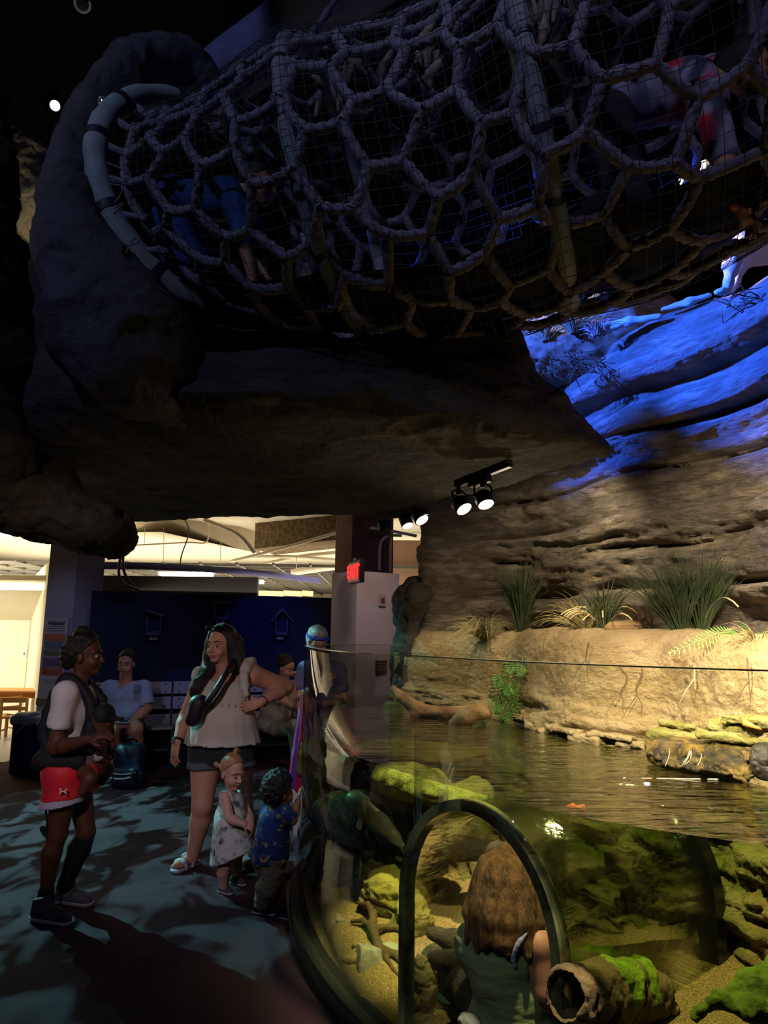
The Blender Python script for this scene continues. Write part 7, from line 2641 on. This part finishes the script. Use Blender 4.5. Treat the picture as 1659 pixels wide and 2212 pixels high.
# ------------------------------------------------------------------ D: toddler boy at the glass
J = dict(head=at(603, 1707, 4.38), nk=at(594, 1748, 4.41), shR=at(616, 1757, 4.32), shL=at(576, 1757, 4.50), elR=at(631, 1770, 4.34), wrR=at(643, 1733, 4.42), elL=at(590, 1790, 4.62), wrL=at(615, 1780, 4.68),
         pel=at(584, 1850, 4.41), hipR=at(592, 1862, 4.37), hipL=at(574, 1862, 4.46), knR=at(583, 1908, 4.35), anR=at(567, 1958, 4.37), knL=at(592, 1902, 4.52), anL=at(586, 1940, 4.55))
E = empty('person', (J['pel'].x, J['pel'].y, 0), 'toddler with curly black hair in a navy printed shirt touching the aquarium', 'person')
b, M, T = human(J, 0.58, dict(chest=(0.15, 0.12), waist=(0.155, 0.135), hip=(0.16, 0.135), ua=(0.055, 0.048), fa=(0.05, 0.034), th=(0.09, 0.066), ca=(0.062, 0.044), neck=0.06, sh=0.05))
P, HM = head(b, J['head'], V3(0.75, 0.62, -0.08), 0.86, child=True)
hand(b, J['wrR'], V3(0.15, 0.15, 1), V3(0.9, 0.3, 0), 1, 0.55, 0.15)
hand(b, J['wrL'], V3(0.6, 0.6, 0.3), V3(0.4, -0.2, -0.8), 1, 0.52, 0.4)
hR, tR = atz(549, 1972, 0), atz(596, 1981, 0)
hL, tL = atz(572, 1946, 0), atz(602, 1955, 0)
foot(b, J['anR'], hR, tR, 0.62)
foot(b, J['anL'], hL, tL, 0.62)
b.build('body', M_skinT, E, h=0.0055)
face_parts(E, P, HM, 0.86, M_lip, M_hairK)
s = cap_hair(P, HM, 0.86, 1.16, -0.055, 0.045)
s.ell(P(0, -0.05, -0.015), (0.07, 0.06, 0.07), HM, k=0.03)
s.build('hair', M_hairK, E, h=0.005, noise=0.012, nfreq=55)
M_navyp = mat('navy_print', ['12265a', '16306a', '16306a', 'b09a3c'], rough=0.8, scale=26, detail=1.5, bump=0.2, bscale=24, bdist=0.01, contrast=0.2)
s = b.only({'torso'}, 0.014, 0.03)
s.cone(J['nk'].lerp(J['pel'], 0.4), J['pel'] - V3(-0.0, 0, 0.01), 0.085, 0.108, k=0.04)
for sd in 'RL':
    s.cone(J['sh' + sd], J['sh' + sd].lerp(J['el' + sd], 0.75), 0.042, 0.046, k=0.02)
s.half(J['pel'] - V3(0, 0, 0.025), V3(0.1, 0, -1))
s.cone(J['pel'] + V3(0, 0, 0.02), J['pel'] - V3(0, 0, 0.2), 0.085, 0.095, k=0.01, sub=True)
s.cone(J['nk'] + V3(0, 0, 0.02), J['head'], 0.045, 0.045, k=0.008, sub=True)
s.build('shirt', M_navyp, E, h=0.006, noise=0.006, nfreq=18)
M_khaki = mat('khaki', ['6a5c48', '7d6e58', '73644f'], rough=0.9, scale=8, bump=0.7, bscale=20, bdist=0.02)
s = b.only({'thR', 'thL', 'caR', 'caL'}, 0.02, 0.03)
s.ell(J['pel'], (0.1, 0.095, 0.07), k=0.03)
s.half(J['pel'] + V3(0, 0, 0.03), V3(0, 0, 1))
for sd in 'RL':
    s.half(J['anR'] - V3(0, 0, 0.0), V3(0, 0, -1))
s.build('trousers', M_khaki, E, h=0.006, noise=0.009, nfreq=16, nstretch=(0.7, 0.7, 1.8))
M_shB = mat('toddler_shoe_black', ['08080a', '121214'], rough=0.6, scale=10)
shoe(E, hR, tR, 0.66, M_shB, M_sole, None, 0.08)
shoe(E, hL, tL, 0.66, M_shB, M_sole, None, 0.08)

# ------------------------------------------------------------------ E: person in the blue tee on the bench
J = dict(head=at(273, 1432, 8.14), nk=at(271, 1474, 8.2), shR=at(237, 1487, 8.18), shL=at(309, 1487, 8.2), elR=at(231, 1534, 8.12), wrR=at(251, 1566, 7.92), elL=at(318, 1530, 8.14), wrL=at(278, 1566, 7.92),
         pel=at(272, 1567, 8.22), hipR=at(257, 1572, 8.15), hipL=at(287, 1572, 8.15), knR=at(243, 1576, 7.88), anR=at(246, 1668, 8.06), knL=at(293, 1574, 7.88), anL=at(294, 1664, 8.06))
E = empty('person', (J['pel'].x, J['pel'].y, 0), 'person in a light blue tee sitting on the bench holding a phone', 'person')
b, M, T = human(J, 1.02, dict(chest=(0.18, 0.14), waist=(0.19, 0.16), hip=(0.2, 0.16), belly=0.14, bust=1.1, ua=(0.066, 0.054), fa=(0.05, 0.032), th=(0.11, 0.078), ca=(0.066, 0.042), neck=0.062))
P, HM = head(b, J['head'], V3(0.02, -0.98, -0.15), 1.1)
hand(b, J['wrR'], V3(0.7, -0.4, -0.2), V3(0.2, 0, 1), -1, 1.05, 0.5)
hand(b, J['wrL'], V3(-0.7, -0.4, -0.2), V3(-0.2, 0, 1), 1, 1.05, 0.5)
fR, fL = Vector((J['anR'].x, J['anR'].y + 0.05, 0)), Vector((J['anL'].x, J['anL'].y + 0.05, 0))
foot(b, J['anR'], fR, fR + V3(-0.03, -0.25, 0))
foot(b, J['anL'], fL, fL + V3(0.03, -0.25, 0))
b.build('body', M_skinL, E, h=0.009)
face_parts(E, P, HM, 1.1, M_lip, M_hairB)
s = cap_hair(P, HM, 1.1, 1.04, -0.02, 0.03)
s.ell(P(0, -0.07, 0.09), (0.05, 0.05, 0.05), HM, k=0.03)
s.build('hair', M_hairB, E, h=0.008, noise=0.005, nfreq=40)
M_blue = mat('tee_light_blue', ['8f9fc8', 'a2b0d4'], rough=0.85, scale=8, bump=0.3, bscale=16, bdist=0.015)
s = b.only({'torso'}, 0.018, 0.05)
for sd in 'RL':
    s.cone(J['sh' + sd], J['sh' + sd].lerp(J['el' + sd], 0.72), 0.085, 0.088, k=0.04)
    s.cone(J['sh' + sd].lerp(J['el' + sd], 0.72), J['el' + sd], 0.07, 0.07, k=0.006, sub=True)
s.half(J['pel'] + V3(0, 0, -0.0), V3(0, 0, -1))
s.cone(J['nk'] + V3(0, -0.03, 0.0), J['head'], 0.068, 0.07, k=0.01, sub=True)
s.ell(J['nk'] + V3(0, -0.1, -0.03), (0.035, 0.05, 0.05), k=0.01, sub=True)
te = s.build('t_shirt', M_blue, E, h=0.01, noise=0.006, nfreq=9)
p = at(296, 1487, 8.01)
MB().box(p, (0.07, 0.012, 0.08)).build('chest_print', mat('chest_print_grey', ['3a4468', '8e9cc4'], rough=0.8, scale=60), te)
s = b.only({'thR', 'thL'}, 0.016, 0.04)
s.ell(J['pel'], (0.21, 0.18, 0.1), k=0.04)
s.half(J['knL'].lerp(J['hipL'], 0.3), V3(0, -1, 0))
s.build('shorts', mat('shorts_navy', ['10142c', '161b38'], rough=0.8, scale=8), E, h=0.01)
shoe(E, fR, fR + V3(-0.03, -0.27, 0), 1.05, M_shB, M_sole, None, 0.09)
shoe(E, fL, fL + V3(0.03, -0.27, 0), 1.05, M_shB, M_sole, None, 0.09)
p = at(265, 1563, 7.8)
o = MB().box(p, (0.15, 0.075, 0.012), M=Matrix.Rotation(R(-25), 3, 'X')).build('phone', mat('phone_pale', '9a98a8', rough=0.25), None, bevel=0.004)
tag(o, 'phone held in the lap of the person in the blue tee', 'phone')

# ------------------------------------------------------------------ F: woman on the right bench
J = dict(head=at(618, 1441, 8.55), nk=at(603, 1476, 8.65), shR=at(583, 1494, 8.52), shL=at(625, 1488, 8.8), elR=at(630, 1524, 8.38), wrR=at(641, 1478, 8.42), elL=at(640, 1520, 8.75), wrL=at(648, 1540, 8.5),
         pel=at(592, 1563, 8.78), hipR=at(600, 1570, 8.66), hipL=at(606, 1566, 8.86), knR=at(645, 1572, 8.4), anR=at(640, 1660, 8.45), knL=at(660, 1570, 8.6), anL=at(660, 1655, 8.65))
E = empty('person', (J['pel'].x, J['pel'].y, 0), 'woman in a cream top hunched on the bench, hand at her mouth', 'person')
b, M, T = human(J, 1.02, dict(chest=(0.17, 0.14), waist=(0.18, 0.16), hip=(0.19, 0.16), belly=0.13, bust=1.1, ua=(0.062, 0.052), fa=(0.048, 0.032), th=(0.1, 0.072), ca=(0.064, 0.042)))
P, HM = head(b, J['head'], V3(0.86, -0.35, -0.36), 1.08)
hand(b, J['wrR'], V3(-0.1, 0.1, 1), V3(-0.7, 0.2, 0), -1, 1.0, 0.6)
hand(b, J['wrL'], V3(0.8, -0.2, -0.2), V3(0, 0, -1), 1, 1.0, 0.4)
fR, fL = Vector((J['anR'].x - 0.05, J['anR'].y, 0)), Vector((J['anL'].x - 0.05, J['anL'].y, 0))
foot(b, J['anR'], fR, fR + V3(0.22, -0.1, 0))
foot(b, J['anL'], fL, fL + V3(0.22, -0.1, 0))
b.build('body', M_skinL, E, h=0.009)
face_parts(E, P, HM, 1.08, M_lip, M_hairB)
s = cap_hair(P, HM, 1.08, 1.07, -0.05, 0.03)
s.ell(P(0, -0.09, 0.06), (0.05, 0.05, 0.05), HM, k=0.04)
s.build('hair', M_hairB, E, h=0.008, noise=0.006, nfreq=40)
M_creamt = mat('top_cream', ['a39a90', 'b2a99e'], rough=0.85, scale=8, bump=0.3, bscale=16, bdist=0.015)
s = b.only({'torso'}, 0.018, 0.05)
for sd in 'RL':
    s.cone(J['sh' + sd], J['sh' + sd].lerp(J['el' + sd], 0.4), 0.075, 0.078, k=0.04)
s.cone(J['nk'] + V3(0.04, -0.02, -0.02), J['head'], 0.07, 0.07, k=0.01, sub=True)
s.build('top', M_creamt, E, h=0.01, noise=0.006, nfreq=9)
s = b.only({'thR', 'thL', 'caR', 'caL'}, 0.018, 0.04)
s.ell(J['pel'] - V3(0, 0, 0.02), (0.2, 0.18, 0.1), k=0.05)
s.half(V3(0, 0, 0.1), V3(0, 0, -1))
s.build('trousers', mat('trousers_stone', ['857a6c', '94897a'], rough=0.85, scale=6, bump=0.3, bscale=14, bdist=0.015), E, h=0.01)
shoe(E, fR, fR + V3(0.24, -0.11, 0), 1.05, M_shB, M_sole, None, 0.08)
shoe(E, fL, fL + V3(0.24, -0.11, 0), 1.05, M_shB, M_sole, None, 0.08)
p = at(646, 1455, 8.4)
o = S().ell(p, (0.07, 0.045, 0.02), Matrix.Rotation(R(-15), 3, 'Y'), k=0.02).ell(p + V3(0.03, 0, 0.015), (0.04, 0.035, 0.02)).build('napkin', mat('napkin_white', ['b8c0cc', 'd0d6de'], rough=0.8, scale=12), None, h=0.008, noise=0.006, nfreq=24)
tag(o, 'crumpled white napkin held up by the woman in the cream top', 'napkin')

# ------------------------------------------------------------------ G: grey haired person behind the tank
J = dict(head=at(686, 1386, 6.25), nk=at(692, 1428, 6.28), shR=at(660, 1446, 6.26), shL=at(730, 1446, 6.32), elR=at(652, 1505, 6.15), wrR=at(690, 1478, 6.0), elL=at(742, 1510, 6.3), wrL=at(700, 1520, 6.08),
         pel=at(694, 1575, 6.3), hipR=at(678, 1590, 6.28), hipL=at(712, 1590, 6.3), knR=at(678, 1680, 6.26), anR=at(680, 1765, 6.3), knL=at(712, 1680, 6.28), anL=at(712, 1765, 6.32))
E = empty('person', (J['pel'].x, J['pel'].y, 0), 'grey haired person with a blue headband standing behind the far side of the aquarium wall', 'person')
b, M, T = human(J, 1.0, dict(waist=(0.15, 0.12)))
P, HM = head(b, J['head'], V3(0.35, -0.85, -0.3), 1.0)
hand(b, J['wrR'], V3(0.6, -0.2, 0.5), V3(0.2, 0.6, 0), -1, 1.0, 0.4)
hand(b, J['wrL'], V3(-0.8, -0.3, 0), V3(0, 0.4, 0.8), 1, 1.0, 0.4)
fR, fL = Vector((J['anR'].x, J['anR'].y + 0.06, 0)), Vector((J['anL'].x, J['anL'].y + 0.06, 0))
foot(b, J['anR'], fR, fR + V3(-0.02, -0.25, 0))
foot(b, J['anL'], fL, fL + V3(0.02, -0.25, 0))
b.build('body', M_skinL, E, h=0.009)
face_parts(E, P, HM, 1.0, M_lip, M_hairG)
s = cap_hair(P, HM, 1.0, 1.14, -0.055, 0.05)
s.ell(P(0, -0.06, -0.02), (0.08, 0.06, 0.09), HM, k=0.03)
s.build('hair', M_hairG, E, h=0.007, noise=0.008, nfreq=30)
mb = MB().tube([P(0.088 * math.cos(a), 0.1 * math.sin(a) - 0.012, 0.05) for a in np.linspace(-0.4, math.pi + 0.4, 22)], 0.014, 6)
mb.build('headband', mat('headband_blue', ['1a38a8', '2448c0'], rough=0.6, scale=8), E, True)
s = b.only({'torso'}, 0.018, 0.05)
for sd in 'RL':
    s.cone(J['sh' + sd], J['sh' + sd].lerp(J['el' + sd], 0.6), 0.066, 0.066, k=0.04)
s.half(J['pel'] - V3(0, 0, 0.04), V3(0, 0, -1))
s.cone(J['nk'], J['head'], 0.06, 0.06, k=0.01, sub=True)
s.build('shirt', mat('shirt_violet_grey', ['5a5478', '6a648a'], rough=0.85, scale=8, bump=0.3, bscale=16, bdist=0.015), E, h=0.01, noise=0.006, nfreq=9)
s = b.only({'thR', 'thL', 'caR', 'caL'}, 0.02, 0.04)
s.ell(J['pel'] - V3(0, 0, 0.04), (0.18, 0.14, 0.1), k=0.05)
s.half(V3(0, 0, 0.06), V3(0, 0, -1))
s.build('trousers', mat('trousers_blue_grey', ['2c3448', '384258'], rough=0.85, scale=6), E, h=0.01)
shoe(E, fR, fR + V3(-0.02, -0.27, 0), 1.05, M_shB, M_sole, None, 0.08)
shoe(E, fL, fL + V3(0.02, -0.27, 0), 1.05, M_shB, M_sole, None, 0.08)

# ------------------------------------------------------------------ H: girl crouching in the crawl tunnel
J = dict(head=at(1094, 1912, 2.80), nk=at(1098, 1990, 2.77), shL=at(1022, 2022, 2.82), shR=at(1162, 2040, 2.69), elR=at(1176, 2140, 2.68), wrR=at(1196, 2205, 2.82), elL=at(1045, 2105, 3.02), wrL=at(1085, 2150, 3.12),
         pel=at(1105, 2225, 2.80), hipL=at(1070, 2245, 2.84), hipR=at(1145, 2245, 2.78), knL=at(1110, 2190, 3.12), knR=at(1205, 2200, 3.0), anL=at(1080, 2290, 2.95), anR=at(1180, 2290, 2.88))
E = empty('person', (J['pel'].x, J['pel'].y, 0.1), 'girl with long brown hair and green tank top crouching in the crawl tunnel', 'person')
b, M, T = human(J, 0.84, dict(chest=(0.165, 0.12), waist=(0.155, 0.125), hip=(0.175, 0.14), ua=(0.056, 0.046), fa=(0.042, 0.03), th=(0.09, 0.065)))
P, HM = head(b, J['head'], V3(0.42, 0.88, -0.18), 0.96)
hand(b, J['wrR'], V3(0.4, 0.7, -0.3), V3(0, 0, -1), 1, 0.85, 0.5)
hand(b, J['wrL'], V3(0.4, 0.7, -0.3), V3(0, 0, -1), -1, 0.85, 0.5)
fR, fL = Vector((J['anR'].x, J['anR'].y, 0.105)), Vector((J['anL'].x, J['anL'].y, 0.105))
foot(b, J['anR'], fR, fR + V3(0.1, 0.18, 0), 0.85)
foot(b, J['anL'], fL, fL + V3(0.1, 0.18, 0), 0.85)
b.build('body', skin('skin_girl', '9a6a58', 'a87866'), E, h=0.006)
face_parts(E, P, HM, 0.96, M_lip, M_hairM)
s = cap_hair(P, HM, 0.96, 1.12, -0.06, 0.03)
rnd = random.Random(5)
s.ell(P(0, -0.07, -0.03), (0.092, 0.06, 0.11), HM, k=0.04)
for k in range(15):
    a = -1.75 + 3.5 * k / 14
    x0, y0 = 0.085 * math.sin(a), -0.02 - 0.085 * math.cos(a)
    flare = 1.25 + 0.25 * math.sin(k * 2.2)
    pts = [P(x0 * 0.9, y0, 0.07), P(x0 * 1.12, y0 * 1.08, -0.02), P(x0 * flare + 0.008 * math.sin(k * 3.1), y0 * 1.25, -0.10), P(x0 * 1.22, y0 * 1.15, -0.135), P(x0 * 1.4 + 0.01 * math.sin(k * 1.7), y0 * 1.25 - 0.01, -0.18 - 0.022 * math.sin(k * 2.7))]
    s.chain(spl(pts, 9), [0.022, 0.026, 0.028, 0.028, 0.027, 0.026, 0.025, 0.02, 0.013], k=0.022)
s.build('hair', M_hairM, E, h=0.005, noise=0.004, nfreq=60, nstretch=(1, 1, 0.3))
M_tank = mat('tank_top_green', ['6a7650', '7f8a62', '748059'], rough=0.85, scale=6, bump=0.35, bscale=7, bstretch=(1, 1, 3), bdist=0.03)
s = b.only({'torso'}, 0.014, 0.04)
s.p = [q for q in s.p if q['t'] != 'cone']
s.cone(J['pel'].lerp(J['nk'], 0.75) + V3(-0.06, 0, 0), J['nk'] + V3(-0.075, 0.0, -0.015), 0.06, 0.03, k=0.05)
s.cone(J['pel'].lerp(J['nk'], 0.75) + V3(0.04, -0.02, 0), J['nk'] + V3(0.055, -0.02, -0.015), 0.06, 0.022, k=0.05)
s.cone(J['nk'] + V3(-0.05, 0, -0.05), J['shL'] + V3(0.0, 0, -0.015), 0.07, 0.066, k=0.04)
s.cone(J['pel'].lerp(J['nk'], 0.6) + V3(-0.05, 0, 0), J['shL'] + V3(0.02, 0, -0.06), 0.12, 0.07, k=0.05)
s.half(J['nk'] + V3(0, 0, 0.01), V3(0, 0.1, 1))
s.ell(J['shR'] + V3(0.02, -0.02, -0.05), (0.06, 0.07, 0.11), k=0.02, sub=True)
s.build('tank_top', M_tank, E, h=0.0055, noise=0.006, nfreq=14, nstretch=(0.6, 0.6, 2.2))
s = S().chain(spl([at(1146, 2004, 2.65), at(1124, 2030, 2.635), at(1108, 2062, 2.64), at(1114, 2092, 2.65)], 10), [0.004, 0.005, 0.007, 0.009, 0.010, 0.010, 0.009, 0.008, 0.006, 0.004], k=0.01)
s.build('bra_strap', mat('strap_lavender', ['8a8aa8', '9a9ab4'], rough=0.6, scale=8), E, h=0.005)
s = b.only({'thR', 'thL', 'caR', 'caL'}, 0.014, 0.03)
s.ell(J['pel'] - V3(0, 0, 0.04), (0.155, 0.13, 0.09), k=0.04)
s.half(J['pel'] + V3(0, 0, 0.02), V3(-0.45, 0, 1))
s.half(V3(0, 0, 0.13), V3(0, 0, -1))
s.build('jeans', mat('denim_blue', ['1c2c58', '283a70'], rough=0.85, scale=20, bump=0.3, bscale=90, bdist=0.004), E, h=0.007)

# ------------------------------------------------------------------ people inside the rope tunnel
def crawler(label, joints, hf, hs, cloths, sk, s):
    J = {k: at(*v) for k, v in joints.items()}
    E = empty('person', J['pel'], label, 'person')
    b, M, T = human(J, s)
    P, HM = head(b, J['head'], hf, hs)
    for sd, sg in (('R', -1), ('L', 1)):
        hand(b, J['wr' + sd], (J['wr' + sd] - J['el' + sd]) + V3(0.1, 0, 0), V3(0, 0, -1), sg, s, 0.3)
        b.cone(J['an' + sd], J['an' + sd] + (J['an' + sd] - J['kn' + sd]).normalized() * 0.16 * s, 0.034 * s, 0.02 * s, k=0.02)
    b.build('body', sk, E, h=0.01)
    cap_hair(P, HM, hs, 1.06).build('hair', M_hairB, E, h=0.01)
    s_ = b.only({'torso', 'uaR', 'uaL'}, 0.016, 0.05)
    s_.build('shirt', cloths[0], E, h=0.012, noise=0.006, nfreq=9)
    s_ = b.only({'thR', 'thL', 'caR', 'caL'}, 0.02, 0.04)
    s_.ell(J['pel'], (0.15 * s, 0.14 * s, 0.12 * s), k=0.05)
    s_.build('trousers', cloths[1], E, h=0.012, noise=0.006, nfreq=9)
    return E


M_bluec = mat('clothes_blue', ['0e2c58', '143870'], rough=0.85, scale=5, bump=0.4, bscale=10, bdist=0.02)
M_reddot = mat('shirt_white_red', ['6a6478', '7a7488', '7a7488', 'a01428'], rough=0.85, scale=5.5, detail=1, contrast=0.16)
M_darkc = mat('clothes_dark', ['17151c', '22202a'], rough=0.9, scale=5)
crawler('child in blue crawling through the rope tunnel near its round mouth',
        dict(head=(560, 395, 3.2), nk=(520, 420, 3.22), pel=(370, 440, 3.3), shR=(510, 440, 3.08), shL=(515, 420, 3.36), elR=(530, 520, 3.05), wrR=(545, 600, 3.05), elL=(550, 510, 3.35), wrL=(570, 590, 3.35),
             hipR=(355, 450, 3.2), hipL=(360, 440, 3.4), knR=(415, 560, 3.15), knL=(430, 560, 3.4), anR=(320, 580, 3.2), anL=(330, 575, 3.45)), V3(0.9, -0.1, -0.3), 0.95, (M_bluec, M_bluec), M_skinT, 0.85)
crawler('person in a pale shirt with red spots crawling in the rope tunnel',
        dict(head=(1610, 150, 2.5), nk=(1540, 175, 2.55), pel=(1330, 230, 2.75), shR=(1530, 215, 2.45), shL=(1535, 160, 2.7), elR=(1560, 330, 2.42), wrR=(1590, 440, 2.42), elL=(1580, 310, 2.7), wrL=(1610, 420, 2.7),
             hipR=(1310, 255, 2.66), hipL=(1315, 220, 2.85), knR=(1360, 440, 2.62), knL=(1380, 430, 2.85), anR=(1230, 490, 2.7), anL=(1240, 470, 2.95)), V3(0.9, -0.2, -0.2), 1.0, (M_reddot, M_darkc), M_skinT, 1.0)

# ------------------------------------------------------------------ leaning reader panel at the tank's far edge
a, b_, c, d = at(649, 1500, 5.25), at(657, 1502, 5.15), at(650, 1722, 5.1), at(621, 1692, 5.2)
E = empty('reader_panel', Vector((d.x, d.y, 0)), 'tall leaning panel striped pink, violet and red at the far edge of the tank', 'information panel')


def strip(u0, u1, m_, name, th=0.02):
    t0, t1 = a.lerp(b_, u0), a.lerp(b_, u1)
    l0, l1 = d.lerp(c, u0), d.lerp(c, u1)
    n_ = (t1 - t0).cross(l0 - t0).normalized()
    if n_.y > 0:
        n_ = -n_
    return MB().prism([t0, t1, l1, l0], -n_ * th).build(name, m_, E)


strip(0.0, 0.14, mat('panel_pink', 'c86a90', rough=0.4), 'stripe')
strip(0.14, 0.5, mat('panel_violet', '5a34b0', rough=0.4), 'stripe')
strip(0.5, 0.93, mat('panel_red', 'a01a38', rough=0.4), 'stripe')
strip(0.93, 1.0, mat('panel_pink', 'c86a90', rough=0.4), 'stripe')
q = [d, c, c - V3(0, 0, 0.05), d - V3(0, 0, 0.02)]
MB().prism(q, V3(0.02, 0.05, 0)).build('bottom_edge', mat('panel_edge_white', 'c8c8cc', rough=0.4), E)
fb = (c + d) / 2
MB().bar(fb - V3(-0.02, -0.03, 0.02), Vector((fb.x + 0.05, fb.y, 0.0)), 0.06, 0.06).build('post', M_white, E)
MB().box((fb.x + 0.04, fb.y, 0.02), (0.22, 0.22, 0.04)).build('foot', M_dkmetal, E, bevel=0.01)
# ================================================================== LIGHTS
def spot(name, loc, target, power, col, angle, blend=0.3, size=0.03):
    l = bpy.data.lights.new(name, 'SPOT')
    l.energy = power
    l.color = col
    l.spot_size = R(angle)
    l.spot_blend = blend
    l.shadow_soft_size = size
    o = bpy.data.objects.new(name, l)
    COL.objects.link(o)
    o.location = loc
    o.rotation_euler = (Vector(target) - Vector(loc)).to_track_quat('-Z', 'Y').to_euler()
    return o


def area(name, loc, target, power, col, sx, sy, spread=180):
    l = bpy.data.lights.new(name, 'AREA')
    l.energy = power
    l.color = col
    l.shape = 'RECTANGLE'
    l.size, l.size_y = sx, sy
    l.spread = R(spread)
    o = bpy.data.objects.new(name, l)
    COL.objects.link(o)
    o.location = loc
    o.rotation_euler = (Vector(target) - Vector(loc)).to_track_quat('-Z', 'Y').to_euler()
    return o


WARM = (1.0, 0.83, 0.57)
BLUE = (0.02, 0.10, 1.0)
# the lit track lamps
tg = [at(1560, 1560, 2.9), at(1300, 1500, 4.2), at(1000, 1500, 5.4), at(820, 1960, 4.0)]
pw = [90, 130, 90, 170]
an = [66, 66, 70, 44]
for (loc, d), t_, p_, a_ in zip(SPOTS, tg, pw, an):
    spot('track_beam', loc, t_, p_, WARM, a_, 0.8, 0.02)
# more unseen lamps, added to light the tank and the rock wall
spot('tank_beam', (1.3, 0.9, 3.3), (2.0, 3.0, 1.4), 1250, WARM, 40, 0.9, 0.03)
spot('wall_grazer', (1.25, 2.7, 2.85), (1.95, 3.4, 1.75), 150, WARM, 100, 0.7, 0.03)
spot('wall_grazer', (0.95, 4.0, 2.75), (1.2, 5.0, 1.75), 70, WARM, 100, 0.7, 0.03)
spot('tank_beam', (0.6, 2.3, 2.35), (1.15, 3.2, 0.5), 480, WARM, 80, 0.6, 0.03)
spot('tank_beam', (0.25, 3.3, 2.35), (0.30, 3.75, 0.2), 1200, WARM, 34, 0.5, 0.02)
# blue theatre light on the upper ledge
spot('blue_wash', (-0.6, 3.95, 4.3), (1.42, 4.75, 3.38), 2600, BLUE, 36, 0.55, 0.04)
spot('blue_wash', (-0.6, 3.95, 4.3), (2.0, 3.6, 3.38), 4200, BLUE, 34, 0.55, 0.04)
spot('blue_wash', (-0.6, 3.95, 4.3), (0.98, 3.36, 2.92), 160, BLUE, 24, 0.6, 0.04)
spot('white_accent', (0.2, 4.4, 5.9), (1.4, 5.1, 3.75), 800, (0.72, 0.78, 1.0), 20, 0.8, 0.03)
spot('white_accent', (0.9, 4.2, 5.4), (2.3, 4.05, 3.95), 1100, (1.0, 0.82, 0.8), 22, 0.5, 0.03)
# dim cool fill on net and rock
spot('cool_fill', (-3.0, -0.6, 5.6), (-0.6, 3.2, 3.3), 210, (0.47, 0.55, 1.0), 60, 0.8, 0.08)
spot('cool_fill', (0.6, -1.2, 5.6), (0.9, 2.5, 3.7), 150, (0.6, 0.58, 0.95), 44, 0.8, 0.08)
spot('bank_bounce_fill', (0.95, 4.75, 1.75), (0.5, 3.5, 2.65), 22, WARM, 80, 0.8, 0.05)  # unseen lamp added for the light bounced up from the wet bank
spot('violet_top', (-1.9, 3.4, 6.0), at(520, 120, 4.8), 26, (0.3, 0.36, 1.0), 34, 0.6, 0.05)
spot('pillar_glow', (-3.2, 1.8, 2.0), at(-30, 480, 3.2), 36, (0.9, 0.8, 0.4), 40, 0.7, 0.05)
spot('spire_light', at(50, 545, 3.9), at(72, 440, 4.3), 8, (1, 0.84, 0.55), 60, 0.3, 0.02)
# blue on partition and bench
spot('blue_spot', (-1.2, 5.9, 3.2), onwall(592, 1395), 150, (0.04, 0.1, 1.0), 22, 0.5, 0.03)
spot('blue_spot', (-2.2, 6.2, 3.2), onwall(396, 1500), 90, (0.08, 0.2, 1.0), 8, 0.15, 0.02)
spot('bench_wash', (-2.2, 6.4, 3.0), onwall(310, 1500), 30, (0.5, 0.58, 0.95), 52, 0.8, 0.1)
# far rooms
area('room_light', (-4.0, 14.0, 2.6), (-4, 14, 0), 260, (1, 0.9, 0.72), 8, 5)
area('ceiling_bounce', (-4.0, 14.5, 2.2), (-4, 14.5, 4), 620, (1, 0.88, 0.68), 10, 7)
area('side_room_light', (-8.4, 10.9, 2.5), (-8.4, 13.2, 0.9), 430, (1, 0.93, 0.78), 3.0, 2.0)
# teal water projector on the carpet
g = spot('water_projector', (-4.0, 6.5, 3.2), (-1.7, 6.0, 0), 1000, (0.25, 0.88, 0.86), 76, 0.5, 0.01)
l = g.data
l.use_nodes = True
t = l.node_tree
em = t.nodes['Emission']
geo = nd(t, 'ShaderNodeTexCoord')
mp = nd(t, 'ShaderNodeMapping')
mp.inputs['Scale'].default_value = (7.0, 13.0, 7.0)
mp.inputs['Location'].default_value = (0.3, 0.2, 0.0)
nz = nd(t, 'ShaderNodeTexNoise', Scale=1.2, Detail=3.0, Roughness=0.55)
nz.inputs['Distortion'].default_value = 0.6
rp = nd(t, 'ShaderNodeMapRange')
rp.inputs['From Min'].default_value = 0.47
rp.inputs['From Max'].default_value = 0.55
rp.inputs['To Min'].default_value = 0.08
rp.inputs['To Max'].default_value = 1.0
t.links.new(geo.outputs['Normal'], mp.inputs[0])
t.links.new(mp.outputs[0], nz.inputs['Vector'])
t.links.new(nz.outputs[0], rp.inputs['Value'])
t.links.new(rp.outputs[0], em.inputs['Strength'])
# people fill
spot('hall_fill', (-1.5, 0.8, 2.55), (-1.35, 5.6, 1.0), 170, (0.96, 0.78, 0.82), 40, 0.8, 0.08)
spot('visitor_fill', (-0.6, 0.2, 3.0), (0.5, 2.75, 0.5), 45, (0.75, 0.95, 0.7), 24, 0.8, 0.08)
spot('pillar_light', (0.1, 7.0, 3.3), at(800, 1380, 8.5), 60, (1.0, 0.66, 0.6), 60, 0.8, 0.1)
spot('column_light', (-4.2, 6.6, 3.0), at(110, 1400, 8.9), 32, (0.6, 0.6, 0.9), 44, 0.8, 0.1)
